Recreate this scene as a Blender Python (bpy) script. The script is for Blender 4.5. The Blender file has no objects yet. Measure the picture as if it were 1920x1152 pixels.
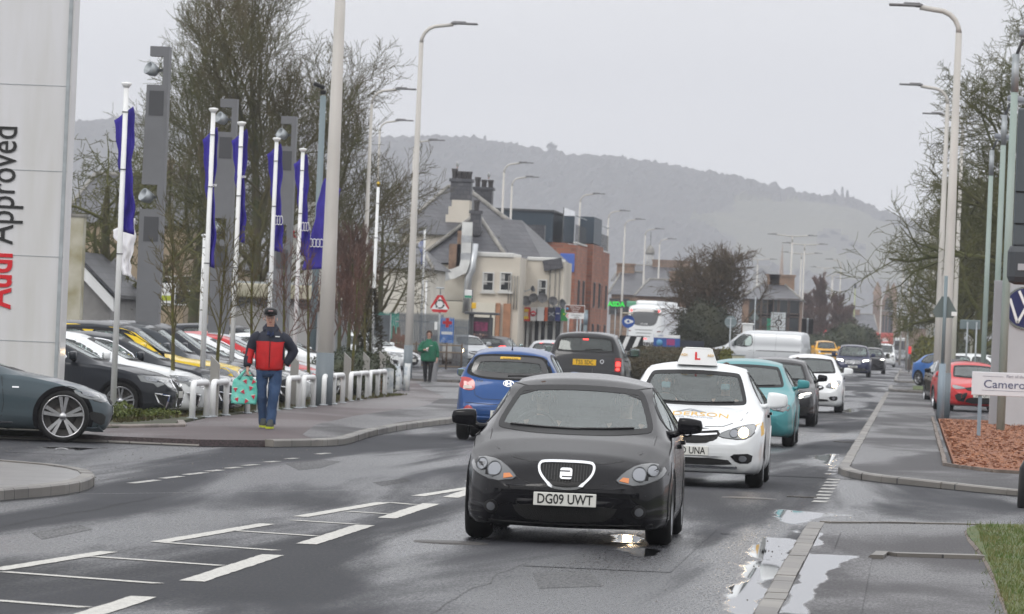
import bpy, bmesh, math, random
from mathutils import Vector, Matrix, noise
from mathutils.bvhtree import BVHTree
from mathutils.geometry import delaunay_2d_cdt
R = math.radians
random.seed(7)
S = bpy.context.scene
COL = S.collection

# ---------------------------------------------------------------- camera (road runs along +Y, metres)
FPX, CAM_H, ROLL, YAW, PITCH = 10000.0, 1.75, 0.042, math.atan2(.0753, .99716), 44.6/10000
cr, sr = math.cos(ROLL), math.sin(ROLL)
ca, sa = math.cos(YAW), math.sin(YAW)
cp, sp = math.cos(PITCH), math.sin(PITCH)
fwd = Vector((-sa*cp, ca*cp, sp)); rgt = Vector((ca, sa, 0)); upv = rgt.cross(fwd)
ri = rgt*cr + upv*sr; ui = upv*cr - rgt*sr
cam_d = bpy.data.cameras.new('camera'); cam = bpy.data.objects.new('camera', cam_d); COL.objects.link(cam)
cam.matrix_world = Matrix(((ri.x, ui.x, -fwd.x, 0), (ri.y, ui.y, -fwd.y, 0), (ri.z, ui.z, -fwd.z, CAM_H), (0, 0, 0, 1)))
cam_d.sensor_width = 36; cam_d.lens = 36*FPX/1920; cam_d.clip_end = 20000; cam_d.clip_start = .5
cam_d.dof.use_dof = True; cam_d.dof.focus_distance = 50; cam_d.dof.aperture_fstop = 11
S.camera = cam

def _uv(px, py):
    du, dv = px-960, 576-py
    return du*cr-dv*sr, du*sr+dv*cr+44.6
def _road(X, Y): return X*ca-Y*sa, X*sa+Y*ca
def gnd(px, py, z=0.0):
    u, v = _uv(px, py); Y = FPX*(CAM_H-z)/-v
    return _road(u*Y/FPX, Y)
def at(px, py, d):
    u, v = _uv(px, py); x, y = _road(u*d/FPX, d)
    return Vector((x, y, CAM_H+v*d/FPX))
def gxy(px, py, d):
    p = at(px, py, d); return p.x, p.y

# ---------------------------------------------------------------- sky, sun, exposure
W = bpy.data.worlds.new('World'); S.world = W; W.use_nodes = True
nt = W.node_tree; nt.nodes.clear(); N = nt.nodes.new; Lk = nt.links.new
sky = N('ShaderNodeTexSky'); sky.sky_type = 'NISHITA'; sky.sun_disc = False
sky.sun_elevation = R(38); sky.sun_rotation = R(200); sky.air_density = 1.5; sky.dust_density = 6
hs = N('ShaderNodeHueSaturation'); hs.inputs['Saturation'].default_value = .25
scl = N('ShaderNodeVectorMath'); scl.operation = 'SCALE'; scl.inputs['Scale'].default_value = .08
tc = N('ShaderNodeTexCoord'); sx = N('ShaderNodeSeparateXYZ')
mr = N('ShaderNodeMapRange'); mr.inputs[1].default_value = 0; mr.inputs[2].default_value = 1; mr.inputs[3].default_value = 8.7; mr.inputs[4].default_value = 14
cl = N('ShaderNodeVectorMath'); cl.operation = 'SCALE'; cl.inputs[0].default_value = (.975, .98, 1.0)
nz = N('ShaderNodeTexNoise'); nz.inputs['Scale'].default_value = 3; nz.inputs['Detail'].default_value = 4
mp = N('ShaderNodeMapping'); mp.inputs['Scale'].default_value = (1.6, 1.6, 7)
m2 = N('ShaderNodeMapRange'); m2.inputs[1].default_value = .3; m2.inputs[2].default_value = .7; m2.inputs[3].default_value = .93; m2.inputs[4].default_value = 1.06
mu = N('ShaderNodeMath'); mu.operation = 'MULTIPLY'
mix = N('ShaderNodeMix'); mix.data_type = 'RGBA'; mix.inputs['Factor'].default_value = .9
bg = N('ShaderNodeBackground'); bg.inputs['Strength'].default_value = .1; out = N('ShaderNodeOutputWorld')
Lk(tc.outputs['Generated'], sx.inputs[0]); Lk(sx.outputs['Z'], mr.inputs[0]); Lk(tc.outputs['Generated'], mp.inputs[0]); Lk(mp.outputs[0], nz.inputs['Vector'])
Lk(nz.outputs['Fac'], m2.inputs[0]); Lk(mr.outputs[0], mu.inputs[0]); Lk(m2.outputs[0], mu.inputs[1]); Lk(mu.outputs[0], cl.inputs['Scale'])
Lk(sky.outputs[0], hs.inputs['Color']); Lk(hs.outputs[0], mix.inputs[6]); Lk(cl.outputs[0], mix.inputs[7])
Lk(mix.outputs[2], bg.inputs['Color']); Lk(bg.outputs[0], out.inputs[0])
sd = bpy.data.lights.new('sun', 'SUN'); sd.energy = .6; sd.angle = R(20); sd.color = (1, .97, .93)
sun = bpy.data.objects.new('sun', sd); COL.objects.link(sun); sun.rotation_euler = (R(52), 0, R(-20))
S.view_settings.view_transform = 'Standard'; S.view_settings.look = 'None'; S.view_settings.exposure = .36
S.render.engine = 'CYCLES'; S.cycles.max_bounces = 7; S.cycles.transparent_max_bounces = 24; S.cycles.caustics_reflective = False
S.cycles.volume_bounces = 0; S.cycles.use_denoising = True; S.cycles.volume_max_steps = 64; S.cycles.volume_step_rate = 10

# ---------------------------------------------------------------- materials
MATS = {}
def mat(name, col, rough=.6, metal=0, coat=0, var=0, scale=3, bump=0, bscale=40, col2=None, emit=0, spec=.5, stretch=None, detail=5, streak=0, tex='n', alpha=None):
    if name in MATS: return MATS[name]
    m = bpy.data.materials.new(name); m.use_nodes = True; MATS[name] = m
    t = m.node_tree; b = t.nodes['Principled BSDF']; I = b.inputs
    I['Base Color'].default_value = (*col, 1); I['Roughness'].default_value = rough; I['Metallic'].default_value = metal
    I['Specular IOR Level'].default_value = spec
    if coat: I['Coat Weight'].default_value = coat; I['Coat Roughness'].default_value = .04
    if emit: I['Emission Color'].default_value = (*(col2 or col), 1); I['Emission Strength'].default_value = emit; col2 = None
    if var or bump or col2:
        tcn = t.nodes.new('ShaderNodeTexCoord'); mpn = t.nodes.new('ShaderNodeMapping'); t.links.new(tcn.outputs['Object'], mpn.inputs[0])
        if stretch: mpn.inputs['Scale'].default_value = stretch
    if var or col2:
        n = t.nodes.new('ShaderNodeTexNoise'); n.inputs['Scale'].default_value = scale; n.inputs['Detail'].default_value = detail
        t.links.new(mpn.outputs[0], n.inputs['Vector'])
        c = t.nodes.new('ShaderNodeMix'); c.data_type = 'RGBA'
        c2 = col2 or tuple(max(0, v*(1-var)) for v in col); c1 = col if col2 else tuple(min(1, v*(1+var)) for v in col)
        c.inputs[6].default_value = (*c1, 1); c.inputs[7].default_value = (*c2, 1)
        r = t.nodes.new('ShaderNodeMapRange'); r.inputs[1].default_value = .35; r.inputs[2].default_value = .65
        t.links.new(n.outputs['Fac'], r.inputs[0]); t.links.new(r.outputs[0], c.inputs[0]); t.links.new(c.outputs[2], I['Base Color'])
    if bump:
        n = t.nodes.new('ShaderNodeTexNoise'); n.inputs['Scale'].default_value = bscale; n.inputs['Detail'].default_value = 3
        t.links.new(mpn.outputs[0], n.inputs['Vector'])
        bp = t.nodes.new('ShaderNodeBump'); bp.inputs['Strength'].default_value = bump; bp.inputs['Distance'].default_value = .02
        t.links.new(n.outputs['Fac'], bp.inputs['Height']); t.links.new(bp.outputs[0], I['Normal'])
    return m

def paint(name, col, metal=0, rough=.35, dirt=.35, coat=.6):
    """car paint: clear coat, a film of road spray low down and fine rain beading"""
    if name in MATS: return MATS[name]
    m = mat(name, col, rough, metal, coat=coat, spec=.08)
    t = m.node_tree; I = t.nodes['Principled BSDF'].inputs; L = t.links.new; n_ = t.nodes.new
    tcn = n_('ShaderNodeTexCoord'); sp_ = n_('ShaderNodeSeparateXYZ'); L(tcn.outputs['Object'], sp_.inputs[0])
    a = n_('ShaderNodeTexNoise'); a.inputs['Scale'].default_value = 6; a.inputs['Detail'].default_value = 6; L(tcn.outputs['Object'], a.inputs['Vector'])
    r = n_('ShaderNodeMapRange'); r.inputs[1].default_value = .75; r.inputs[2].default_value = .2; L(sp_.outputs['Z'], r.inputs[0])
    k = n_('ShaderNodeMath'); k.operation = 'MULTIPLY'; L(r.outputs[0], k.inputs[0]); L(a.outputs['Fac'], k.inputs[1])
    k2 = n_('ShaderNodeMath'); k2.operation = 'MULTIPLY'; k2.inputs[1].default_value = dirt; L(k.outputs[0], k2.inputs[0])
    c = n_('ShaderNodeMix'); c.data_type = 'RGBA'; c.inputs[6].default_value = (*col, 1); c.inputs[7].default_value = (.09, .085, .08, 1)
    L(k2.outputs[0], c.inputs[0])
    g = n_('ShaderNodeNewGeometry'); ms = n_('ShaderNodeMixShader'); df = n_('ShaderNodeBsdfDiffuse'); df.inputs[0].default_value = (.012, .012, .013, 1); L(c.outputs[2], I['Base Color'])
    L(g.outputs['Backfacing'], ms.inputs[0]); L(t.nodes['Principled BSDF'].outputs[0], ms.inputs[1]); L(df.outputs[0], ms.inputs[2]); L(ms.outputs[0], t.nodes['Material Output'].inputs[0])
    rr = n_('ShaderNodeMapRange'); rr.inputs[3].default_value = .02; rr.inputs[4].default_value = .3; L(k2.outputs[0], rr.inputs[0]); L(rr.outputs[0], I['Coat Roughness'])
    v = n_('ShaderNodeTexVoronoi'); v.inputs['Scale'].default_value = 70; L(tcn.outputs['Object'], v.inputs['Vector'])
    vr = n_('ShaderNodeMapRange'); vr.inputs[1].default_value = .0; vr.inputs[2].default_value = .35; vr.inputs[3].default_value = 1; vr.inputs[4].default_value = 0; L(v.outputs['Distance'], vr.inputs[0])
    bp = n_('ShaderNodeBump'); bp.inputs['Strength'].default_value = .06; bp.inputs['Distance'].default_value = .003
    L(vr.outputs[0], bp.inputs['Height']); L(bp.outputs[0], I['Normal']); L(bp.outputs[0], I['Coat Normal'])
    return m

def glass(name, tint=(.88, .97, .94), ior=1.66, rough=.02):
    if name in MATS: return MATS[name]
    m = bpy.data.materials.new(name); m.use_nodes = True; MATS[name] = m
    t = m.node_tree; t.nodes.clear(); n_ = t.nodes.new; L = t.links.new
    tr = n_('ShaderNodeBsdfTransparent'); tr.inputs[0].default_value = (*tint, 1)
    gl = n_('ShaderNodeBsdfGlossy'); gl.inputs['Roughness'].default_value = rough; gl.inputs[0].default_value = (.93, .98, .97, 1)
    df = n_('ShaderNodeBsdfDiffuse'); df.inputs[0].default_value = (.35, .42, .42, 1)
    fr = n_('ShaderNodeFresnel'); fr.inputs[0].default_value = ior
    mx = n_('ShaderNodeMixShader'); L(fr.outputs[0], mx.inputs[0])
    md = n_('ShaderNodeMixShader')
    tcn = n_('ShaderNodeTexCoord'); v = n_('ShaderNodeTexNoise'); v.inputs['Scale'].default_value = 3; v.inputs['Detail'].default_value = 4; L(tcn.outputs['Object'], v.inputs['Vector'])
    mr_ = n_('ShaderNodeMapRange'); mr_.inputs[1].default_value = .3; mr_.inputs[2].default_value = .75; mr_.inputs[3].default_value = .02; mr_.inputs[4].default_value = .09; L(v.outputs['Fac'], mr_.inputs[0])
    L(mr_.outputs[0], md.inputs[0]); L(tr.outputs[0], md.inputs[1]); L(df.outputs[0], md.inputs[2])
    L(md.outputs[0], mx.inputs[1]); L(gl.outputs[0], mx.inputs[2])
    o = n_('ShaderNodeOutputMaterial'); L(mx.outputs[0], o.inputs[0])
    return m

def bricks(name, c1, c2, mortar, scale=1, bw=.225, bh=.075, rough=.85, ms=.01, vertical_axis='Z', bumpk=.3):
    if name in MATS: return MATS[name]
    m = mat(name, c1, rough); t = m.node_tree; n_ = t.nodes.new; L = t.links.new
    tcn = n_('ShaderNodeTexCoord'); s_ = n_('ShaderNodeSeparateXYZ'); L(tcn.outputs['Object'], s_.inputs[0])
    ad = n_('ShaderNodeMath'); L(s_.outputs['X'], ad.inputs[0]); L(s_.outputs['Y'], ad.inputs[1])
    cb = n_('ShaderNodeCombineXYZ'); L(ad.outputs[0], cb.inputs['X']); L(s_.outputs['Z'], cb.inputs['Y'])
    if vertical_axis == 'Y': L(s_.outputs['X'], cb.inputs['X']); L(s_.outputs['Y'], cb.inputs['Y'])
    b = n_('ShaderNodeTexBrick'); L(cb.outputs[0], b.inputs['Vector']); b.inputs['Color1'].default_value = (*c1, 1); b.inputs['Color2'].default_value = (*c2, 1); b.inputs['Mortar'].default_value = (*mortar, 1)
    b.inputs['Scale'].default_value = scale; b.inputs['Brick Width'].default_value = bw; b.inputs['Row Height'].default_value = bh; b.inputs['Mortar Size'].default_value = ms
    a = n_('ShaderNodeTexNoise'); a.inputs['Scale'].default_value = .7; a.inputs['Detail'].default_value = 8; L(tcn.outputs['Object'], a.inputs['Vector'])
    r = n_('ShaderNodeMapRange'); r.inputs[1].default_value = .3; r.inputs[2].default_value = .7; r.inputs[3].default_value = .7; r.inputs[4].default_value = 1.2; L(a.outputs['Fac'], r.inputs[0])
    q = n_('ShaderNodeVectorMath'); q.operation = 'SCALE'; L(b.outputs['Color'], q.inputs[0]); L(r.outputs[0], q.inputs['Scale']); L(q.outputs[0], t.nodes['Principled BSDF'].inputs['Base Color'])
    bp = n_('ShaderNodeBump'); bp.inputs['Strength'].default_value = bumpk; bp.inputs['Distance'].default_value = .02; L(b.outputs['Fac'], bp.inputs['Height']); bp.invert = True; L(bp.outputs[0], t.nodes['Principled BSDF'].inputs['Normal'])
    return m

# ---------------------------------------------------------------- objects
def tag(o, label=None, cat=None, group=None, kind=None):
    if label: o['label'] = label
    if cat: o['category'] = cat
    if group: o['group'] = group
    if kind: o['kind'] = kind
    return o
def link(name, data, parent=None):
    o = bpy.data.objects.new(name, data); COL.objects.link(o)
    if parent: o.parent = parent
    return o
def empty(name, loc=(0, 0, 0), rz=0, label=None, cat=None, group=None):
    o = link(name, None); o.location = loc; o.rotation_euler.z = rz; o.empty_display_size = .2
    return tag(o, label, cat, group)
def kids(o): return [c for c in bpy.data.objects if c.parent is o]
def copy_tree(o, parent=None):
    c = o.copy(); COL.objects.link(c); c.parent = parent
    for ch in kids(o): copy_tree(ch, c)
    return c

class MB:
    """collects shapes, links them as one mesh object"""
    def __init__(s): s.v = []; s.f = []; s.sm = []; s.mi = []; s.cur = 0
    def add(s, vs, fs, smooth=False):
        b = len(s.v); s.v += [tuple(v) for v in vs]; s.f += [tuple(i+b for i in f) for f in fs]
        s.sm += [smooth]*len(fs); s.mi += [s.cur]*len(fs); return s
    def box(s, c, d, rz=0, bev=0, tilt=None):
        x, y, z = d[0]/2, d[1]/2, d[2]/2; M = Matrix.Rotation(rz, 3, 'Z')
        if tilt: M = M @ Matrix.Rotation(tilt[0], 3, tilt[1])
        if bev <= 0:
            vs = [(i*x, j*y, k*z) for k in (-1, 1) for j in (-1, 1) for i in (-1, 1)]
            fs = [(0, 2, 3, 1), (4, 5, 7, 6), (0, 1, 5, 4), (2, 6, 7, 3), (0, 4, 6, 2), (1, 3, 7, 5)]
        else:
            bm = bmesh.new(); bmesh.ops.create_cube(bm, size=1)
            for v in bm.verts: v.co = Vector((v.co.x*2*x, v.co.y*2*y, v.co.z*2*z))
            bmesh.ops.bevel(bm, geom=bm.edges[:], offset=min(bev, x*.95, y*.95, z*.95), segments=2, affect='EDGES', profile=.5)
            bm.verts.index_update(); vs = [v.co.copy() for v in bm.verts]; fs = [[v.index for v in f.verts] for f in bm.faces]; bm.free()
        vs = [M @ Vector(v)+Vector(c) for v in vs]; return s.add(vs, fs)
    def tube(s, pts, r, n=8, cap=True, smooth=True):
        pts = [Vector(p) for p in pts]; rs = r if isinstance(r, (list, tuple)) else [r]*len(pts)
        vs = []; fs = []; prev = None
        for i, p in enumerate(pts):
            t = (pts[min(i+1, len(pts)-1)]-pts[max(i-1, 0)])
            t = t.normalized() if t.length > 1e-9 else Vector((0, 0, 1))
            a = prev if prev is not None else (Vector((1, 0, 0)) if abs(t.x) < .9 else Vector((0, 1, 0)))
            a = (a-t*a.dot(t)).normalized(); b = t.cross(a); prev = a
            for k in range(n):
                q = 2*math.pi*k/n+math.pi/n; vs.append(p+(a*math.cos(q)+b*math.sin(q))*rs[i])
        for i in range(len(pts)-1):
            for k in range(n): fs.append((i*n+k, i*n+(k+1) % n, (i+1)*n+(k+1) % n, (i+1)*n+k))
        s.add(vs, fs, smooth)
        if cap:
            b = len(s.v)-len(vs)
            s.f += [tuple(b+k for k in reversed(range(n))), tuple(b+(len(pts)-1)*n+k for k in range(n))]; s.sm += [False]*2; s.mi += [s.cur]*2
        return s
    def lathe(s, prof, n=24, M=None, smooth=True, close=False):
        """prof: (radius, height) list, axis z, M places it"""
        M = M or Matrix(); vs = []; fs = []; k = len(prof)
        for i in range(n):
            q = 2*math.pi*i/n
            for (r, h) in prof: vs.append(M @ Vector((r*math.cos(q), r*math.sin(q), h)))
        for i in range(n):
            j = (i+1) % n
            for a in range(k-1): fs.append((i*k+a, j*k+a, j*k+a+1, i*k+a+1))
            if close: fs.append((i*k+k-1, j*k+k-1, j*k, i*k))
        return s.add(vs, fs, smooth)
    def prism(s, poly, z0, z1, M=None):
        """poly in local XY, extruded along local z"""
        M = M or Matrix(); n = len(poly)
        ar = sum(poly[i][0]*poly[(i+1) % n][1]-poly[(i+1) % n][0]*poly[i][1] for i in range(n))
        if ar < 0: poly = poly[::-1]
        vs = [M @ Vector((x, y, z0)) for x, y in poly]+[M @ Vector((x, y, z1)) for x, y in poly]
        fs = [tuple(reversed(range(n))), tuple(range(n, 2*n))]+[(i, (i+1) % n, n+(i+1) % n, n+i) for i in range(n)]
        return s.add(vs, fs)
    def build(s, name, m, parent=None):
        me = bpy.data.meshes.new(name); me.from_pydata(s.v, [], s.f)
        me.polygons.foreach_set('use_smooth', s.sm)
        for x in (m if isinstance(m, (list, tuple)) else [m]): me.materials.append(x)
        if isinstance(m, (list, tuple)): me.polygons.foreach_set('material_index', s.mi)
        me.update(); return link(name, me, parent)

FX = Matrix.Rotation(R(90), 4, 'X')      # local xy plane -> world xz plane, z -> -y (towards the camera)
def face(x, y, z, rz=0): return Matrix.Translation((x, y, z)) @ Matrix.Rotation(rz, 4, 'Z') @ FX
def text(s, size, M, m, parent=None, name='lettering', ext=.004, sx=1.0, align='CENTER', bold=0, label=None, shear=0):
    cu = bpy.data.curves.new('t', 'FONT'); cu.body = s; cu.size = size; cu.align_x = align; cu.align_y = 'CENTER'; cu.extrude = ext; cu.offset = bold; cu.resolution_u = 3; cu.shear = shear
    o = bpy.data.objects.new('t', cu); COL.objects.link(o)
    me = bpy.data.meshes.new_from_object(o.evaluated_get(bpy.context.evaluated_depsgraph_get())); bpy.data.objects.remove(o)
    me.transform(M @ Matrix.Diagonal((sx, 1, 1, 1))); me.materials.clear(); me.materials.append(m); me.name = name
    o = link(name, me, parent)
    if label: o['label'] = label
    return o
def circ(cx, cy, r, n=24, a0=0, a1=360, ry=None):
    return [(cx+r*math.cos(R(a0+(a1-a0)*i/(n if a1-a0 >= 360 else n-1))), cy+(ry or r)*math.sin(R(a0+(a1-a0)*i/(n if a1-a0 >= 360 else n-1)))) for i in range(n)]
def rnd(poly, k=2):
    for _ in range(k):
        q = []
        for i, a in enumerate(poly):
            b = poly[(i+1) % len(poly)]
            q += [(a[0]*.78+b[0]*.22, a[1]*.78+b[1]*.22), (a[0]*.22+b[0]*.78, a[1]*.22+b[1]*.78)]
        poly = q
    return poly
def rrect(cx, cy, w, h, r=.03, n=4):
    o = []
    for sx_, sy_, a in ((1, 1, 0), (-1, 1, 90), (-1, -1, 180), (1, -1, 270)):
        for i in range(n+1):
            q = R(a+90*i/n); o.append((cx+sx_*(w/2-r)+r*math.cos(q), cy+sy_*(h/2-r)+r*math.sin(q)))
    return o
def ringmb(mb, outer, inner, z0, z1, M=None):
    M = M or Matrix(); n = len(outer)
    vs = [M @ Vector((*p, z)) for z in (z0, z1) for q in (outer, inner) for p in q]
    fs = []
    for i in range(n):
        j = (i+1) % n
        fs += [(2*n+i, 2*n+j, 3*n+j, 3*n+i), (i, j, 2*n+j, 2*n+i), (n+j, n+i, 3*n+i, 3*n+j), (j, i, n+i, n+j)]
    return mb.add(vs, fs)

M_white = mat('white_paint', (.78, .79, .79), .4, var=.06, scale=2)
M_black = mat('black_plastic', (.006, .006, .0065), .4, spec=.3)
M_rubber = mat('rubber', (.008, .008, .008), .75, bump=.2, bscale=90, spec=.3)
M_chrome = mat('chrome', (.75, .76, .78), .12, metal=1)
M_alloy = mat('alloy', (.42, .43, .45), .3, metal=.9, var=.2, scale=8)
M_galv = mat('galvanised_steel', (.36, .39, .41), .5, metal=.35, var=.15, scale=4, bump=.05)
M_dgrey = mat('dark_grey_metal', (.06, .065, .07), .5)
M_red = mat('sign_red', (.55, .015, .02), .4)
M_blue = mat('sign_blue', (.01, .07, .33), .4)
M_plateW = mat('plate_white', (.68, .68, .64), .35); M_plateY = mat('plate_yellow', (.8, .48, .02), .35)
M_ink = mat('ink_black', (.01, .01, .01), .5)
M_glass = glass('car_glass'); M_glassd = glass('privacy_glass', (.09, .1, .1), 1.6)
M_redlens = mat('red_lens', (.42, .01, .01), .15, coat=1); M_brake = mat('lit_brake_lamp', (.5, .01, .01), .3, col2=(1, .05, .04), emit=2.5)
M_lamp = mat('headlamp_lens', (.17, .18, .185), .2, metal=.3, coat=1); M_lampin = mat('headlamp_bowl', (.20, .21, .23), .3, metal=.8, coat=1)
M_amber = mat('amber_lens', (.55, .16, .02), .2, coat=1)
M_lit = mat('lit_headlamp', (1, .9, .75), .3, emit=30, col2=(1, .70, .36)); M_litw = mat('lit_running_lamp', (1, .95, .88), .3, emit=6, col2=(1, .96, .85))
M_trim = mat('gloss_black', (.01, .01, .011), .15, coat=1)
M_int = mat('car_interior', (.016, .017, .018), .85, spec=.2)
import numpy as np
M_frit = mat('window_rubber', (.008, .008, .009), .5, spec=.25)
# ---------------------------------------------------------------- cars
def lerp(keys, x):
    return float(np.interp(x, [k[0] for k in keys], [k[1] for k in keys]))
def slerp(keys, x, g=.035):
    return (lerp(keys, x-g)+lerp(keys, x+g)+lerp(keys, x-g*.4)*1.5+lerp(keys, x+g*.4)*1.5)/5
def inpoly(px, py, poly):
    ins = np.zeros(px.shape, bool); n = len(poly)
    for i in range(n):
        x1, y1 = poly[i]; x2, y2 = poly[(i+1) % n]
        if y1 == y2: continue
        c = ((y1 > py) != (y2 > py)) & (px < (x2-x1)*(py-y1)/(y2-y1)+x1); ins ^= c
    return ins
def mir(half):
    """right half outline, from bottom centre-ish to top: mirrored into a closed polygon"""
    return half+[(-x, z) for x, z in reversed(half) if abs(x) > 1e-6]

class Car:
    def __init__(s, root, sp):
        s.root = root; s.sp = sp; s.L = sp['L']; s.W = sp['W']; s.cuts = []
        s.surface()
    def surface(s):
        sp, L, hwm = s.sp, s.L, s.W/2
        g = sp.get('gc', .17)
        plan = sp.get('plan') or [(0, .60), (.04, .76), (.12, .865), (.3, .95), (.7, 1), (L-.8, 1), (L-.35, .965), (L-.12, .9), (L-.03, .8), (L, .68)]
        bot = sp.get('bot') or [(0, .40), (.03, .27), (.1, g+.02), (.5, g), (L-.6, g), (L-.15, g+.06), (L-.04, g+.16), (L, .45)]
        top, belt, wr = sp['top'], sp['belt'], sp['wr']; drop = sp.get('drop', [(0, .05), (1.2, .05), (2.1, .075), (L, .07)])
        ns = sp.get('ns', 130); ni = ns//13; tum = sp.get('tum', .955)
        ys = []
        for i in range(ns+1):
            u = i/ns; ys.append(L*(.45*u+.55*(.5-.5*math.cos(math.pi*u))))
        V = []; half = None
        nlow, nside, ngr, nroof = 4, 12, 9, 9
        for l in ys:
            hw = hwm*slerp(plan, l, .03); zt = slerp(top, l); zb = slerp(bot, l, .02)
            zt = max(zt, zb+.06); zk = min(slerp(belt, l, .05), zt-.03); zk = max(zk, zb+.03)
            xr = hw*slerp(wr, l, .06); dr = min(slerp(drop, l), (zt-zk)*.7+.012)
            hgt = zk-zb; P_ = [(0, zb)]
            for k in range(1, nlow): P_.append((hw*.86*k/(nlow-1), zb+.0))
            for k in range(nside+1):
                t = k/nside
                bul = .93+.07*min(1, t/.22)**.5 if t < .22 else 1-(1-tum)*((t-.22)/.78)**2.2
                # a light crease on the flank
                bul += .006*math.exp(-((t-.72)/.05)**2)-.007*math.exp(-((t-.36)/.12)**2)
                P_.append((hw*bul, zb+.015+(hgt-.015)*t))
            xb = P_[-1][0]; zr = zt-dr
            for k in range(1, ngr+1):
                t = k/ngr; w_ = xb+(xr-xb)*t; zz = zk+(zr-zk)*t
                out_ = sp.get('bow', .018)*math.sin(math.pi*t)*min(1, (zr-zk)/.3) if zr > zk else 0
                P_.append((w_+out_, zz))
            for k in range(1, nroof+1):
                t = k/nroof; x = xr*(1-t); P_.append((x, zt-dr*(1-t)**2.4))
            half = len(P_)
            V.append([(x, l-L/2, z) for x, z in P_]+[(-x, l-L/2, z) for x, z in reversed(P_[1:-1])])
        m = len(V[0]); verts = [p for r_ in V for p in r_]; faces = []
        for i in range(len(V)-1):
            for j in range(m): faces.append((i*m+j, i*m+(j+1) % m, (i+1)*m+(j+1) % m, (i+1)*m+j))
        for b, fl in ((0, False), ((len(V)-1)*m, True)):
            for j in range(half-1):
                q = [b+j, b+(m-j) % m, b+(m-j-1) % m, b+j+1]; q = list(dict.fromkeys(q))
                faces.append(tuple(reversed(q)) if fl else tuple(q))
        s.v, s.f = verts, faces
        s.va = np.array(verts)
        s.bvh = BVHTree.FromPolygons([Vector(v) for v in verts], faces)
        fa = [f if len(f) == 4 else (f[0], f[1], f[2], f[2]) for f in faces]; A = s.va[np.array(fa)]
        s.cen = A.mean(1); n_ = np.cross(A[:, 2]-A[:, 0], A[:, 3]-A[:, 1]+1e-9); s.nrm = n_/(np.linalg.norm(n_, axis=1, keepdims=True)+1e-12)
        s.keep = np.ones(len(faces), bool)
        # orientation of normals: outward
        mid = np.array([0, 0, .7]); 
        if ((s.cen-mid)*s.nrm).sum() < 0: s.f = [tuple(reversed(f)) for f in s.f]; s.nrm = -s.nrm
    def ray(s, view, a, b):
        a_, b_ = a, b
        if view == 'F': o, d = Vector((a, -9, b)), Vector((0, 1, 0))
        elif view == 'R': o, d = Vector((a, 9, b)), Vector((0, -1, 0))
        elif view == 'S': o, d = Vector((9, a-s.L/2, b)), Vector((-1, 0, 0))
        elif view == 'Z': o, d = Vector((-9, a-s.L/2, b)), Vector((1, 0, 0))
        else: o, d = Vector((a, b-s.L/2, 9)), Vector((0, 0, -1))
        h = s.bvh.ray_cast(o, d)
        if h[0] is None:
            t = {'F': Vector((a, -s.L/2, b)), 'R': Vector((a, s.L/2, b)), 'S': Vector((s.W/2, a-s.L/2, b)), 'Z': Vector((-s.W/2, a-s.L/2, b)), 'T': Vector((a, b-s.L/2, 1.2))}[view]
            h = s.bvh.find_nearest(t)
        p, n = h[0], h[1]
        if n.dot(d) > 0: n = -n
        return p, n
    def cut(s, view, poly):
        c, n = s.cen, s.nrm; P2 = poly
        if view == 'F': k = inpoly(c[:, 0], c[:, 2], P2) & (n[:, 1] < -.08) & (c[:, 1] < .2)
        elif view == 'R': k = inpoly(c[:, 0], c[:, 2], P2) & (n[:, 1] > .08) & (c[:, 1] > 0)
        elif view == 'S': k = inpoly(c[:, 1]+s.L/2, c[:, 2], P2) & (n[:, 0] > .25)
        else: k = inpoly(c[:, 1]+s.L/2, c[:, 2], P2) & (n[:, 0] < -.25)
        s.keep &= ~k
    def arch(s, l, zc, ra):
        c = s.cen; y = l-s.L/2
        s.keep &= ~((np.abs(c[:, 0]) > s.W*.27) & ((c[:, 1]-y)**2+(c[:, 2]-zc)**2 < (ra-.02)**2))
    def patch(s, name, view, poly, m, off=.004, res=.07, skirt=0, parent=None, label=None):
        n0 = len(poly); B = []
        for i in range(n0):
            a, b = Vector(poly[i]), Vector(poly[(i+1) % n0]); k = max(1, int((b-a).length/res))
            B += [a+(b-a)*j/k for j in range(k)]
        nb = len(B); xs = [p[0] for p in B]; zs = [p[1] for p in B]
        gx, gz = np.meshgrid(np.arange(min(xs)+res/2, max(xs), res), np.arange(min(zs)+res/2, max(zs), res)); gx, gz = gx.ravel(), gz.ravel()
        if len(gx):
            k = inpoly(gx, gz, [tuple(p) for p in B]); gx, gz = gx[k], gz[k]
        I = [Vector((float(x), float(z))) for x, z in zip(gx, gz)]
        r = delaunay_2d_cdt(B+I, [(i, (i+1) % nb) for i in range(nb)], [list(range(nb))], 1, 1e-5)
        V, F, ov = r[0], r[2], r[3]; o, nn = [], []
        for v in V:
            p, n = s.ray(view, v[0], v[1]); nn.append(n); o.append(p+n*off)
        fs = []
        for f in F:
            q = (o[f[1]]-o[f[0]]).cross(o[f[2]]-o[f[0]]); fs.append(tuple(f) if q.dot(nn[f[0]]) > 0 else tuple(reversed(f)))
        mb = MB(); mb.add(o, fs, True)
        if skirt:
            idx = {}
            for i, ol in enumerate(ov):
                for j in ol:
                    if j < nb: idx[j] = i
            lp = [idx[j] for j in range(nb) if j in idx]; n1 = len(lp)
            vs = [o[i] for i in lp]+[o[i]-nn[i]*skirt for i in lp]
            mb.add(vs, [(i, (i+1) % n1, n1+(i+1) % n1, n1+i) for i in range(n1)])
        ob = mb.build(name, m, parent or s.root)
        if label: ob['label'] = label
        return ob
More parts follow.
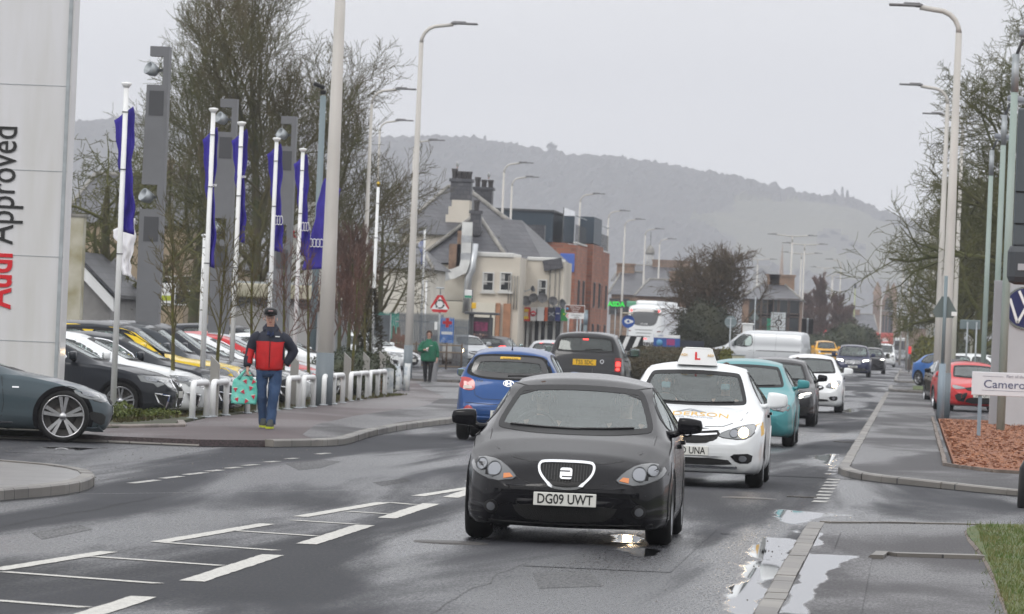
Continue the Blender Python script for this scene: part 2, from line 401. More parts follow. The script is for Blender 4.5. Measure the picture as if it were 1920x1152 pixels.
    def strip(s, name, view, poly, m, win=.02, wout=.02, off=.005, closed=True, parent=None, rnds=0, mb=None, res=.08):
        """band that follows an outline on the body surface"""
        n0 = len(poly); B = []
        for i in range(n0 if closed else n0-1):
            a, b = Vector(poly[i]), Vector(poly[(i+1) % n0]); k = max(1, int((b-a).length/res)); B += [a+(b-a)*j/k for j in range(k)]
        if not closed: B.append(Vector(poly[-1]))
        n = len(B); ar = sum(B[i][0]*B[(i+1) % n][1]-B[(i+1) % n][0]*B[i][1] for i in range(n)); sg = 1 if ar > 0 else -1
        vs = []
        for i in range(n):
            a = B[(i-1) % n] if closed or i else B[i]; b = B[(i+1) % n] if closed or i < n-1 else B[i]
            t = (b-a).normalized(); nn_ = Vector((t[1], -t[0]))*sg
            for w_, of in ((wout, 0), (wout*.9, off), (-win*.9, off), (-win, 0)):
                q = B[i]+nn_*w_; p, nr = s.ray(view, q[0], q[1]); vs.append(p+nr*of)
        fs = []
        for i in range(n if closed else n-1):
            for k in range(3): fs.append((4*i+k, 4*((i+1) % n)+k, 4*((i+1) % n)+k+1, 4*i+k+1))
        if mb is not None: mb.add(vs, fs, False); return
        return MB().add(vs, fs).build(name, m, parent or s.root)
    def body(s, m):
        mb = MB(); mb.add(s.v, [f for f, k in zip(s.f, s.keep) if k], True)
        return mb.build('body', m, s.root)

_wh = {}
def wheel_mesh(r, w, spokes=5, mrim=None, rr=.72, style=0):
    k = (r, w, spokes, mrim.name, rr, style)
    if k in _wh: return _wh[k]
    Mx = Matrix.Rotation(R(90), 4, 'Y'); ri_ = r*rr
    t = MB().lathe([(ri_, -w/2), (r-.035, -w/2-.006), (r-.008, -w/2+.02), (r, -w/2+.04), (r, w/2-.04), (r-.008, w/2-.02), (r-.035, w/2+.006), (ri_, w/2)], 40, Mx, close=True)
    b = MB().lathe([(ri_, -w/2+.01), (ri_*.93, -w/2+.02), (ri_*.9, w/2-.06), (ri_*.95, w/2-.012), (ri_+.004, w/2+.003), (ri_+.004, w/2-.02)], 40, Mx)
    b.cur = 1; b.lathe([(.001, -.02), (ri_*.92, -.02)], 32, Mx); b.lathe([(.001, .0), (ri_*.62, .0), (ri_*.62, -.02)], 28, Mx); b.cur = 0
    b.lathe([(.001, w/2-.01), (.03, w/2-.012), (.055, w/2-.03), (.06, w/2-.06)], 20, Mx)
    for i in range(spokes):
        a = 2*math.pi*i/spokes
        for da in ((0,) if style == 0 else (-.16, .16)):
            wd = ri_*(.13 if style == 0 else .075); q = MB(); x0, x1 = w/2-.055, w/2-.02
            ww = wd*(1.55 if style == 2 else 1)
            vs = [(x1-.012, -wd*.7, .035), (x1-.012, wd*.7, .035), (x1, ww*.8, ri_*.95), (x1, -ww*.8, ri_*.95), (x0-.02, -wd*.8, .035), (x0-.02, wd*.8, .035), (x0, ww, ri_*.95), (x0, -ww, ri_*.95)]
            M_ = Matrix.Rotation(a+da, 3, 'X'); b.add([M_ @ Vector(v) for v in vs], [(0, 1, 2, 3), (4, 7, 6, 5), (0, 4, 5, 1), (1, 5, 6, 2), (2, 6, 7, 3), (3, 7, 4, 0)])
    a_ = t.build('wheel', M_rubber); c_ = b.build('rim', [mrim, mat('brake_disc', (.09, .085, .08), .5, metal=.6)])
    _wh[k] = (a_.data, c_.data); bpy.data.objects.remove(a_); bpy.data.objects.remove(c_)
    return _wh[k]
def add_wheel(root, x, y, r, w, **k):
    a, b = wheel_mesh(r, w, **k); o = link('wheel', a, root); o.location = (x, y, r)
    if x < 0: o.rotation_euler.z = math.pi
    link('rim', b, o); return o

def plate(car, view, z, txt, yellow=False, w=.52, h=.111, x=0, tx=None, parent=None, tilt=0):
    p, n = car.ray(view, x, z); sgn = -1 if view == 'F' else 1
    mb = MB(); p2, _ = car.ray(view, x+w/2, z); p3, _ = car.ray(view, x, z-h/2); p4, _ = car.ray(view, x, z+h/2)
    y = (min if sgn < 0 else max)(p.y, p3.y, p4.y)+sgn*.012
    mb.box((x, y, z), (w, .014, h), bev=.006); pl = mb.build('number_plate', M_plateY if yellow else M_plateW, parent or car.root)
    if txt:
        M = Matrix.Translation((x if tx is None else tx, y+sgn*.009, z-.002)) @ (FX if sgn < 0 else Matrix.Rotation(math.pi, 4, 'Z') @ FX)
        text(txt, h*1.02, M, M_ink, pl, sx=.80, ext=.001, bold=.0016)
    return pl

def mirror(car, l, z, m, x=None, size=(.21, .13, .15), back=None):
    for sgn in (1, -1):
        p, _ = car.ray('S' if sgn > 0 else 'Z', l+.03, z-.05); xb = abs(p.x)
        xx = (x or car.W/2)+size[0]*.42
        mb = MB(); bm = bmesh.new(); bmesh.ops.create_cube(bm, size=1)
        bmesh.ops.subdivide_edges(bm, edges=bm.edges[:], cuts=5, use_grid_fill=True)
        vs = []
        for v in bm.verts:
            c = v.co*2; n_ = Vector((c.x*math.sqrt(1-c.y**2/2-c.z**2/2+c.y**2*c.z**2/3), c.y*math.sqrt(1-c.x**2/2-c.z**2/2+c.x**2*c.z**2/3), c.z*math.sqrt(1-c.x**2/2-c.y**2/2+c.x**2*c.y**2/3)))
            q = c*.55+n_*.45; q = Vector((q.x*size[0]/2, q.y*size[1]/2*(.95 if q.y > 0 else .9), q.z*size[2]/2*(1-.16*q.x*sgn)))
            vs.append(q+Vector((sgn*xx, l-car.L/2, z+.02)))
        bm.verts.index_update(); mb.add(vs, [[v.index for v in f.verts] for f in bm.faces], True); bm.free()
        mb.tube([(sgn*(xb-.03), l-car.L/2+.02, z-.06), (sgn*(xb+.05), l-car.L/2+.0, z-.055), (sgn*(xx-size[0]*.3), l-car.L/2, z-.02)], [.035, .03, .028], 8)
        o = mb.build('door_mirror', m, car.root)
        g = MB().box((sgn*xx, l-car.L/2+size[1]*.52, z+.02), (size[0]*.8, .012, size[2]*.72), bev=.02).build('mirror_glass', mat('mirror', (.5, .62, .62), .03, metal=1), o)

def interior(car, lw, z0, zr, seats=True, mate=None, wheel_side=-1):
    """dashboard, seats with headrests, steering wheel. lw = cowl length position"""
    M = mate or M_int; L = car.L; hw = car.W/2
    d = MB().box((0, lw+.28-L/2, z0-.14), (hw*1.72, .5, .26), bev=.08); d.build('dashboard', M, car.root)
    x = wheel_side*.36
    # right-hand drive: as seen from the front the driver sits on the left of the picture
    sw = MB(); Mt = Matrix.Translation((x, lw+.62-L/2, z0-.03)) @ Matrix.Rotation(R(68), 4, 'X')
    sw.lathe([(.185+.016*math.cos(q), .016*math.sin(q)) for q in [i*math.pi/3 for i in range(6)]], 24, Mt, close=True); sw.lathe([(.001, .01), (.06, .0)], 10, Mt)
    sw.box((x, lw+.62-L/2, z0-.03), (.34, .02, .03)); sw.build('steering_wheel', M_black, car.root)
    if not seats: return
    for sg in (-1, 1):
        b = MB(); y = lw+1.15-L/2; b.box((sg*.36, y, .42), (.48, .5, .2), bev=.08); b.box((sg*.36, y+.26, .78), (.46, .13, .62), bev=.06, tilt=(R(-14), 'X'))
        b.box((sg*.36, y+.36, zr-.27), (.26, .1, .18), bev=.045); b.tube([(sg*.36-.06, y+.34, zr-.42), (sg*.36-.06, y+.36, zr-.3)], .008, 6); b.tube([(sg*.36+.06, y+.34, zr-.42), (sg*.36+.06, y+.36, zr-.3)], .008, 6)
        b.build('front_seat', M, car.root)
    b = MB(); y = lw+2.05-L/2; b.box((0, y, .45), (hw*1.4, .5, .2), bev=.07); b.box((0, y+.25, .76), (hw*1.38, .13, .5), bev=.05, tilt=(R(-14), 'X'))
    for x in (-.38, 0, .38): b.box((x, y+.33, min(zr-.36, 1.08)), (.24, .09, .14), bev=.04)
    b.build('rear_seat', M, car.root)

def make_car(name, label, cat, sp, m, loc, rz=0, group=None, detail=2):
    """sp: dimensions and outline tables; returns (root, Car)"""
    root = empty(name, (loc[0], loc[1], loc[2] if len(loc) > 2 else 0), rz, label, cat, group); c = Car(root, sp); L = c.L
    r = sp['rw']; ra = r+.045
    for l in sp['axles']: c.arch(l, r, ra)
    mw = sp.get('mirror_m', m)
    frit = sp.get('frit', M_frit)
    g1 = sp.get('glass', M_glass); g2 = sp.get('rglass', g1); g3 = sp.get('sglass', g2)
    if 'wind' in sp:
        p = rnd(mir(sp['wind']), 2); c.cut('F', p); c.patch('windscreen', 'F', p, g1, 0, .09); c.strip('windscreen_frame', 'F', p, frit, .025, .022, .004)
    if 'rear' in sp:
        p = rnd(mir(sp['rear']), 2); c.cut('R', p); c.patch('rear_window', 'R', p, g2, 0, .09); c.strip('rear_window_frame', 'R', p, frit, .03, .02, .004)
    for w in sp.get('side', []):
        p = rnd(w, 2)
        for v in 'SZ':
            c.cut(v, p); c.patch('side_window', v, p, g3, 0, .12); c.strip('side_window_frame', v, p, sp.get('sfrit', frit), sp.get('sfw', .022), sp.get('sfw', .02), .005)
    b = c.body(m)
    lip = sp.get('lip_m', m)
    for l in sp['axles']:
        for v in 'SZ':
            P_ = [(l+ra*math.cos(q), r+ra*math.sin(q)) for q in [R(-25+230*i/26) for i in range(27)]]
            P_ = [q for q in P_ if q[1] > sp.get('gc', .17)-.01]
            c.strip('wheel_arch', v, P_, lip, .05, sp.get('lipw', .012), .007, closed=False)
    if detail > 1:
        for ln in sp.get('seams', []):
            for v in 'SZ': c.strip('door_seam', v, ln, M_black, .004, .004, .0012, closed=False)
        for (l, z) in sp.get('handles', []):
            for v in 'SZ': c.patch('door_handle', v, rrect(l, z, .19, .035, .015), sp.get('handle_m', m), .03, .05, skirt=.035)
        if 'sill' in sp:
            for v in 'SZ': c.patch('sill_trim', v, sp['sill'], M_black, .006, .1, skirt=.01)
    for i, l in enumerate(sp['axles']):
        for sg in (1, -1): add_wheel(root, sg*(c.W/2-sp.get('tw', .2)/2-.015), l-L/2, r, sp.get('tw', .2), spokes=sp.get('spokes', 5), mrim=sp.get('rim_m', M_alloy), rr=sp.get('rr', .72), style=sp.get('rstyle', 0))
    if 'mir' in sp: mirror(c, sp['mir'][0], sp['mir'][1], mw, size=sp.get('mirs', (.21, .13, .15)))
    if sp.get('inter', True) and 'wind' in sp: interior(c, sp['cowl'][0], sp['cowl'][1], sp['H'], seats=detail > 0)
    return root, c

def both(c, name, view, poly, m, off=.006, skirt=.012, **k):
    """a part and its mirrored twin, two objects; in side views the same outline on both flanks"""
    if view in 'SZ': return [c.patch(name, v, poly, m, off, skirt=skirt, **k) for v in 'SZ']
    return [c.patch(name, view, poly, m, off, skirt=skirt, **k), c.patch(name, view, [(-x, z) for x, z in poly], m, off, skirt=skirt, **k)]
def on(ob, c, name, view, poly, m, off=.009, skirt=.01, **k):
    return c.patch(name, view, poly, m, off, skirt=skirt, parent=ob, **k)
def inside(v, a): return [(x*a[0], z*a[1]) for x, z in v]

def hatch(L=4.2, W=1.78, H=1.46, hood=.0, gc=.16, rw=.315, wb=2.58, fo=.86, rake=0, **k):
    """outline tables of a family hatchback; cowl at 1.1-1.25 m"""
    c0 = k.pop('c0', 1.16); zc = k.pop('zc', .97)+hood; wt = k.pop('wt', 1.98); zh = k.pop('zh', .70)+hood; h = H
    sp = dict(L=L, W=W, H=H, gc=gc, rw=rw, axles=[fo, fo+wb], cowl=(c0, zc), drop=[(0, .05), (c0, .035), (wt, .035), (wt+.4, .07), (L, .07)],
        top=[(0, .54+hood), (.03, .60+hood), (.07, .645+hood), (.16, zh), (.4, zh+.09), (.8, zc-.07), (c0, zc), (wt, h-.115), (wt+.2, h-.045), (wt+.65, h), (L-1.1, h-.03), (L-.62, h-.10), (L-.5, h-.15), (L-.13, zc+.04), (L-.06, zc-.03), (L-.01, .72), (L, .62)],
        belt=[(0, .5+hood), (.2, zh-.06), (.8, zc-.13), (c0, zc-.06), (2, zc-.04), (L-.8, zc+.02), (L-.1, zc-.02), (L, .6)],
        wr=[(0, .7), (.4, .76), (c0, .80), (c0+.1, .795), (wt, .665), (wt+.4, .655), (L-1, .63), (L-.5, .61), (L-.12, .78), (L, .8)],
        wind=[(0, zc+.015), (.3, zc+.02), (.60, zc+.035), (.635, zc+.05), (.53, h-.158), (.48, h-.142), (.25, h-.128), (0, h-.122)],
        rear=[(0, zc+.10), (.42, zc+.11), (.56, zc+.14), (.47, h-.17), (.3, h-.15), (0, h-.145)],
        side=[[(c0+.42, zc+.0), (c0+.95, h-.17), (c0+1.2, h-.125), (c0+1.42, h-.12), (c0+1.42, zc+.0)], [(c0+1.5, zc+.0), (c0+1.5, h-.12), (c0+1.9, h-.13), (c0+2.2, h-.19), (c0+2.3, zc+.06), (c0+2.1, zc+.01)]],
        seams=[[(c0+.3, zc-.07), (c0+.26, .5), (c0+.3, .25)], [(c0+1.46, zc-.03), (c0+1.46, .5), (c0+1.42, .25)], [(c0+.3, .25), (c0+1.42, .25)], [(c0+2.3, zc+.0), (c0+2.25, .7)]],
        handles=[(c0+1.25, zc-.12), (c0+2.08, zc-.10)], mir=(c0+.42, zc+.06))
    sp.update(k); return sp
# ---------------------------------------------------------------- ground, road, pavements
def sheet(name, polys, z, m, kind='structure', h=0, **k):
    mb = MB()
    for p in polys:
        if h: mb.prism(p, z-h, z)
        else:
            ar = sum(p[i][0]*p[(i+1) % len(p)][1]-p[(i+1) % len(p)][0]*p[i][1] for i in range(len(p)))
            q = p if ar > 0 else p[::-1]; mb.add([(x, y, z) for x, y in q], [tuple(range(len(q)))])
    o = mb.build(name, m)
    return tag(o, k.get('label'), k.get('cat'), k.get('group'), kind)

def tarmac(name, c1, c2, r0, r1, scale=(.55, .045, 1), bump=.35, spec=.5, pud=False):
    """wet tarmac: chippings, patched colour, films of water drawn out along the traffic; pud: sheet whose 'pud' attribute floods it"""
    m = mat(name, c1, .5); t = m.node_tree; n_ = t.nodes.new; L = t.links.new; I = t.nodes['Principled BSDF'].inputs; I['Specular IOR Level'].default_value = spec
    def rg_(src, a, b, c, d, sm=False):
        w = n_('ShaderNodeMapRange'); w.inputs[1].default_value = a; w.inputs[2].default_value = b; w.inputs[3].default_value = c; w.inputs[4].default_value = d; w.interpolation_type = 'SMOOTHSTEP' if sm else 'LINEAR'; L(src, w.inputs[0]); return w.outputs[0]
    def mth(op, x, y):
        q = n_('ShaderNodeMath'); q.operation = op
        for i, v in enumerate((x, y)):
            if isinstance(v, (int, float)): q.inputs[i].default_value = v
            else: L(v, q.inputs[i])
        return q.outputs[0]
    def nz_(sc_, mapping, det, dist=0, rough=.5):
        p = n_('ShaderNodeMapping'); p.inputs['Scale'].default_value = mapping; L(tcn.outputs['Object'], p.inputs[0])
        a = n_('ShaderNodeTexNoise'); a.inputs['Scale'].default_value = sc_; a.inputs['Detail'].default_value = det; a.inputs['Distortion'].default_value = dist; a.inputs['Roughness'].default_value = rough; L(p.outputs[0], a.inputs['Vector']); return a.outputs['Fac']
    tcn = n_('ShaderNodeTexCoord')
    a = nz_(1, scale, 8, .6); b = nz_(48, (1, .14, 1), 4, 0, .8); d = nz_(.8, (1, .35, 1), 9); e = nz_(.16, (1, .25, 1), 3)
    rough = mth('ADD', rg_(a, .42, .6, r0, r1, True), mth('MULTIPLY', mth('SUBTRACT', b, .5), .8))
    rough = mth('ADD', rough, rg_(e, .3, .7, -.08, .10)); rough = mth('MAXIMUM', rough, .12)
    c = n_('ShaderNodeMix'); c.data_type = 'RGBA'; c.inputs[6].default_value = (*c2, 1); c.inputs[7].default_value = (*c1, 1); L(d, c.inputs[0])
    q = n_('ShaderNodeVectorMath'); q.operation = 'SCALE'; L(c.outputs[2], q.inputs[0]); L(mth('MULTIPLY', rg_(b, .38, .62, .25, 2.4), rg_(e, .35, .65, .75, 1.25)), q.inputs['Scale']); col = q.outputs[0]
    bp = n_('ShaderNodeBump'); bp.inputs['Distance'].default_value = .006; bp.inputs['Strength'].default_value = bump; L(b, bp.inputs['Height'])
    sl = rg_(b, .38, .62, spec*1.7, spec*.3)
    if pud:
        at_ = n_('ShaderNodeAttribute'); at_.attribute_name = 'pud'; w1 = nz_(2.2, (1, .3, 1), 6)
        f = rg_(mth('ADD', at_.outputs['Fac'], mth('MULTIPLY', mth('SUBTRACT', w1, .5), 1.5)), .42, .58, 0, 1, True); inv = mth('SUBTRACT', 1, f)
        rough = mth('ADD', mth('MULTIPLY', rough, inv), mth('MULTIPLY', f, .015)); L(mth('MULTIPLY', inv, bump), bp.inputs['Strength'])
        sl = mth('ADD', mth('MULTIPLY', sl, inv), mth('MULTIPLY', f, .6)); cm = n_('ShaderNodeMix'); cm.data_type = 'RGBA'; L(f, cm.inputs[0]); L(col, cm.inputs[6]); cm.inputs[7].default_value = (.012, .013, .014, 1); col = cm.outputs[2]
    L(rough, I['Roughness']); L(col, I['Base Color']); L(sl, I['Specular IOR Level']); L(bp.outputs[0], I['Normal'])
    return m
RD = ((.040, .041, .047), (.014, .015, .018), .27, .80)
M_road = tarmac('wet_asphalt', *RD, bump=1, spec=.2); M_roadp = tarmac('flooded_asphalt', *RD, bump=1, spec=.2, pud=True)
PV = ((.045, .043, .046), (.022, .021, .023), .32, .6, (.4, .1, 1))
M_pave = tarmac('wet_pavement', *PV, bump=.8, spec=.2); M_pavep = tarmac('flooded_pavement', *PV, bump=.8, spec=.2, pud=True)
M_redpave = tarmac('red_tarmac', (.070, .054, .055), (.040, .032, .033), .38, .62, (.3, .08, 1), bump=.8, spec=.26)
M_kerb = bricks('kerb_stone', (.20, .185, .165), (.13, .12, .11), (.03, .03, .03), bw=.9, bh=2.0, ms=.012, rough=.45)
M_mark = mat('road_paint', (.60, .59, .54), .45, col2=(.34, .33, .31), scale=26, bump=.4, bscale=60, detail=8)
M_mark2 = mat('worn_road_paint', (.5, .49, .45), .4, col2=(.07, .07, .07), scale=14, bump=.3)
M_water = mat('puddle_water', (.02, .021, .023), .02, bump=.02, bscale=5)
M_grass = mat('wet_grass', (.045, .085, .012), .7, col2=(.09, .10, .02), scale=1.2, bump=.8, bscale=60)
M_earth = mat('earth_and_moss', (.05, .042, .03), .8, col2=(.045, .06, .02), scale=2, bump=.9, bscale=25)

sheet('ground', [[(-9000, -2000), (9000, -2000), (9000, 16000), (-9000, 16000)]], -.03, mat('far_ground', (.05, .06, .03), .9, var=.3, scale=.02))
sheet('road', [[(-150, 8), (80, 8), (80, 1100), (-150, 1100)]], 0, M_road)

def offset_line(pts, d):
    o = []
    for i, p in enumerate(pts):
        a = Vector(pts[max(i-1, 0)]); b = Vector(pts[min(i+1, len(pts)-1)]); t = (b-a).normalized(); o.append((p[0]+t.y*d, p[1]-t.x*d))
    return o
def smoothline(pts, k=2):
    for _ in range(k):
        q = [pts[0]]
        for a, b in zip(pts, pts[1:]): q += [(a[0]*.75+b[0]*.25, a[1]*.75+b[1]*.25), (a[0]*.25+b[0]*.75, a[1]*.25+b[1]*.75)]
        pts = q+[pts[-1]]
    return pts
def kerb(pts, w=.13, h=.11, z0=0, step=.92, m=None, name='kerb'):
    """a run of kerb stones laid end to end; pts is the road-side edge, stones lie on its right"""
    mb = MB(); P_ = [Vector(p) for p in pts]; hs_ = h if isinstance(h, (list, tuple)) else None
    seg = [(b-a).length for a, b in zip(P_, P_[1:])]; tot = sum(seg)
    def along(s_):
        for i, l in enumerate(seg):
            if s_ <= l or i == len(seg)-1: return P_[i]+(P_[i+1]-P_[i])*(s_/l)
            s_ -= l
    n = max(1, int(tot/step)); rg = random.Random(n)
    for i in range(n):
        a, b = along(i*tot/n+.006), along((i+1)*tot/n-.006); t = (b-a).normalized(); nn_ = Vector((t.y, -t.x))
        ha = hb = h if not hs_ else 0
        if hs_: ha = hs_[0]+(hs_[1]-hs_[0])*i/n; hb = hs_[0]+(hs_[1]-hs_[0])*(i+1)/n
        ha += rg.uniform(-.004, .004); j = rg.uniform(-.006, .006)
        a, b = a+nn_*j, b+nn_*j; c, d = a+nn_*w, b+nn_*w; e = .018
        vs = []
        for p, q, hh in ((a, c, ha), (b, d, hb)):
            vs += [(p.x, p.y, -.02), (p.x, p.y, hh-e), (p.x+nn_.x*e, p.y+nn_.y*e, hh), (q.x, q.y, hh), (q.x, q.y, -.02)]
        fs = [(k, k+1, k+6, k+5) for k in range(4)]+[(4, 3, 2, 1, 0), (5, 6, 7, 8, 9)]
        mb.add(vs, [tuple(reversed(f)) for f in fs])
    return tag(mb.build(name, m or M_kerb), kind='structure')

# right side, near: flush kerb, pavement, grass bank
KX = -.95
kerb([(KX, 18), (KX, 51.6)], .16, .03)
kerb(smoothline([(KX+.1, 51.7), (-.5, 52.3), (.6, 53.2), (2.6, 54.0), (20, 55)]), .15, .035)
sheet('pavement', [[(KX+.16, 18), (2.2, 18), (2.2, 53.6), (.6, 53.05), (-.45, 52.1), (KX+.16, 51.6)]], .022, M_pave)
kerb([(-.30, 43.5), (-.25, 44.5)], .12, .05, step=.5); kerb([(-.15, 44.35), (.6, 44.6)], .25, .055)
g = smoothline([(.66, 18), (.70, 40), (.64, 46), (.55, 50), (.62, 52.0), (.9, 53.0), (3, 53.9), (20, 54.8)])
sheet('grass_bank', [g+[(20, 18)]], .05, M_grass, h=.06)
kerb([(x-.02, y) for x, y in g], .05, .045, m=mat('edging', (.15, .12, .10), .7, var=.3, scale=6), name='edging')
# right side, beyond the side road
k1 = smoothline([(20, 62.5), (2.6, 63.3), (1.31, 64.8), (-.01, 67.8), (-.55, 69.0), (KX, 71.5), (KX, 75)], 2)
kerb(list(reversed([(x, y) for x, y in k1])) if False else k1, .15, [.02, .12]); kerb([(KX, 75), (KX, 196)], .15, .1)
k1i = offset_line(k1, .14)
sheet('pavement', [k1i+[(KX+.14, 196), (.62, 196), (.62, 75.8), (1.2, 73.4), (6.5, 71.2), (20, 71)]], .085, M_pave, h=.08)
M_bark = mat('bark_mulch', (.33, .145, .08), .9, col2=(.18, .075, .045), scale=14, bump=1, bscale=40)
sheet('bark_bed', [[(.66, 76), (1.3, 73.6), (6.5, 71.6), (40, 71.4), (40, 128), (.66, 128)]], .09, M_bark, h=.08)
kerb([(.56, 128), (.56, 76), (1.25, 73.4), (6.5, 71.2), (20, 71)], .07, .13, name='edging', m=mat('edging', (0, 0, 0)))
rg = random.Random(3); mb = MB()
for i in range(15000):
    x, y = .9+rg.random()**1.3*9-.2, 73.5+rg.random()*52
    if y < 76-(x-.6)*.9: continue
    a = rg.uniform(0, 3.14); l = rg.uniform(.012, .05); w_ = rg.uniform(.008, .02); z = .092+rg.uniform(0, .025); dx, dy = math.cos(a)*l, math.sin(a)*l
    mb.add([(x-dx-dy*.2, y-dy+dx*.2, z), (x+dx-dy*.2, y+dy+dx*.2, z+rg.uniform(-.006, .015)), (x+dx+dy*.2, y+dy-dx*.2, z+.012), (x-dx+dy*.2, y-dy-dx*.2, z+rg.uniform(0, .03))], [(0, 1, 2, 3)])
tag(mb.build('bark_chips', mat('bark_chip', (.40, .19, .11), .9, col2=(.15, .07, .04), scale=11)), kind='stuff')
# small islands of grass farther up the right side
for a, b, xr_ in ((207, 232, 6), (262, 345, 7), (352, 420, 3)):
    p = smoothline([(xr_, a-1), (.3, a), (KX+.3, a+1.5), (KX, a+5), (KX, b)]); kerb(list(p), .15, .1)
    sheet('pavement', [offset_line(p, .14)+[(xr_, b)]], .085, M_pave, h=.08)
    sheet('grass', [[(KX+1.0, a+4), (xr_-.5, a+3), (xr_-.5, b-2), (KX+1.0, b-2)]], .12, M_grass, h=.03)
sheet('pavement', [[(2, 150), (40, 150), (40, 1000), (8, 1000), (7.2, 420), (7.2, 210), (2, 196)]], .02, M_pave)

# left side: pavement corner at the dealership entrance
k2 = smoothline([(-8.5, 30), (-8.35, 47.5), (-8.1, 49.3), (-7.97, 51), (-8.15, 53.3), (-8.55, 55.6), (-9.3, 57.2), (-10.5, 58), (-18, 59)])
k2r = list(reversed(k2)); kerb(k2r, .14, .115)
sheet('pavement', [offset_line(k2r, .13)+[(-18, 30)]], .1, mat('pale_pavement', (.13, .125, .12), .3, col2=(.08, .075, .075), scale=2, bump=.2), h=.09)
# left side beyond the entrance: footway, verge
k3 = smoothline([(-20, 70.2), (-11.2, 71.4), (-9.6, 71.9)]); k4 = smoothline([(-8.75, 73.2), (-8.1, 75.4), (-8.15, 78), (-8.45, 84), (-8.5, 92), (-8.3, 100), (-8.9, 116), (-10.4, 133), (-12.3, 150), (-13.2, 162)])
kerb(list(reversed(k3)), .13, [.03, .1]); kerb(list(reversed(k4)), .14, .11)
back = [(-16.6, 163), (-14.9, 158), (-13.5, 142), (-12.35, 125), (-11.75, 106), (-11.62, 88), (-11.3, 82.5), (-10.9, 79.8), (-11.6, 76.5), (-11.4, 71.6)]
ft = [(x, y) for x, y in offset_line(list(reversed(k4)), .13)]
sheet('footway', [ft+[(-9.6, 72.0), (-11.0, 71.65)]+list(reversed(back))], .095, M_redpave, h=.09)
sheet('footway', [[(-8.3, 74.5), (-8.25, 78), (-8.6, 84), (-8.75, 92), (-8.5, 100), (-9.2, 116), (-10.7, 133), (-12.6, 150), (-13.4, 161), (-15.0, 161), (-13.3, 145), (-11.2, 128), (-10.2, 112), (-10, 96), (-9.6, 86), (-8.9, 78)]], .099, M_pave)
sheet('verge', [smoothline([(-11.5, 71.7), (-11.7, 76.5), (-11.05, 79.9), (-11.4, 82.5), (-11.75, 88), (-11.87, 106), (-12.5, 126), (-13.4, 140)], 1)+[(-14.6, 140), (-13.6, 125), (-13.1, 100), (-13.0, 88), (-12.9, 72.6), (-20, 71.5), (-20, 70.8)]], .11, M_earth, h=.1)
kerb([(-11.3, 82.7), (-10.88, 80.0), (-11.5, 77.2), (-20, 75.5)], .12, .14, name='edging', m=mat('edging2', (.2, .17, .15), .6, var=.3))
# the splitter island at the roundabout and the far pavement
kerb(list(reversed(smoothline([(-13.5, 172), (-15, 168.5), (-17.5, 168), (-24, 167.5)]))), .14, .11); 
sheet('pavement', [[(-13.6, 172), (-15, 169), (-24, 168), (-24, 200), (-16, 200)]], .09, M_pave, h=.08)
sheet('verge', [[(-6.9, 118), (-5.4, 124), (-5.1, 175), (-9, 200), (-10, 160), (-8.2, 130)]], .09, M_earth, h=.09)
kerb(smoothline([(-9, 200), (-10, 160), (-8.2, 130), (-6.9, 117.5), (-5.3, 123), (-5.0, 175)]), .14, .12)

# painted markings
def line(a, b, w, z=.005): 
    a, b = Vector(a), Vector(b); t = (b-a).normalized(); n_ = Vector((t.y, -t.x))*w/2; k = max(1, int((b-a).length/.18)); rg = random.Random(int(a.x*100+b.y*77))
    vs = []
    for i in range(k+1):
        p = a+(b-a)*i/k
        for sg in (1, -1): q = p+n_*sg*(1+rg.uniform(-.09, .05)); vs.append((q.x, q.y, z))
    return vs, [(2*i, 2*i+1, 2*i+3, 2*i+2)[::-1] for i in range(k)]
mb = MB()
for y in (28.4, 35.1, 41.8, 48.2, 54.9, 61.5, 68.1): mb.add(*line((-4.7, y), (-4.7, y+4.5), .17))
for a, b in (((-6.45, 29.2), (-6.2, 33.4)), ((-6.07, 35.4), (-5.83, 38.9)), ((-5.75, 40.9), (-5.47, 45.6)), ((-5.42, 47.6), (-5.15, 52.4)), ((-5.04, 54.9), (-4.8, 58.6)), ((-5.0, 61), (-4.95, 65)), ((-5.1, 67), (-5.4, 72)), ((-5.6, 75), (-6, 80))): mb.add(*line(a, b, .14))
for a, b in (((-5.98, 35.2), (-4.85, 34.6)), ((-5.8, 38.0), (-4.81, 37.5)), ((-5.7, 40.9), (-4.77, 40.4)), ((-5.52, 43.8), (-4.80, 43.45)), ((-6.2, 32.1), (-4.83, 31.4)), ((-5.39, 46.7), (-4.79, 46.4)), ((-5.2, 49.5), (-4.79, 49.3)), ((-5.1, 52.5), (-4.81, 52.2))): mb.add(*line(a, b, .15))
tag(mb.build('road_marking', M_mark), kind='structure')
mb = MB()
for a, b in ((54.9, 56.4), (57, 58.1), (58.7, 59.9), (60.4, 61.2), (61.9, 62.7), (63.4, 64.2), (65.4, 66.1), (67.4, 68), (70.5, 71.4)): mb.add(*line((-8.03+.1*(a-55)/8, a), (-7.98+.1*(b-55)/8, b), .11))
for i, y in enumerate((58.9, 60.2, 61.5, 62.9, 64.3, 65.8, 67.3, 68.8)): mb.add(*line((-.97, y), (-.95, y+.62), .17))
for y in (136, 142.5, 149): mb.add(*line((-.8, y), (-.8, y+2), .14))
mb.add(*line((-11, 44.2), (-6.8, 53.5), .012)); mb.add(*line((-6.8, 53.5), (-4.2, 60), .012))
tag(mb.build('road_marking', M_mark2), kind='structure')

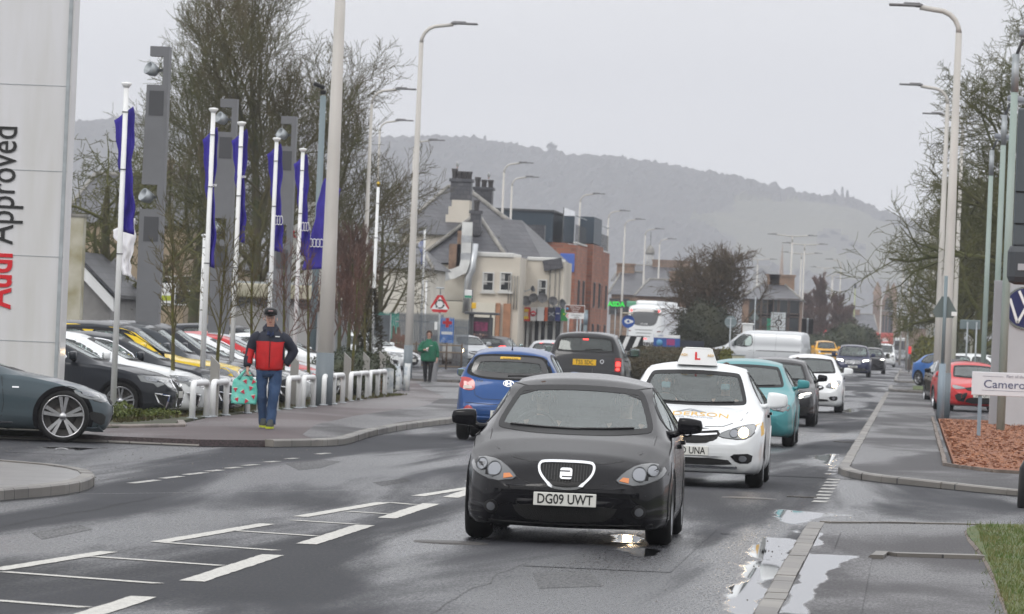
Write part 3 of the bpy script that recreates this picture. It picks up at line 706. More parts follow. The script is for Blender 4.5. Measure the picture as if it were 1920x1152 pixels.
PUD = []
def puddle(pix, z=.003, m=None, gx=.28, gy=2.2):
    """a sheet whose 'pud' attribute rises from 0 at its rim to 1 inside; the material floods it along a ragged line"""
    P_ = [Vector(gnd(*p, z)) for p in pix]; n = len(P_); c = sum(P_, Vector((0, 0)))/n; ar = sum(P_[i].x*P_[(i+1) % n].y-P_[(i+1) % n].x*P_[i].y for i in range(n)); sg = 1 if ar > 0 else -1
    B = []
    for i, a in enumerate(P_):
        b = P_[(i+1) % n]; k = max(1, int((b-a).length/1.0)); B += [a+(b-a)*j/k for j in range(k)]
    n = len(B); x0, x1, y0, y1 = min(p.x for p in B)-gx, max(p.x for p in B)+gx, min(p.y for p in B)-gy, max(p.y for p in B)+gy
    if m is not None: x0 = max(x0, KX+.17)
    nx, ny = max(6, int((x1-x0)/.09)), max(6, int((y1-y0)/.35)); vs = []; at_ = []
    for j in range(ny+1):
        for i in range(nx+1):
            x, y = x0+(x1-x0)*i/nx, y0+(y1-y0)*j/ny; q = Vector((x/gx, y/gy)); dm = 9
            for k in range(n):
                a, b = B[k], B[(k+1) % n]; a = Vector((a.x/gx, a.y/gy)); b = Vector((b.x/gx, b.y/gy)); d = b-a; t = max(0, min(1, (q-a).dot(d)/max(1e-9, d.dot(d)))); dm = min(dm, (q-a-d*t).length)
            ins = inpoly2(x, y, B); vs.append((x, y, z)); at_.append(max(0, min(1, .5+dm*.8 if ins else .5-dm*.9)))
    PUD.append(1); z += .0009*(len(PUD) % 8); vs = [(a, b, z) for a, b, _ in vs]; ob = tag(MB().add(vs, [(j*(nx+1)+i, j*(nx+1)+i+1, (j+1)*(nx+1)+i+1, (j+1)*(nx+1)+i) for j in range(ny) for i in range(nx)]).build('puddle', m or M_roadp), kind='structure'); A_ = ob.data.attributes.new('pud', 'FLOAT', 'POINT')
    for i, v in enumerate(at_): A_.data[i].value = v
def inpoly2(x, y, P_):
    c = False
    for i, a in enumerate(P_):
        b = P_[i-1]
        if (a.y > y) != (b.y > y) and x < (b.x-a.x)*(y-a.y)/(b.y-a.y)+a.x: c = not c
    return c
puddle([(1366, 1120), (1400, 1052), (1420, 1012), (1496, 1006), (1478, 1050), (1434, 1108), (1405, 1160), (1380, 1160)], gy=1.2)
puddle([(1452, 954), (1500, 960), (1600, 966), (1530, 972), (1500, 985), (1498, 999), (1478, 1000), (1484, 985), (1455, 972)], gy=.9)
puddle([(1545, 852), (1567, 852), (1566, 884), (1556, 893), (1552, 872), (1515, 855)], gy=1.2)
puddle([(1512, 1036), (1608, 1044), (1590, 1052), (1570, 1060), (1545, 1075), (1550, 1095), (1525, 1110), (1510, 1152), (1452, 1152), (1496, 1090)], z=.0255, m=M_pavep, gx=.12, gy=.9)
puddle([(1512, 1000), (1540, 1000), (1545, 1022), (1510, 1030)], z=.0255, m=M_pavep, gx=.1, gy=.6)
puddle([(1578, 770), (1600, 766), (1612, 770), (1590, 776)]); puddle([(1655, 742), (1672, 738), (1668, 750), (1655, 758)])
puddle([(90, 836), (190, 841), (150, 845), (95, 842)])
puddle([(1150, 1002), (1190, 1002), (1225, 1040), (1205, 1048), (1170, 1030)])

# repairs, covers and joints in the tarmac
M_rep = tarmac('repair_tarmac', (.028, .028, .030), (.012, .012, .014), .4, .75, bump=1, spec=.18)
for pix in ([(535, 870), (600, 862), (640, 866), (600, 878), (560, 882)], [(1000, 1075), (1105, 1072), (1130, 1100), (1010, 1104)], [(1385, 1000), (1440, 990), (1452, 1003), (1400, 1016)], [(60, 1000), (150, 985), (175, 993), (80, 1012)], [(700, 905), (760, 897), (772, 903), (715, 912)]):
    sheet('road_patch', [[tuple(gnd(*p)) for p in pix]], .0022, M_rep)
M_iron = mat('cast_iron', (.05, .045, .042), .45, metal=.5, bump=.8, bscale=35)
for px, py in ((845, 1018), (1405, 935), (520, 830)):
    x, y = gnd(px, py); o = MB().lathe([(.001, .008), (.30, .008), (.31, 0)], 28, Matrix.Translation((x, y, .0))).build('manhole_cover', M_iron); tag(o, kind='structure')
for y in (60.5, 96): MB_ = MB(); [MB_.box((KX-.24, y+k*.07, .004), (.34, .035, .012)) for k in range(6)]; tag(MB_.build('gully_grate', M_iron), kind='structure')
for a, b in (((-2.9, 30), (-2.75, 75)), ((-7.4, 30), (-7.2, 52)), ((-4.3, 62), (-9.6, 66)), ((-.95, 52.6), (4, 54.6))):
    vs, fs = [], []; k = 60
    for i in range(k+1): x, y = a[0]+(b[0]-a[0])*i/k, a[1]+(b[1]-a[1])*i/k; n_ = noise.noise(Vector((x, y*.8, 3)))*.10; vs += [(x+n_, y, .0016), (x+n_+.014, y, .0016)]
    tag(MB().add(vs, [(2*i, 2*i+1, 2*i+3, 2*i+2) for i in range(k)]).build('tarmac_joint', M_rep), kind='structure')
# ---------------------------------------------------------------- the traffic
P_blk = paint('black_paint', (.004, .004, .006), coat=.38, rough=.2, dirt=.08); P_wht = paint('car_white', (.74, .76, .77)); P_blue = paint('blue_paint', (.010, .06, .21), metal=.2)
P_teal = paint('teal_paint', (.05, .25, .27), metal=.2); P_grey = paint('grey_paint', (.03, .037, .045), metal=.3); P_silv = paint('silver_paint', (.42, .44, .46), metal=.4)
P_dk = paint('charcoal_paint', (.018, .021, .027), metal=.2, coat=.4); P_yel = paint('yellow_paint', (.72, .50, .01)); P_red = paint('red_paint', (.50, .012, .015)); P_navy = paint('navy_paint', (.008, .014, .06), metal=.2)
M_mesh = mat('grille_mesh', (.006, .006, .006), .7, bump=.5, bscale=120)

def lamp_unit(c, view, poly, lens=None, bowls=(), amber=None, lit=None, name='headlight', sides=(1, -1), litm=None):
    for k in sides:
        q = [(x*k, z) for x, z in poly]
        h = c.patch(name, view, q, lens or M_lamp, .006, .05, skirt=.012)
        c.strip('surround', view, q, M_black, .004, .008, .004, parent=h)
        for (x, z, r) in bowls:
            c.patch('reflector', view, circ(x*k, z, r, 18), M_lampin, .009, .05, skirt=.006, parent=h)
            c.strip('bezel', view, circ(x*k, z, r*1.02, 18), M_dgrey, .004, .003, .013, parent=h)
        if amber: c.patch('indicator', view, [(x*k, z) for x, z in amber], M_amber, .010, .05, skirt=.006, parent=h)
        for g_ in (lit or []): c.patch('lit_bulb', view, [(x*k, z) for x, z in g_], litm or M_lit, .012, .05, skirt=.008, parent=h)
def groove(c, view, pts, w=.004, m=None, name='panel_seam', off=.0015): return c.strip(name, view, pts, m or M_black, w, w, off, closed=False)
def wipers(c, z, view='F'):
    for a in ([(-.05, z), (.25, z+.01), (.5, z+.025)], [(-.55, z+.02), (-.25, z+.005), (.05, z)]): c.strip('wiper', view, a, M_black, .004, .004, .016, closed=False)
def aerial(c, root, l, dz=.12, dy=.1):
    p, n = c.ray('T', .0, l); MB().tube([p-Vector((0, 0, .01)), p+Vector((0, dy*.2, dz*.2)), p+Vector((0, dy, dz))], [.018, .008, .004], 6).build('aerial', M_black, root)
def badge_ring(c, view, x, z, r, m=M_chrome, t=.012, off=.02, parent=None): return c.strip('badge', view, circ(x, z, r, 20), m, t, 0, off, parent=parent, res=.03)

# black hatchback, nearest
sp = hatch(L=4.32, W=1.75, H=1.41, rw=.325, fo=.86, c0=1.02, zc=.925, wt=2.08, zh=.70, gc=.13,
    top=[(0, .47), (.02, .53), (.05, .59), (.12, .67), (.3, .755), (.7, .865), (1.02, .925), (2.08, 1.295), (2.28, 1.36), (2.8, 1.41), (3.3, 1.38), (3.75, 1.29), (3.85, 1.23), (4.15, .97), (4.25, .91), (4.3, .7), (4.32, .58)],
    wind=[(0, .915), (.35, .92), (.60, .945), (.65, .96), (.53, 1.245), (.46, 1.268), (0, 1.288)],
    rear=[(0, 1.0), (.42, 1.01), (.56, 1.03), (.50, 1.20), (.3, 1.235), (0, 1.245)],
    plan=[(0, .56), (.04, .70), (.12, .80), (.3, .92), (.6, .99), (1.2, 1), (3.4, 1), (3.95, .96), (4.2, .88), (4.29, .8), (4.32, .68)],
    wr=[(0, .7), (.4, .74), (1.0, .80), (1.1, .795), (2.08, .70), (2.5, .66), (3.3, .63), (3.8, .60), (4.2, .76), (4.32, .8)],
    spokes=7, mir=(1.42, .98), mirs=(.215, .14, .14), tw=.205)
seat, c = make_car('hatchback', 'black five-door hatchback with silver ringed grille driving at the front of the oncoming queue', 'car', sp, P_blk, (-2.84, 46.15), R(.6))
lamp_unit(c, 'F', rnd([(.40, .53), (.60, .505), (.78, .575), (.82, .655), (.72, .70), (.58, .68), (.47, .61)], 1), mat('smoked_lens', (.09, .095, .10), .15, metal=.3, coat=1), bowls=[(.60, .60, .056), (.71, .635, .044)], amber=[(.44, .54), (.52, .525), (.52, .565), (.47, .57)])
gp = rnd([(-.195, .668), (.195, .668), (.225, .64), (.21, .575), (.125, .482), (.0, .468), (-.125, .482), (-.21, .575), (-.225, .64)], 2)
gr = c.patch('grille', 'F', gp, M_black, .008, .05, skirt=.015); c.strip('grille_surround', 'F', gp, M_chrome, .004, .018, .020, parent=gr)
for k in range(-8, 9):
    x = k*.024; hh = .085-abs(x)*.12
    c.patch('slat', 'F', rrect(x, .583+abs(x)*.06, .005, hh*1.8, .002, 1), mat('slat_grey', (.03, .03, .03), .4), .02, .1, skirt=.012, parent=gr)
bd = c.patch('badge', 'F', rrect(0, .575, .10, .09, .02), M_chrome, .03, .04, skirt=.02, parent=gr)
for zz, xo in ((.598, -.012), (.554, .012)): c.patch('badge_groove', 'F', [(xo-.045, zz), (xo+.045, zz), (xo+.045, zz-.007), (xo-.045, zz-.007)], M_black, .034, .05, parent=bd)
plate(c, 'F', .375, 'DG09 UWT')
groove(c, 'F', [(-.47, .47), (-.40, .33), (-.25, .235), (0, .215), (.25, .235), (.40, .33), (.47, .47)], .005, name='bumper_crease', off=.004)
c.patch('lower_grille', 'F', rnd([(-.44, .33), (.44, .33), (.40, .25), (.30, .19), (-.30, .19), (-.40, .25)], 1), M_mesh, .006, .06, skirt=.01)
for k in (1, -1):
    f = c.patch('fog_light', 'F', circ(k*.61, .295, .034, 16), M_lampin, .012, .05, skirt=.02); c.strip('fog_bezel', 'F', circ(k*.61, .295, .044, 16), M_black, .012, .012, .012, parent=f)
    groove(c, 'F', [(k*.30, .675), (k*.46, .705), (k*.60, .765), (k*.69, .84), (k*.70, .915)])
groove(c, 'F', [(-.30, .675), (-.2, .685), (.2, .685), (.30, .675)]); wipers(c, .937)
for k in (1, -1):
    groove(c, 'F', [(k*.83, .62), (k*.80, .48), (k*.66, .43), (k*.48, .47)], .003); groove(c, 'F', [(k*.25, .46), (k*.30, .50), (k*.42, .545)], .004)
c.strip('bumper_lip', 'F', [(-.72, .185), (-.5, .165), (0, .155), (.5, .165), (.72, .185)], M_black, .016, .012, .012, closed=False)
aerial(c, seat, 3.6)
MB().box((0, 2.0-2.16, 1.215), (.24, .03, .065), bev=.02).build('rear_view_mirror', M_int, seat)

# white learner car
sp = hatch(L=4.37, W=1.81, H=1.47, rw=.325, fo=.90, c0=1.2, zc=.955, wt=2.0, zh=.72, mir=(1.6, 1.02), mirs=(.25, .17, .19))
ast, c = make_car('learner_car', 'white hatchback with a driving school sign on its roof, second in the oncoming queue', 'car', sp, P_wht, (-2.62, 65.1))
lamp_unit(c, 'F', rnd([(.36, .60), (.66, .575), (.78, .64), (.80, .76), (.66, .74), (.42, .655)], 1), bowls=[(.55, .645, .05)], lit=[circ(.66, .655, .055, 16)])
gp = rnd([(-.40, .66), (-.2, .70), (.2, .70), (.40, .66), (.34, .56), (.2, .52), (-.2, .52), (-.34, .56)], 1)
gr = c.patch('grille', 'F', gp, M_mesh, .008, .06, skirt=.015)
for zz, w_ in ((.665, .37), (.615, .35)): c.patch('chrome_bar', 'F', [(-w_, zz+.004), (-w_*.5, zz-.014), (w_*.5, zz-.014), (w_, zz+.004), (w_, zz+.022), (w_*.5, zz+.008), (-w_*.5, zz+.008), (-w_, zz+.022)], M_chrome, .02, .05, skirt=.015, parent=gr)
bd = c.patch('badge', 'F', circ(0, .645, .068, 20), M_black, .034, .04, skirt=.03, parent=gr); c.strip('badge_ring', 'F', circ(0, .645, .062, 20), M_chrome, .012, .004, .042, parent=bd, res=.03); c.patch('griffin', 'F', [(-.03, .62), (.0, .655), (-.045, .665), (.02, .69), (.05, .66), (.02, .645), (.04, .62), (.01, .635)], M_chrome, .042, .04, parent=bd)
plate(c, 'F', .43, '', tx=.05)
pl = [o for o in kids(ast) if o.name.startswith('number_plate')][0]
p, n = c.ray('F', .0, .43); text('O UNA', .113, Matrix.Translation((.075, min(v.co.y for v in pl.data.vertices)-.002, .428)) @ FX, M_ink, pl, sx=.80, ext=.001, bold=.0016)
c.patch('lower_grille', 'F', rnd([(-.48, .35), (.48, .35), (.56, .27), (-.56, .27)], 1), M_mesh, .006, .06, skirt=.01); groove(c, 'F', [(-.6, .25), (.6, .25)], .012, M_chrome, 'chrome_strip', .012)
for k in (1, -1):
    f = c.patch('fog_light', 'F', rnd([(k*.50, .40), (k*.78, .42), (k*.76, .30), (k*.60, .30)], 1), M_black, .008, .05, skirt=.01); c.patch('reflector', 'F', circ(k*.66, .355, .045, 14, ry=.035), M_lampin, .02, .05, skirt=.012, parent=f)
    groove(c, 'F', [(k*.2, .715), (k*.42, .725), (k*.62, .80), (k*.68, .9)])
    c.patch('yellow_flash', 'S' if k > 0 else 'Z', [(.42, .74), (.75, .80), (.78, .66), (.5, .62)], mat('decal_amber', (.75, .42, .03), .4), .003, .08)
wipers(c, .975)
M_dec = mat('decal_grey', (.25, .27, .3), .4)
def hood_text(s_, size, l, x, m, sx=1):
    o = text(s_, size, Matrix(), m, None, ext=0, sx=sx)
    for v in o.data.vertices: p, n = c.ray('T', v.co.x+x, l+v.co.y); v.co = p+n*.003
    o.parent = ast; return o
hood_text('ANDERSON', .32, .62, 0, mat('decal_amber', (0, 0, 0)), .55); hood_text('DRIVER TRAINING', .11, .44, 0, M_dec, .62)
for q in ([(-.2, .72), (-.02, .93), (.02, .93), (-.13, .72)], [(.03, .92), (.2, .72), (.12, .72), (-.0, .86)], [(-.03, .80), (.05, .86), (.02, .78)]): c.patch('emblem', 'T', q, M_dec, .003, .08)
rb = empty('roof_sign', (-2.62, 65.1-2.18+2.15, 1.43), 0, 'white tapered learner sign with a red L on the roof of the white hatchback', 'roof sign')
mb = MB(); rb.scale = (.62, .7, .74); pf = [(-.40, 0), (.40, 0), (.28, .27), (-.28, .27)]; vs = [(x, -.10+z*.2, z) for x, z in pf]+[(x, .22-z*.1, z) for x, z in pf]
mb.add(vs, [(0, 1, 2, 3), (7, 6, 5, 4), (0, 4, 5, 1), (1, 5, 6, 2), (2, 6, 7, 3), (3, 7, 4, 0)]); mb.box((0, .05, .272), (.5, .2, .03), bev=.012); mb.build('sign_box', M_white, rb)
for k in (1, -1): MB().add([(k*.14, -.102+.01, .03), (k*.38, -.102+.01, .03), (k*.355, -.102+.022, .09), (k*.16, -.102+.022, .09)], [(0, 1, 2, 3)] if k > 0 else [(3, 2, 1, 0)]).build('amber_panel', mat('decal_amber', (0, 0, 0)), rb); text('ADI', .055, face(k*.26, -.085, .16), mat('decal_amber', (0, 0, 0)), rb, sx=1.4)
text('L', .17, face(0, -.083, .14), mat('l_red', (.75, .02, .02), .5), rb, bold=.006, sx=1.3, name='letter')

# teal hatchback
sp = hatch(L=4.06, W=1.77, H=1.45, rw=.32, fo=.82, c0=1.05, zc=.97, wt=1.85, zh=.74, mirror_m=P_teal)
o, c = make_car('teal_hatchback', 'pale teal hatchback third in the oncoming queue', 'car', sp, P_teal, (-2.8, 91.0))
lamp_unit(c, 'F', rnd([(.45, .62), (.74, .58), (.80, .68), (.7, .73), (.5, .69)], 1), bowls=[(.6, .65, .045)]); gr = c.patch('grille', 'F', rnd([(-.45, .60), (.45, .60), (.40, .40), (-.40, .40)], 1), M_mesh, .008, .06, skirt=.012); badge_ring(c, 'F', 0, .6, .06, parent=gr); plate(c, 'F', .42, ''); wipers(c, .99)
# black hatchback with running lamps
sp = hatch(L=4.42, W=1.80, H=1.43, rw=.325, fo=.88, c0=1.2, zc=.94, wt=2.0, zh=.70)
o, c = make_car('dark_hatchback', 'gloss black hatchback with slanted white running lamps, fourth in the oncoming queue', 'car', sp, P_blk, (-2.88, 113.9))
lamp_unit(c, 'F', rnd([(.42, .575), (.74, .60), (.80, .72), (.66, .70), (.45, .63)], 1), lit=[[(.44, .62), (.50, .65), (.72, .705), (.78, .70), (.5, .625)], [(.5, .59), (.6, .63), (.62, .61), (.53, .58)]], litm=M_litw)
gr = c.patch('grille', 'F', rnd([(-.42, .60), (.42, .60), (.34, .40), (-.34, .40)], 1), M_mesh, .008, .06, skirt=.012); badge_ring(c, 'F', 0, .52, .085, parent=gr); plate(c, 'F', .33, ''); wipers(c, .96)
for k in (1, -1): c.patch('air_intake', 'F', rnd([(k*.42, .40), (k*.76, .44), (k*.74, .26), (k*.48, .24)], 1), M_mesh, .006, .06, skirt=.01)
# small white hatchback
sp = hatch(L=4.02, W=1.74, H=1.48, rw=.31, fo=.80, c0=1.0, zc=.99, wt=1.75, zh=.76, mirs=(.24, .15, .18))
corsa, c = make_car('white_hatchback', 'white supermini with one headlamp lit, fifth in the oncoming queue', 'car', sp, P_wht, (-2.6, 137.4))
lamp_unit(c, 'F', rnd([(.38, .66), (.62, .62), (.76, .70), (.80, .84), (.62, .80)], 1), bowls=[(.52, .70, .05)], lit=[circ(.64, .72, .07, 14)])
gr = c.patch('grille', 'F', rnd([(-.32, .70), (.32, .70), (.40, .62), (.22, .54), (-.22, .54), (-.40, .62)], 1), M_mesh, .008, .06, skirt=.012); c.patch('chrome_bar', 'F', [(-.33, .66), (-.1, .62), (.1, .62), (.33, .66), (.33, .635), (.1, .595), (-.1, .595), (-.33, .635)], M_chrome, .02, .05, skirt=.01, parent=gr)
plate(c, 'F', .43, ''); c.patch('lower_grille', 'F', rnd([(-.45, .36), (.45, .36), (.55, .29), (-.55, .29)], 1), M_mesh, .006, .06, skirt=.01); wipers(c, 1.01)
for k in (1, -1): f = c.patch('fog_light', 'F', rnd([(k*.50, .42), (k*.74, .44), (k*.72, .32), (k*.56, .32)], 1), M_black, .008, .05, skirt=.01); c.patch('reflector', 'F', circ(k*.63, .38, .035, 12), M_lampin, .02, .05, skirt=.012, parent=f)

def suv(L=4.6, W=1.88, H=1.68, gc=.22, rw=.36, wb=2.75, fo=.88, zc=1.12, c0=1.3, wt=1.95, zh=.98, box=.0, **k):
    h = H
    sp = dict(L=L, W=W, H=H, gc=gc, rw=rw, axles=[fo, fo+wb], cowl=(c0, zc), tw=.24, rr=.74,
        top=[(0, .66), (.03, .78), (.07, .88), (.16, zh), (.5, zh+.06), (c0-.2, zc-.05), (c0, zc), (wt, h-.11), (wt+.2, h-.045), (wt+.8, h), (L-1.0, h-.02), (L-.5-.0+box, h-.06), (L-.38+box, h-.12), (L-.12, zc+.03), (L-.06, zc-.06), (L-.01, .8), (L, .7)],
        belt=[(0, .6), (.2, zh-.05), (.9, zc-.12), (c0, zc-.07), (2, zc-.04), (L-.8, zc), (L-.1, zc-.02), (L, .7)],
        wr=[(0, .74), (.4, .80), (c0, .83), (c0+.1, .82), (wt, .72), (L-1, .70), (L-.4, .69), (L-.1, .82), (L, .84)],
        wind=[(0, zc+.015), (.4, zc+.025), (W/2-.26, zc+.04), (W/2-.23, zc+.06), (W/2-.32, h-.135), (.5, h-.12), (0, h-.10)],
        rear=[(0, zc+.08), (.5, zc+.09), (W/2-.27, zc+.11), (W/2-.33, h-.17), (.4, h-.145), (0, h-.14)],
        side=[[(c0+.38, zc+.0), (c0+.82, h-.20), (c0+1.1, h-.15), (c0+1.4, h-.14), (c0+1.4, zc+.0)], [(c0+1.5, zc+.0), (c0+1.5, h-.14), (c0+2.2, h-.15), (c0+2.35, h-.2), (c0+2.42, zc+.02)]],
        seams=[[(c0+.3, zc-.07), (c0+.28, .5), (c0+.34, .3)], [(c0+1.45, zc-.03), (c0+1.45, .5), (c0+1.42, .3)], [(c0+.34, .3), (c0+1.42, .3)]],
        handles=[(c0+1.25, zc-.13), (c0+2.15, zc-.12)], mir=(c0+.42, zc+.08), mirs=(.24, .14, .2))
    sp.update(k); return sp
# dark blue SUV
sp = suv(L=4.93, W=2.0, H=1.78, fo=.88, wb=2.95, rw=.39)
gle, c = make_car('dark_blue_suv', 'dark blue off-road car with ribbed chrome grille behind the white supermini', 'car', sp, P_navy, (-3.3, 298, .0))
lamp_unit(c, 'F', rnd([(.50, .86), (.66, .80), (.90, .84), (.90, .97), (.62, .95)], 1), lit=[[(.52, .90), (.62, .94), (.88, .95), (.88, .91), (.64, .90), (.60, .84), (.54, .85)]], litm=M_litw)
gp = rnd([(-.46, .95), (.46, .95), (.50, .80), (.34, .66), (-.34, .66), (-.50, .80)], 1); gr = c.patch('grille', 'F', gp, M_mesh, .008, .06, skirt=.012)
for k in range(-11, 12): c.patch('slat', 'F', rrect(k*.038, .81, .012, .2, .004, 1), M_chrome, .02, .1, skirt=.01, parent=gr)
b_ = badge_ring(c, 'F', 0, .80, .11, parent=gr, off=.04)
for a in (90, 210, 330): c.patch('star_point', 'F', [(.012*math.cos(R(a+90)), .80+.012*math.sin(R(a+90))), (.1*math.cos(R(a)), .8+.1*math.sin(R(a))), (-.012*math.cos(R(a+90)), .80-.012*math.sin(R(a+90)))], M_chrome, .04, .05, parent=b_)
plate(c, 'F', .56, 'N77 JEM'); c.patch('lower_grille', 'F', rnd([(-.8, .42), (-.5, .5), (.5, .5), (.8, .42), (.6, .3), (-.6, .3)], 1), M_mesh, .006, .06, skirt=.01)
groove(c, 'F', [(-.85, .34), (-.6, .48), (-.5, .36), (.5, .36), (.6, .48), (.85, .34)], .015, M_chrome, 'chrome_strip', .02); wipers(c, 1.14)
sp = suv(L=4.6, W=1.9, H=1.66, ns=80)
o, c = make_car('black_suv', 'black off-road car tucked behind the dark blue one', 'car', sp, P_blk, (-2.65, 338), detail=1); lamp_unit(c, 'F', rrect(.72, .9, .3, .12, .03), lit=[rrect(.74, .92, .2, .03, .01)], litm=M_litw)

# ---- seen from behind on the left carriageway
sp = hatch(L=3.67, W=1.66, H=1.50, rw=.30, wb=2.385, fo=.70, c0=.85, zc=1.0, wt=1.55, zh=.80, gc=.18, tw=.175,
    rear=[(0, .985), (.40, .995), (.64, 1.05), (.665, 1.10), (.56, 1.33), (.3, 1.355), (0, 1.36)],
    top=[(0, .58), (.03, .66), (.1, .76), (.2, .82), (.5, .9), (.85, 1.0), (1.55, 1.38), (1.8, 1.46), (2.3, 1.50), (2.9, 1.475), (3.28, 1.43), (3.36, 1.38), (3.52, 1.02), (3.58, .92), (3.62, .72), (3.66, .58), (3.67, .5)],
    bot=[(0, .40), (.03, .27), (.1, .2), (.5, .17), (3.1, .17), (3.4, .24), (3.6, .28), (3.65, .32), (3.67, .42)],
    plan=[(0, .60), (.04, .76), (.12, .865), (.3, .95), (.7, 1), (3.0, 1), (3.35, .985), (3.55, .95), (3.64, .90), (3.67, .84)],
    wr=[(0, .7), (.85, .8), (.95, .79), (1.55, .70), (2.4, .68), (3.3, .68), (3.5, .80), (3.67, .85)], mir=(1.2, 1.03), spokes=7)
i10, c = make_car('blue_hatchback', 'blue supermini seen from behind waiting left of the black hatchback', 'car', sp, P_blue, (-6.32, 85.4), R(180))
c.strip('window_band', 'R', rnd(mir([(0, 1.0), (.42, 1.01), (.62, 1.07), (.53, 1.315), (.3, 1.335), (0, 1.34)]), 2), M_trim, .085, .004, .006, res=.05)
for k in (1, -1):
    h = c.patch('tail_light', 'R', rnd([(k*.52, .80), (k*.66, .78), (k*.80, .86), (k*.80, .98), (k*.66, .99), (k*.54, .95)], 2), M_redlens, .012, .05, skirt=.02)
    c.patch('reversing_lens', 'R', rnd([(k*.57, .81), (k*.72, .82), (k*.70, .87), (k*.58, .86)], 1), mat('clear_lens', (.6, .5, .45), .15, coat=1), .018, .05, skirt=.01, parent=h)
    c.patch('rear_reflector', 'R', rnd([(k*.54, .44), (k*.66, .42), (k*.70, .50), (k*.62, .56), (k*.54, .52)], 2), M_redlens, .012, .05, skirt=.02)
b_ = c.strip('badge', 'R', circ(0, .915, .085, 24, ry=.05), M_chrome, .012, 0, .015, res=.03); c.patch('letter', 'R', [(.05, .945), (.02, .945), (.015, .92), (-.02, .925), (-.015, .945), (-.04, .945), (-.05, .885), (-.025, .885), (-.015, .905), (.02, .90), (.02, .885), (.045, .885)], M_chrome, .015, .05, parent=b_)
groove(c, 'R', [(-.56, .99), (-.52, .72), (-.4, .66), (.4, .66), (.52, .72), (.56, .99)]); groove(c, 'R', [(-.74, .60), (-.3, .58), (.3, .58), (.74, .60)], .005)
M_bk = M_black; c.patch('bumper_trim', 'R', rnd([(-.5, .34), (.5, .34), (.58, .24), (-.58, .24)], 1), M_black, .006, .06, skirt=.01)
pl = plate(c, 'R', .43, ''); p, n = c.ray('R', 0, .43)
my = max(v.co.y for v in pl.data.vertices); Mt = Matrix.Translation((.15, my+.002, .428)) @ Matrix.Rotation(math.pi, 4, 'Z') @ FX; text('SC6', .113, Mt, M_ink, pl, sx=.8, ext=.001, bold=.0016)
c.strip('wiper', 'R', [(.02, 1.035), (-.15, 1.045), (-.36, 1.04)], M_black, .012, .012, .02, closed=False); aerial(c, i10, 3.1, .16, -.08)
s_ = c.patch('dealer_sticker', 'R', rrect(0, 1.315, .32, .035, .01), M_plateY, .012, .05, skirt=.008); p, n = c.ray('R', 0, 1.315)
text('Arnold Clark', .034, Matrix.Translation((0, p.y+.016, 1.314)) @ Matrix.Rotation(math.pi, 4, 'Z') @ FX @ Matrix.Rotation(R(-20), 4, 'X'), M_ink, s_, ext=.001, sx=1.3)
text('i10', .06, Matrix.Translation((.46, c.ray('R', .46, .94)[0].y+.006, .94)) @ Matrix.Rotation(math.pi, 4, 'Z') @ FX, M_chrome, i10, ext=.002, sx=1.5)

def rear_lights(c, poly, m=None, inner=None, mi=None):
    for k in (1, -1):
        h = c.patch('tail_light', 'R', [(k*x, z) for x, z in poly], m or M_redlens, .012, .05, skirt=.02)
        if inner: c.patch('lit_bulb', 'R', [(k*x, z) for x, z in inner], mi or M_brake, .018, .05, skirt=.01, parent=h)
# large grey luxury off-road car
P_rr = paint('graphite_paint', (.022, .023, .026), metal=.2)
sp = suv(L=5.0, W=2.0, H=1.82, fo=.85, wb=2.92, rw=.39, zc=1.2, zh=1.08, glass=M_glassd, mirs=(.28, .16, .24),
    top=[(0, .66), (.03, .8), (.07, .92), (.16, 1.03), (.5, 1.1), (1.2, 1.17), (1.4, 1.2), (2.1, 1.70), (2.4, 1.78), (3.0, 1.82), (4.2, 1.805), (4.62, 1.78), (4.72, 1.72), (4.92, 1.24), (4.96, 1.1), (4.99, .8), (5.0, .7)],
    rear=[(0, 1.29), (.5, 1.295), (.70, 1.31), (.73, 1.34), (.67, 1.62), (.5, 1.655), (0, 1.66)],
    plan=[(0, .60), (.04, .76), (.12, .865), (.3, .95), (.7, 1), (4.3, 1), (4.7, .985), (4.9, .95), (4.97, .91), (5.0, .86)])
rr_, c = make_car('graphite_suv', 'large graphite off-road car seen from behind with a yellow plate and lit brake lamps', 'car', sp, P_rr, (-8.42, 139.5), R(180))
rear_lights(c, rrect(.86, .98, .17, .36, .03), inner=rrect(.86, 1.0, .10, .12, .02)); rear_lights(c, rrect(.86, .98, .17, .36, .03), inner=rrect(.86, .87, .08, .07, .02))
plate(c, 'R', 1.02, 'T55 SDC', True, w=.6, h=.15); groove(c, 'R', [(-.74, 1.2), (.74, 1.2)], .006); groove(c, 'R', [(-.76, 1.25), (-.74, .82), (.74, .82), (.76, 1.25)], .005); c.patch('rear_bumper', 'R', [(-.9, .62), (.9, .62), (.85, .36), (-.85, .36)], M_black, .01, .08, skirt=.02)
badge_ring(c, 'R', -.45, 1.05, .05); aerial(c, rr_, 4.3, .1, .02); c.strip('wiper', 'R', [(.0, 1.34), (-.3, 1.36), (-.45, 1.36)], M_black, .012, .012, .02, closed=False); c.patch('high_brake_lamp', 'R', rrect(0, 1.61, .14, .03, .01), M_brake, .012, .05, skirt=.01)

def recolour(o, pairs):
    for q in [o]+list(o.children_recursive):
        if q.type == 'MESH':
            for sl in q.material_slots:
                if sl.material in pairs: mm = pairs[sl.material]; sl.link = 'OBJECT'; sl.material = mm
def clone(src, loc, rz, label, pairs=None, group=None, name=None, sc=None):
    o = copy_tree(src); o.location = loc if len(loc) == 3 else (*loc, 0); o.rotation_euler.z = rz; o['label'] = label
    if name: o.name = name
    if 'group' in o and not group: del o['group']
    if group: o['group'] = group
    if sc: o.scale = sc
    if pairs: recolour(o, pairs)
    return o

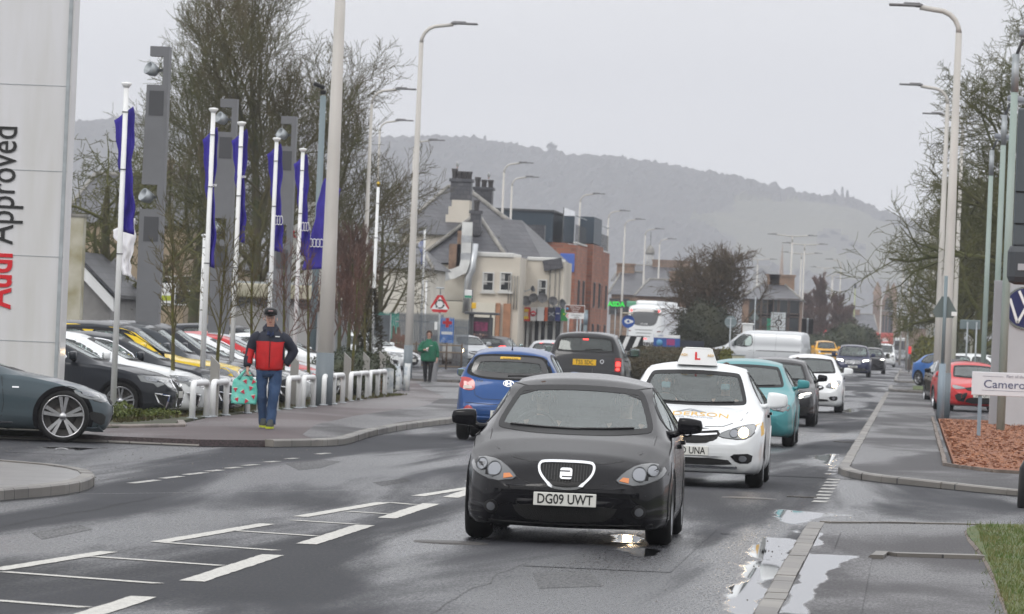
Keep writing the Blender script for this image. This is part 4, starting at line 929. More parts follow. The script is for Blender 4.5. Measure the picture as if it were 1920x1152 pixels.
# queue farther up on the left
Y0 = R(180)
sp = hatch(L=4.6, W=1.80, H=1.47, ns=80, wt=2.0); o, c = make_car('dark_estate', 'dark estate car with red tail lamps waiting in front of the tall lamp posts', 'car', sp, P_dk, (*gxy(935, 640, 262), 0), R(172), detail=1)
rear_lights(c, rnd([(.46, .82), (.80, .86), (.82, 1.0), (.5, .98)], 1), M_brake); plate(c, 'R', .86, '', True); dk_est = o
o2 = clone(o, gxy(1033, 645, 201), R(180), 'silver saloon with a glowing high brake lamp beside the graphite off-road car', {P_dk: P_silv}, name='silver_saloon'); MB().box((0, 1.72, 1.33), (.6, .02, .035), tilt=(R(-30), 'X')).build('high_brake_lamp', M_brake, o2)
clone(o, gxy(995, 640, 322), R(180), 'black hatchback with yellow plate and red lamps beyond the dark estate', {P_dk: P_blk}, name='black_hatchback', sc=(1, 1, 1.07))
clone(o, gxy(1041, 660, 160), R(180), 'low teal-black coupe hidden between the blue supermini and the graphite car', {P_dk: paint('deep_teal', (.01, .06, .07), .3)}, name='low_coupe', sc=(1, 1, .86))
def van_sp(L=4.97, W=1.98, H=2.0, **k):
    h = H; sp = dict(L=L, W=W, H=H, gc=.2, rw=.34, axles=[.95, .95+.59*L], cowl=(.95, 1.22), tw=.22, rr=.62, ns=90, tum=.93, bow=.03, spokes=8,
        top=[(0, .7), (.03, .84), (.08, .95), (.2, 1.02), (.7, 1.14), (.95, 1.22), (1.72, h-.14), (1.95, h-.04), (2.4, h), (L-.5, h), (L-.08, h-.04), (L-.03, h-.12), (L-.01, 1.4), (L, .8)],
        belt=[(0, .65), (.3, .95), (.95, 1.15), (1.6, 1.22), (L, 1.22)], wr=[(0, .74), (.9, .82), (1.0, .82), (1.75, .80), (2.3, .80), (L, .80)], drop=[(0, .05), (1.5, .06), (2.3, .12), (L, .12)],
        plan=[(0, .60), (.04, .76), (.12, .865), (.3, .95), (.7, 1), (L-.4, 1), (L-.06, .99), (L-.02, .97), (L, .93)],
        bot=[(0, .42), (.04, .3), (.15, .24), (.5, .2), (L-.3, .22), (L-.03, .3), (L, .38)],
        wind=[(0, 1.24), (.4, 1.25), (.72, 1.27), (.74, 1.3), (.68, h-.2), (.5, h-.17), (0, h-.15)],
        side=[[(1.30, 1.24), (1.78, h-.28), (1.95, h-.24), (2.35, h-.24), (2.40, 1.2), (1.9, 1.16)]],
        seams=[[(1.28, 1.15), (1.3, .4)], [(2.48, h-.2), (2.48, .4)], [(3.6, h-.15), (3.6, .4)], [(2.48, .62), (L-.05, .64)]], handles=[(2.3, 1.0), (2.65, 1.0)], mir=(1.42, 1.3), mirs=(.2, .16, .32)); sp.update(k); return sp
sp = van_sp(mirror_m=P_silv); P_vs = paint('van_silver', (.56, .58, .60), metal=.25)
van, c = make_car('silver_van', 'long silver panel van crossing behind the clipped hedge', 'van', sp, P_vs, (*gxy(1421, 672, 268), .30), R(-102))
groove(c, 'Z', [(2.6, .80), (4.2, .80)], .02, M_black, 'sliding_rail', .012); groove(c, 'S', [(2.6, .98), (4.85, .98)], .02, M_black, 'sliding_rail', .012); groove(c, 'Z', [(3.62, .98), (4.85, .98)], .02, M_black, 'sliding_rail', .012)
lamp_unit(c, 'F', rnd([(.56, .86), (.86, .84), (.9, 1.0), (.7, 1.02)], 1)); gr = c.patch('grille', 'F', rrect(0, .82, 1.0, .2, .05), M_mesh, .008, .06, skirt=.01); plate(c, 'F', .5, ''); wipers(c, 1.26)
clone(van, gxy(1019, 640, 352), R(180), 'white van half hidden behind the silver saloon', {P_vs: P_wht}, name='white_van')
wv = clone(van, (-2.5, 462, 0), 0, 'white van driving towards the camera behind the dark blue off-road car', {P_vs: P_wht}, name='oncoming_van')
clone(van, (*gxy(122, 590, 175), 0), R(100), 'white panel van parked behind the tall white pylon sign', {P_vs: P_wht}, name='parked_van', sc=(1, 1, 1.1))

# parked row in the dealership: one hatchback and one off-road car are built, the rest are copies
Grow = 'cars for sale parked nose to the footway'
sp = hatch(L=4.34, W=1.82, H=1.44, rw=.325, fo=.88, c0=1.25, zc=.96, wt=2.05, zh=.72, spokes=5, rstyle=1, sfrit=M_chrome, sfw=.009, mirror_m=P_dk)
a3, c = make_car('showroom_hatchback', 'charcoal hatchback with twin-spoke alloys parked nearest the tall white pylon sign', 'car', sp, P_dk, (0, 0), 0, Grow)
def audi_front(c, zg=0, plate_txt=None):
    lamp_unit(c, 'F', rnd([(.44, .60+zg), (.70, .56+zg), (.84, .66+zg), (.84, .74+zg), (.6, .70+zg)], 1)); 
    for v in 'SZ': h = c.patch('headlight', v, [(.10, .68+zg), (.22, .735+zg), (.62, .76+zg), (.55, .66+zg), (.34, .63+zg), (.28, .575+zg), (.18, .62+zg)], M_lamp, .012, .05, skirt=.01); c.patch('reflector', v, [(.26, .71+zg), (.5, .735+zg), (.45, .68+zg), (.3, .66+zg)], M_lampin, .015, .05, skirt=.004, parent=h)
    gp = rnd([(-.36, .70+zg), (.36, .70+zg), (.46, .52+zg), (.34, .28+zg*.5), (-.34, .28+zg*.5), (-.46, .52+zg)], 1); gr = c.patch('grille', 'F', gp, M_mesh, .008, .06, skirt=.012); c.strip('grille_surround', 'F', gp, M_chrome, .004, .014, .02, parent=gr)
    for x in (-.16, -.055, .055, .16): badge_ring(c, 'F', x, .63+zg, .07, parent=gr, off=.03)
    plate(c, 'F', .46+zg, '')
    for v in 'SZ': f = c.patch('air_intake', v, [(.10, .44+zg), (.30, .47+zg), (.24, .33+zg), (.14, .26+zg)], M_mesh, .012, .05, skirt=.01); c.strip('intake_trim', v, [(.10, .44+zg), (.30, .47+zg), (.24, .33+zg), (.14, .26+zg)], M_chrome, .004, .022, .02, parent=f)
    groove(c, 'F', [(-.75, .23), (.75, .23)], .014, M_chrome, 'chrome_strip', .012); wipers(c, c.sp['cowl'][1]+.02)
audi_front(c)
sp = suv(L=4.5, W=1.86, H=1.62, zc=1.06, c0=1.3, zh=.90, spokes=5, rstyle=1, rw=.35, mirror_m=P_dk)
q3, c = make_car('showroom_suv', 'x', 'car', sp, P_dk, (0, 0), 0, Grow); audi_front(c, .13); c_q3 = c
def nose(t_, s_, rz, L): return (t_-math.sin(rz)*L/2, s_+math.cos(rz)*L/2)
rz = R(91)
row = [(a3, 87.9, -12.1, P_dk, 'charcoal hatchback with twin-spoke alloys parked nearest the tall white pylon sign'), (a3, 90.3, -11.9, P_wht, 'white hatchback parked between two charcoal cars behind the nearest flagpole'),
    (a3, 93.2, -11.75, P_dk, 'charcoal hatchback with pale lamps, third along the row for sale'), (q3, 96.2, -12.1, P_yel, 'bright yellow car with pale headlamp in the row for sale'), (q3, 99.2, -12.1, P_grey, 'grey off-road car just past the yellow hatchback'),
    (q3, 102.4, -12.2, P_dk, 'charcoal off-road car hidden behind the man in the red jacket'), (a3, 105.0, -12.1, P_dk, 'charcoal hatchback right of the walking man'), (a3, 108.0, -12.15, P_wht, 'white hatchback with black grille left of the thick lamp post'),
    (a3, 111.5, -12.2, P_red, 'red hatchback peeking past the thick lamp post'), (a3, 115.0, -12.4, P_silv, 'silver hatchback at the far end of the row for sale')]
used = {}
for i, (src, s_, t_, pm, lab) in enumerate(row):
    L = 4.34 if src is a3 else 4.5; xy = nose(t_, s_, rz, L)
    if src in used or pm is not P_dk:
        o_ = clone(src, xy, rz, lab, {P_dk: pm}, Grow)
        if pm is P_yel: c_q3.patch('roof_wrap', 'T', [(-.71, 1.90), (.71, 1.90), (.70, 4.25), (-.70, 4.25)], P_dk, .004, .1, parent=o_); [c_q3.strip('pillar_wrap', v, [(1.35, 1.12), (2.0, 1.50), (2.6, 1.55), (3.6, 1.52), (4.0, 1.40)], P_dk, .06, .13, .010, closed=False, parent=o_) for v in 'SZ']
    else:
        used[src] = 1; src.location = (*xy, 0); src.rotation_euler.z = rz; src['label'] = lab; recolour(src, {P_dk: pm})
G2 = 'parked cars deeper in the dealership yard'
for i, (px, d, src, pm, lab) in enumerate(((215, 150, a3, P_wht, 'white hatchback in the back row left of the first grey totem'), (338, 152, a3, P_wht, 'white hatchback in the back row behind the leftmost young tree'), (300, 128, q3, P_grey, 'grey off-road car in the back row whose roof shows above the yellow hatchback'), (60, 118, q3, P_dk, 'charcoal off-road car whose long roofline shows right of the white pylon sign'),
        (445, 150, q3, P_dk, 'charcoal off-road car in the back row behind the second flagpole'), (430, 128, a3, P_red, 'red hatchback in the back row between the two flagpoles'), (530, 138, a3, P_wht, 'white hatchback in the back row behind the tall flagpole by the kiosk'), (688, 205, a3, P_wht, 'white car parked beyond the kiosk beside the brown conifer'))):
    clone(src, gxy(px, 620, d), R(84 if px != 688 else 60), lab, {P_dk: pm, P_grey: pm}, G2)
# grey coupe in front, at the entrance
sp = hatch(L=4.8, W=1.9, H=1.42, rw=.352, fo=.68, wb=2.91, c0=1.22, zc=.93, wt=2.45, zh=.68, rr=.80, spokes=5, rstyle=2, tw=.26, rim_m=mat('polished_alloy', (.5, .5, .51), .25, metal=.9), sfrit=M_chrome, sfw=.009,
    plan=[(0, .42), (.04, .56), (.12, .70), (.3, .86), (.5, .96), (.8, 1), (4.1, 1), (4.55, .93), (4.8, .7)])
P_a7 = paint('slate_paint', (.06, .085, .10), metal=.35)
o, c = make_car('grey_coupe', 'slate grey coupe with large five-spoke wheels nosing in from the left edge', 'car', sp, P_a7, (0, 0), R(101)); q_ = R(101); o.location = (-11.33-1.72*math.sin(q_)+.82*math.cos(q_), 70.9+1.72*math.cos(q_)+.82*math.sin(q_), 0)
for v in 'SZ':
    h = c.patch('headlight', v, rnd([(.10, .60), (.22, .68), (.56, .72), (.52, .64), (.3, .58)], 1), M_lamp, .012, .05, skirt=.01); c.patch('reflector', v, [(.25, .66), (.45, .69), (.42, .65), (.28, .62)], M_lampin, .015, .05, skirt=.004, parent=h)
    c.patch('air_intake', v, rnd([(.10, .40), (.34, .44), (.3, .30), (.12, .24)], 1), M_mesh, .008, .05, skirt=.01); c.strip('splitter', v, [(.04, .16), (.45, .17)], P_a7, .02, .02, .03, closed=False); c.strip('sill_strip', v, [(1.35, .25), (3.4, .25)], M_chrome, .01, .012, .012, closed=False); c.patch('side_badge', v, rrect(1.33, .72, .09, .02, .005), M_chrome, .008, .05, skirt=.004)
lamp_unit(c, 'F', rnd([(.46, .58), (.74, .55), (.84, .68), (.6, .67)], 1)); c.patch('grille', 'F', rnd([(-.36, .64), (.36, .64), (.44, .46), (.32, .28), (-.32, .28), (-.44, .46)], 1), M_mesh, .008, .06, skirt=.012); plate(c, 'F', .44, '')

# right hand side
sp = hatch(L=4.5, W=1.84, H=1.42, rw=.33, c0=1.2, zc=.95, wt=2.05, zh=.72, lip_m=M_black, mirror_m=P_red)
o, c = make_car('red_sports_hatchback', 'red sports hatchback with black lower grille parked behind the bark bed', 'car', sp, P_red, (*gxy(1818, 770, 153), 0), R(8))
for k in (1, -1):
    lamp_unit(c, 'F', [(x, z+.02) for x, z in rnd([(.40, .64), (.78, .60), (.82, .72), (.66, .71)], 1)], sides=(k,)); c.patch('air_intake', 'F', rnd([(k*.40, .54), (k*.78, .50), (k*.72, .30), (k*.52, .28)], 1), M_mesh, .008, .06, skirt=.012); c.patch('mesh_panel', 'F', [(k*.42, .53), (k*.5, .52), (k*.56, .30), (k*.52, .28)], M_black, .02, .06, skirt=.01)
gr = c.patch('grille', 'F', rnd([(-.5, .70), (.5, .70), (.42, .58), (-.42, .58)], 1), M_mesh, .008, .06, skirt=.012); c.patch('lower_grille', 'F', rnd([(-.42, .42), (.42, .42), (.5, .24), (-.5, .24)], 1), M_mesh, .008, .06, skirt=.012)
c.patch('badge', 'F', rrect(0, .64, .12, .1, .02), P_red, .03, .05, skirt=.02, parent=gr); c.strip('badge_ring', 'F', rrect(0, .64, .12, .1, .02), M_chrome, .01, .003, .034, parent=gr, res=.04); plate(c, 'F', .47, 'ST18 OPY'); wipers(c, .975)
civ = o
o = clone(corsa, gxy(1788, 728, 248), R(38), 'bright blue hatchback with one lit headlamp turning out behind the lamp posts', {P_wht: paint('bright_blue', (.02, .13, .42), .3)}, name='bright_blue_hatchback', sc=(1.1, 1.1, 1.08))
clone(a3, gxy(1792, 745, 172), R(6), 'dark car glimpsed left of the red sports hatchback', {P_dk: P_blk}, name='dark_car')
clone(q3, gxy(1850, 690, 225), R(75), 'white double-cab pickup beyond the red sports hatchback', {P_dk: P_wht}, name='pickup')
sp = suv(L=4.25, W=1.82, H=1.70, c0=1.2, zc=1.1, wt=1.6, zh=1.02, ns=80, rear=[(0, 1.2), (.5, 1.2), (.55, 1.5), (0, 1.52)])
P_jy = paint('taxi_yellow', (.75, .38, .01)); o, c = make_car('boxy_off_roader', 'boxy orange-yellow off-road car beyond the silver van', 'car', sp, P_jy, (*gxy(1546, 680, 405), .3), R(8), detail=1)
gr = c.patch('grille', 'F', rrect(0, .88, 1.2, .16, .03), M_black, .01, .08, skirt=.012); c.patch('lower_grille', 'F', rrect(0, .58, 1.3, .16, .03), M_black, .01, .08, skirt=.012); plate(c, 'F', .68, '')
for k in (1, -1): lamp_unit(c, 'F', circ(.66, .88, .11, 14), sides=(k,))
# far traffic
clone(a3, gxy(1690, 680, 612), 0, 'dark car with a red roof far up the road', {P_dk: P_grey}, name='far_car'); clone(q3, gxy(1712, 678, 690), 0, 'dark off-road car farthest up the oncoming lane', {P_dk: P_dk}, name='far_suv')
# silver cars behind the railing
Gp = 'cars parked behind the brown railing'
clone(corsa, gxy(816, 684, 268), R(150), 'silver-grey hatchback leftmost behind the brown railing', {P_wht: P_silv}, Gp); clone(corsa, gxy(841, 685, 262), R(152), 'silver hatchback second behind the brown railing', {P_wht: P_silv}, Gp)
clone(corsa, gxy(872, 686, 256), R(20), 'silver hatchback with round lamps facing the road beside the railing', {P_wht: P_silv}, Gp); clone(q3, gxy(868, 682, 285), R(168), 'white off-road car towering behind the silver hatchbacks', {P_dk: P_wht}, Gp)

# coach
def coach():
    root = empty('coach', (*gxy(1231, 680, 350), .30), R(180-6), 'white coach seen from behind with a dark rear window leaving the roundabout', 'coach')
    L, W_, H_ = 12, 2.5, 3.55; h = H_
    sp = dict(L=L, W=W_, H=h, gc=.3, rw=.5, axles=[2.6, 8.8], tum=.95, bow=.02, ns=90, cowl=(.3, 1.3), inter=False, tw=.3, rr=.6, spokes=8,
        top=[(0, 1.4), (.05, 2.4), (.3, 3.2), (.8, 3.5), (1.5, h), (10.8, h), (11.4, h-.05), (11.7, h-.2), (11.85, h-.5), (11.93, 2.2), (12, 1.4)], belt=[(0, 1), (.5, 1.9), (11.5, 1.9), (12, 1.2)], wr=[(0, .86), (L, .86)], drop=[(0, .1), (L, .16)],
        plan=[(0, .8), (.1, .92), (.4, 1), (11.4, 1), (11.85, .97), (11.96, .93), (12, .88)], bot=[(0, .6), (.1, .4), (.4, .3), (11, .35), (11.8, .42), (11.97, .5), (12, .7)],
        wind=[(0, 1.6), (1.0, 1.62), (1.0, 3.0), (0, 3.05)], rear=[(0, 2.12), (.62, 2.15), (.82, 2.4), (.95, 3.0), (.85, 3.18), (0, 3.22)], rglass=M_glassd,
        side=[[(.9, 1.9), (.9, 3.05), (11, 3.05), (11, 1.9)]], sglass=M_glassd, mir=(.3, 2.4), mirs=(.2, .2, .5))
    c = Car(root, sp); P = P_wht
    for l in sp['axles']: c.arch(l, .5, .58)
    for v, nm in (('F', 'windscreen'), ('R', 'rear_window')): p = rnd(mir(sp['wind' if v == 'F' else 'rear']), 2); c.patch(nm, v, p, M_trim if v == 'F' else mat('coach_glass', (.03, .035, .04), .08, coat=1), .012, .15, skirt=.012)
    for v in 'SZ': c.patch('side_window', v, rnd(sp['side'][0], 1), M_trim, .012, .2, skirt=.012)
    c.body(P)
    for l in sp['axles']:
        for sg in (1, -1): add_wheel(root, sg*1.08, l-6, .5, .3, spokes=8, mrim=M_alloy, rr=.6)
    for z, w_ in ((1.86, 1.15), (1.66, 1.0), (1.45, .85)): c.strip('vent', 'R', [(-w_/2, z), (w_/2, z)], M_black, .018, .018, .01, closed=False)
    for k in (1, -1): c.patch('marker_lamp', 'R', circ(k*.9, 3.1, .07, 12), M_brake, .03, .05, skirt=.02); c.patch('tail_light', 'R', rrect(k*1.08, 1.2, .12, .5, .04), M_redlens, .02, .06, skirt=.02); c.strip('side_stripe', 'R', [(k*.85, 1.78), (k*1.18, 1.8)], mat('maroon', (.15, .03, .03), .4), .04, .04, .012, closed=False)
    MB().box((0, .8, h+.06), (1.5, 8.5, .32), bev=.15).build('roof_pod', P, root)
    my = c.ray('R', 0, 1.05)[0].y; B = lambda x, z, y: Matrix.Translation((x, y, z)) @ Matrix.Rotation(math.pi, 4, 'Z') @ FX
    text('Coliseum', .42, B(-.1, 1.02, my+.03), M_ink, root, bold=.012); text('STAR', .16, B(0, 2.24, c.ray('R', 0, 2.24)[0].y+.03), M_white, root, sx=1.3); c.patch('rear_lamp', 'R', rrect(0, 1.3, .45, .04, .01), M_brake, .012, .06, skirt=.01)
    for k in (1, -1): MB().box((k*.5, my-.1, .5), (.8, .1, .12)).build('bumper', P, root)
coach()
# post van far up the road
root = empty('red_lorry', (*gxy(1668, 672, 800), 0), 0, 'red and white lorry far up the road before the church', 'lorry'); MB().box((-.9, 4, 2.3), (2.6, 7, 3.0), bev=.1).build('cargo_box', mat('lorry_red', (.42, .05, .03), .5), root); MB().box((-.8, .35, 2.5), (.9, .1, 1.0)).build('poster', M_white, root); MB().box((-.9, -.4, 1.5), (2.3, 1.8, 2.0), bev=.2).build('cab', mat('lorry_red', (0, 0, 0)), root)
for x in (-1.9, .1):
    for y in (-.4, 5.5): add_wheel(root, x, y, .48, .3, spokes=8, mrim=M_alloy, rr=.6)
root = empty('single_decker_bus', (*gxy(1689, 672, 840), 0), 0, 'pale single-deck bus beside the red lorry', 'bus'); MB().box((0, 5, 1.75), (2.5, 11, 2.9), bev=.15).build('body', P_wht, root); MB().box((0, -.52, 2.0), (2.2, .06, 1.5), bev=.02).build('windscreen', M_trim, root)
for x in (-1.1, 1.1):
    for y in (2, 8): add_wheel(root, x, y, .48, .3, spokes=8, mrim=M_alloy, rr=.6)
# ---------------------------------------------------------------- buildings
M_harl = mat('harled_wall', (.66, .61, .53), .9, col2=(.50, .46, .39), scale=.35, bump=.5, bscale=30, detail=8)
M_harl2 = mat('pale_render', (.72, .69, .62), .85, col2=(.58, .55, .48), scale=.5, bump=.2)
M_slate = bricks('slate_roof', (.055, .058, .068), (.085, .085, .095), (.025, .025, .03), bw=.35, bh=.22, ms=.012, rough=.45)
M_brick = bricks('red_brick', (.36, .13, .07), (.24, .085, .05), (.22, .17, .13), bw=.9, bh=.22, ms=.015)
M_stone = bricks('sandstone', (.27, .18, .125), (.20, .13, .09), (.12, .09, .07), bw=.7, bh=.35, ms=.02)
M_sill = mat('painted_sill', (.6, .6, .58), .5); M_pane = mat('window_pane', (.03, .035, .04), .06, spec=1, coat=1)
M_lead = mat('roof_ridge', (.22, .21, .19), .6, var=.3, scale=2); M_pot = mat('chimney_pot', (.05, .045, .045), .8)
def window(parent, x, z, w, h, y, frame=None, axis='X', depth=.1, bars=True, sill=True):
    """on a wall facing -Y at y (axis X) or a wall facing +X at x=y (axis Y)"""
    fm = frame or M_sill; mb = MB(); t = .07
    def B(a, b, da, db, oy, th, target):
        if axis == 'X': target.box((a, y+oy, b), (da, th, db))
        else: target.box((y-oy, a, b), (th, da, db))
    B(x, z+h/2-t/2, w, t, -.02, depth, mb); B(x, z-h/2+t/2, w, t, -.02, depth, mb); B(x-w/2+t/2, z, t, h-2*t, -.02, depth, mb); B(x+w/2-t/2, z, t, h-2*t, -.02, depth, mb)
    if bars: B(x, z, w-2*t, .05, -.01, depth*.7, mb)
    f = mb.build('window', fm, parent)
    p = MB(); B(x, z, w-2*t+.01, h-2*t+.01, .02, .05, p); p.build('pane', M_pane, f)
    c = MB(); B(x-w*.24, z+h*.12, w*.3, h*.55, -.012, .02, c); c.build('curtain', mat('net_curtain', (.35, .35, .34), .9, var=.3, scale=6), f) if bars else None
    if sill: s_ = MB(); B(x, z-h/2-.06, w+.16, .1, -.08, .22, s_); s_.build('sill', fm, f)
    return f
def chimney(parent, x, y, z0, z1, w, dpt, pots, m, gulls=0):
    mb = MB().box((x, y, (z0+z1)/2), (w, dpt, z1-z0)); mb.box((x, y, z1-.08), (w+.16, dpt+.16, .16)); c = mb.build('chimney', m, parent)
    for i in range(pots):
        xx = x-w*.36+w*.72*(i/(pots-1) if pots > 1 else .5); h_ = .42 if i else .55
        MB().lathe([(.13, 0), (.14, h_*.6), (.17, h_*.8), (.17, h_), (.11, h_), (.11, 0)], 10, Matrix.Translation((xx, y, z1))).build('chimney_pot', M_pot, c)
    return c
def gull(x, y, z, lab):
    mb = MB(); mb.lathe([(.001, -.2), (.05, -.14), (.085, 0), (.06, .12), (.03, .18), (.04, .22), (.035, .27), (.001, .3)], 10, Matrix.Translation((x, y, z+.2)) @ Matrix.Rotation(R(55), 4, 'X'))
    r = empty('gull', (0, 0, 0), 0, lab, 'bird', 'gulls on the chimney pots'); mb.build('body', mat('gull_white', (.8, .8, .8), .6), r)
    MB().tube([(x-.02, y, z), (x-.02, y, z+.14)], .008, 4).tube([(x+.02, y, z), (x+.02, y, z+.14)], .008, 4).build('leg', M_amber, r)
    MB().box((x, y+.02, z+.24), (.19, .2, .06), bev=.02).build('wing', mat('gull_grey', (.35, .36, .38), .7), r)

# -- corner pub and terrace -------------------------------------------------
PD = 276
pub = empty('public_house', (*gxy(880, 688, PD), 0), 0, 'beige harled pub with steep slate roofs, stepped chimneys and a bent metal flue', 'building')
pub.location = (0, 0, 0)
def X(px, d, py=560): return at(px, py, d).x
def Z(px, py, d): return at(px, py, d).z
yb = at(850, 560, PD).y
xl, xm, xr = X(779, PD), X(870, PD), X(977, PD)
z_eave = Z(860, 497, PD); z_bay = Z(930, 482, PD); z_mid = Z(860, 566, PD)
# main rear block: hipped slate roof
d2 = PD+11; y2 = at(850, 430, d2).y; a0, a1 = X(748, d2), X(984, d2, 450); ze = Z(900, 440, d2); zr = Z(868, 347, d2); yr = y2+5.5
MB().box(((a0+a1)/2, y2+5.5, ze/2), (a1-a0, 11, ze)).build('wall', M_harl, pub)
rx0, rx1 = X(838, d2+5, 350), X(872, d2+5, 350)
mb = MB(); e = .35; c_ = [(a0-e, y2-e, ze-.1), (a1+e, y2-e, ze-.1), (a1+e, y2+11+e, ze-.1), (a0-e, y2+11+e, ze-.1), (rx0, yr, zr), (rx1, yr, zr)]
mb.add(c_, [(0, 1, 5, 4), (1, 2, 5), (2, 3, 4, 5), (3, 0, 4), (3, 2, 1, 0)]); rf = mb.build('roof', M_slate, pub)
MB().tube([c_[1], c_[5]], .14, 6).tube([c_[0], c_[4]], .12, 6).tube([c_[4], c_[5]], .14, 6).build('ridge', M_lead, rf)
cx = (X(831, d2)+X(868, d2))/2; cz1 = Z(850, 333, d2); ch = chimney(pub, cx, y2+2.4, Z(850, 374, d2), cz1, X(869, d2)-X(830, d2), 1.0, 4, M_slate)
mb = MB(); w_ = X(869, d2)-X(830, d2); zz = Z(850, 374, d2); z4 = Z(850, 432, d2)
mb.prism([(cx-w_*.62, z4), (cx+w_*.50, z4), (cx+w_*.50, zz), (cx-w_*.35, zz), (cx-w_*.35, zz-.35), (cx-w_*.5, zz-.35), (cx-w_*.5, zz-.8), (cx-w_*.62, zz-.8)], -(y2+2.9), -(y2+1.2), FX); mb.build('stepped_gable', M_harl, pub)
ch2 = chimney(pub, X(893, d2+5), y2+7.2, Z(893, 385, d2+5), Z(893, 349, d2+5), 1.0, .9, 3, M_slate)
gull(X(840, d2), y2+2.4, cz1+.55, 'white gull standing on the taller left chimney stack'); gull(X(901, d2+5), y2+7.2, Z(893, 349, d2+5)+.45, 'white gull standing on the right chimney stack')
# front wing with lower hipped roof
z_ap = Z(870, 405, PD+4); yf = yb+.2
MB().box(((xl+xm+1.5)/2, yf+3.5, z_eave/2), (xm+1.5-xl, 7, z_eave)).build('wall', M_harl2, pub)
mb = MB(); c_ = [(xl-.4, yf-.3, z_eave-.1), (X(950, PD), yf-.3, z_eave+.4), (X(952, PD), yf+7.3, z_eave+.4), (xl-.4, yf+7.3, z_eave-.1), (X(872, PD), yf+3.0, z_ap), (X(884, PD), yf+3.4, z_ap-.1)]
mb.add(c_, [(0, 1, 5, 4), (1, 2, 5), (2, 3, 4, 5), (3, 0, 4), (3, 2, 1, 0)]); rf = mb.build('roof', M_slate, pub); MB().tube([c_[1], c_[5]], .12, 6).tube([c_[0], c_[4]], .1, 6).build('ridge', M_lead, rf)
chimney(pub, X(880, PD), yf+2.0, Z(880, 440, PD), Z(880, 393, PD), .55, .6, 1, M_slate)
MB().box((X(857, PD), yf-.5, Z(857, 482, PD)), (.9, 1.0, 1.3)).box((X(868, PD), yf-.5, Z(868, 470, PD)), (.7, 1.0, 2.0)).build('dormer', mat('brown_stone', (.2, .13, .09), .8, var=.3), pub)
# bay with flat parapet
MB().box(((xm+.2+xr)/2, yb-1.2+2.6, z_bay/2), (xr-xm-.2, 5.2, z_bay)).build('wall', M_harl, pub)
MB().box(((xm+.2+xr)/2-.3, yb-1.2+2.6, z_bay+.09), (xr-xm-.3, 5.4, .24), bev=.05).build('parapet', mat('white_coping', (.6, .6, .58), .6), pub)
MB().box((xl+2.3, yb-.05, z_mid), (xr-xl-.2+.3, .14, .12)).build('string_course', M_lead, pub)
MB().box(((xl+X(934, PD))/2, yb-1.3, z_mid/2), (X(934, PD)-xl, .3, z_mid)).build('ground_floor_wall', mat('cream_paint', (.72, .69, .6), .7, col2=(.6, .57, .48), scale=.6), pub)
mb = MB()
for a, b in ((935, 943), (949, 963)): mb.box(((X(a, PD)+X(b, PD))/2, yb-1.3, z_mid/2), (X(b, PD)-X(a, PD), .26, z_mid))
mb.build('timber_cladding', mat('orange_cladding', (.36, .18, .10), .7, var=.2, scale=2), pub)
for px in (918, 951): window(pub, X(px, PD), Z(px, 529, PD), .62, 1.0, yb-1.22)
for px in (957, 962, 968, 973): MB().tube([(X(px, PD), yb-1.3, Z(px, 515+px % 5, PD)), (X(px, PD), yb-1.3, z_mid-.3)], .03, 5).build('drain_pipe', M_lead, pub)
# bent flue
fm = mat('flue_steel', (.5, .52, .54), .3, metal=.6, var=.15, scale=2); yq = yb-1.7
P_ = [(X(876, PD), yq, Z(876, 418, PD)), (X(876, PD), yq, Z(876, 490, PD)), (X(872, PD), yq, Z(872, 506, PD)), (X(855, PD), yq, Z(855, 514, PD)), (X(806, PD), yq, Z(806, 525, PD)), (X(799, PD), yq, Z(799, 540, PD)), (X(798, PD), yq, Z(798, 600, PD))]
f = MB().tube(P_, .36, 4, smooth=False).build('flue', mat('white_duct', (.62, .63, .62), .4, var=.15, scale=1.5), pub)
for k, (a, b) in enumerate(((0, .35), (0, .8), (3, .2), (3, .7), (5, .3), (5, .7))):
    p = Vector(P_[a]).lerp(Vector(P_[a+1]), b); q = p+(Vector(P_[a+1])-Vector(P_[a])).normalized()*.35; MB().tube([p, q], .375, 4, smooth=False).build('band', fm, f)
MB().tube([(X(891, PD), yq, Z(891, 458, PD)), (X(888, PD), yq, Z(888, 508, PD)), (X(882, PD), yq, Z(882, 520, PD)), (X(880, PD), yq, Z(880, 588, PD))], .2, 10).build('flue', fm, pub)

# terrace with shops
TD = 279; tr = empty('shop_terrace', (0, 0, 0), 0, 'beige terrace with a row of bright shop signs and satellite dishes under its first floor', 'building')
yt = at(1020, 560, TD).y; x0, x1 = X(980, TD), X(1056, TD); zt = Z(1020, 490, TD)
mb = MB(); zg = Z(1020, 598, TD); mb.box(((x0+x1)/2, yt+3, (zt+zg)/2), (x1-x0, 6, zt-zg)); mb.build('wall', M_harl, tr)
MB().box(((x0+x1)/2-.1, yt+3, zt+.1), (x1-x0-.5, 6.2, .2), bev=.05).build('parapet', mat('white_coping', (0, 0, 0)), tr)
mb = MB(); r0 = x1-1.2; mb.add([(x0-1.6, yt+1, zt), (r0, yt+1, zt), (x0-.6, yt+5, zt+2.2), (x0-1.6, yt+5, zt+2.2), (x0-1.6, yt+8, zt), (r0+1, yt+8, zt)], [(0, 1, 2, 3), (1, 5, 2), (2, 5, 4, 3), (0, 3, 4)]); mb.build('roof', M_slate, tr)
MB().box((x1-.6, yt-.1, zt-.15), (1.0, .3, .55), tilt=(R(-12), 'Y')).build('mansard', M_slate, tr)
window(tr, X(1016, TD), Z(1016, 541, TD), .5, .95, yt-.02)
for px in (1030, 1040, 1048): MB().tube([(X(px, TD), yt-.08, zt-.4), (X(px, TD), yt-.08, zg)], .035, 5).build('drain_pipe', M_lead, tr)
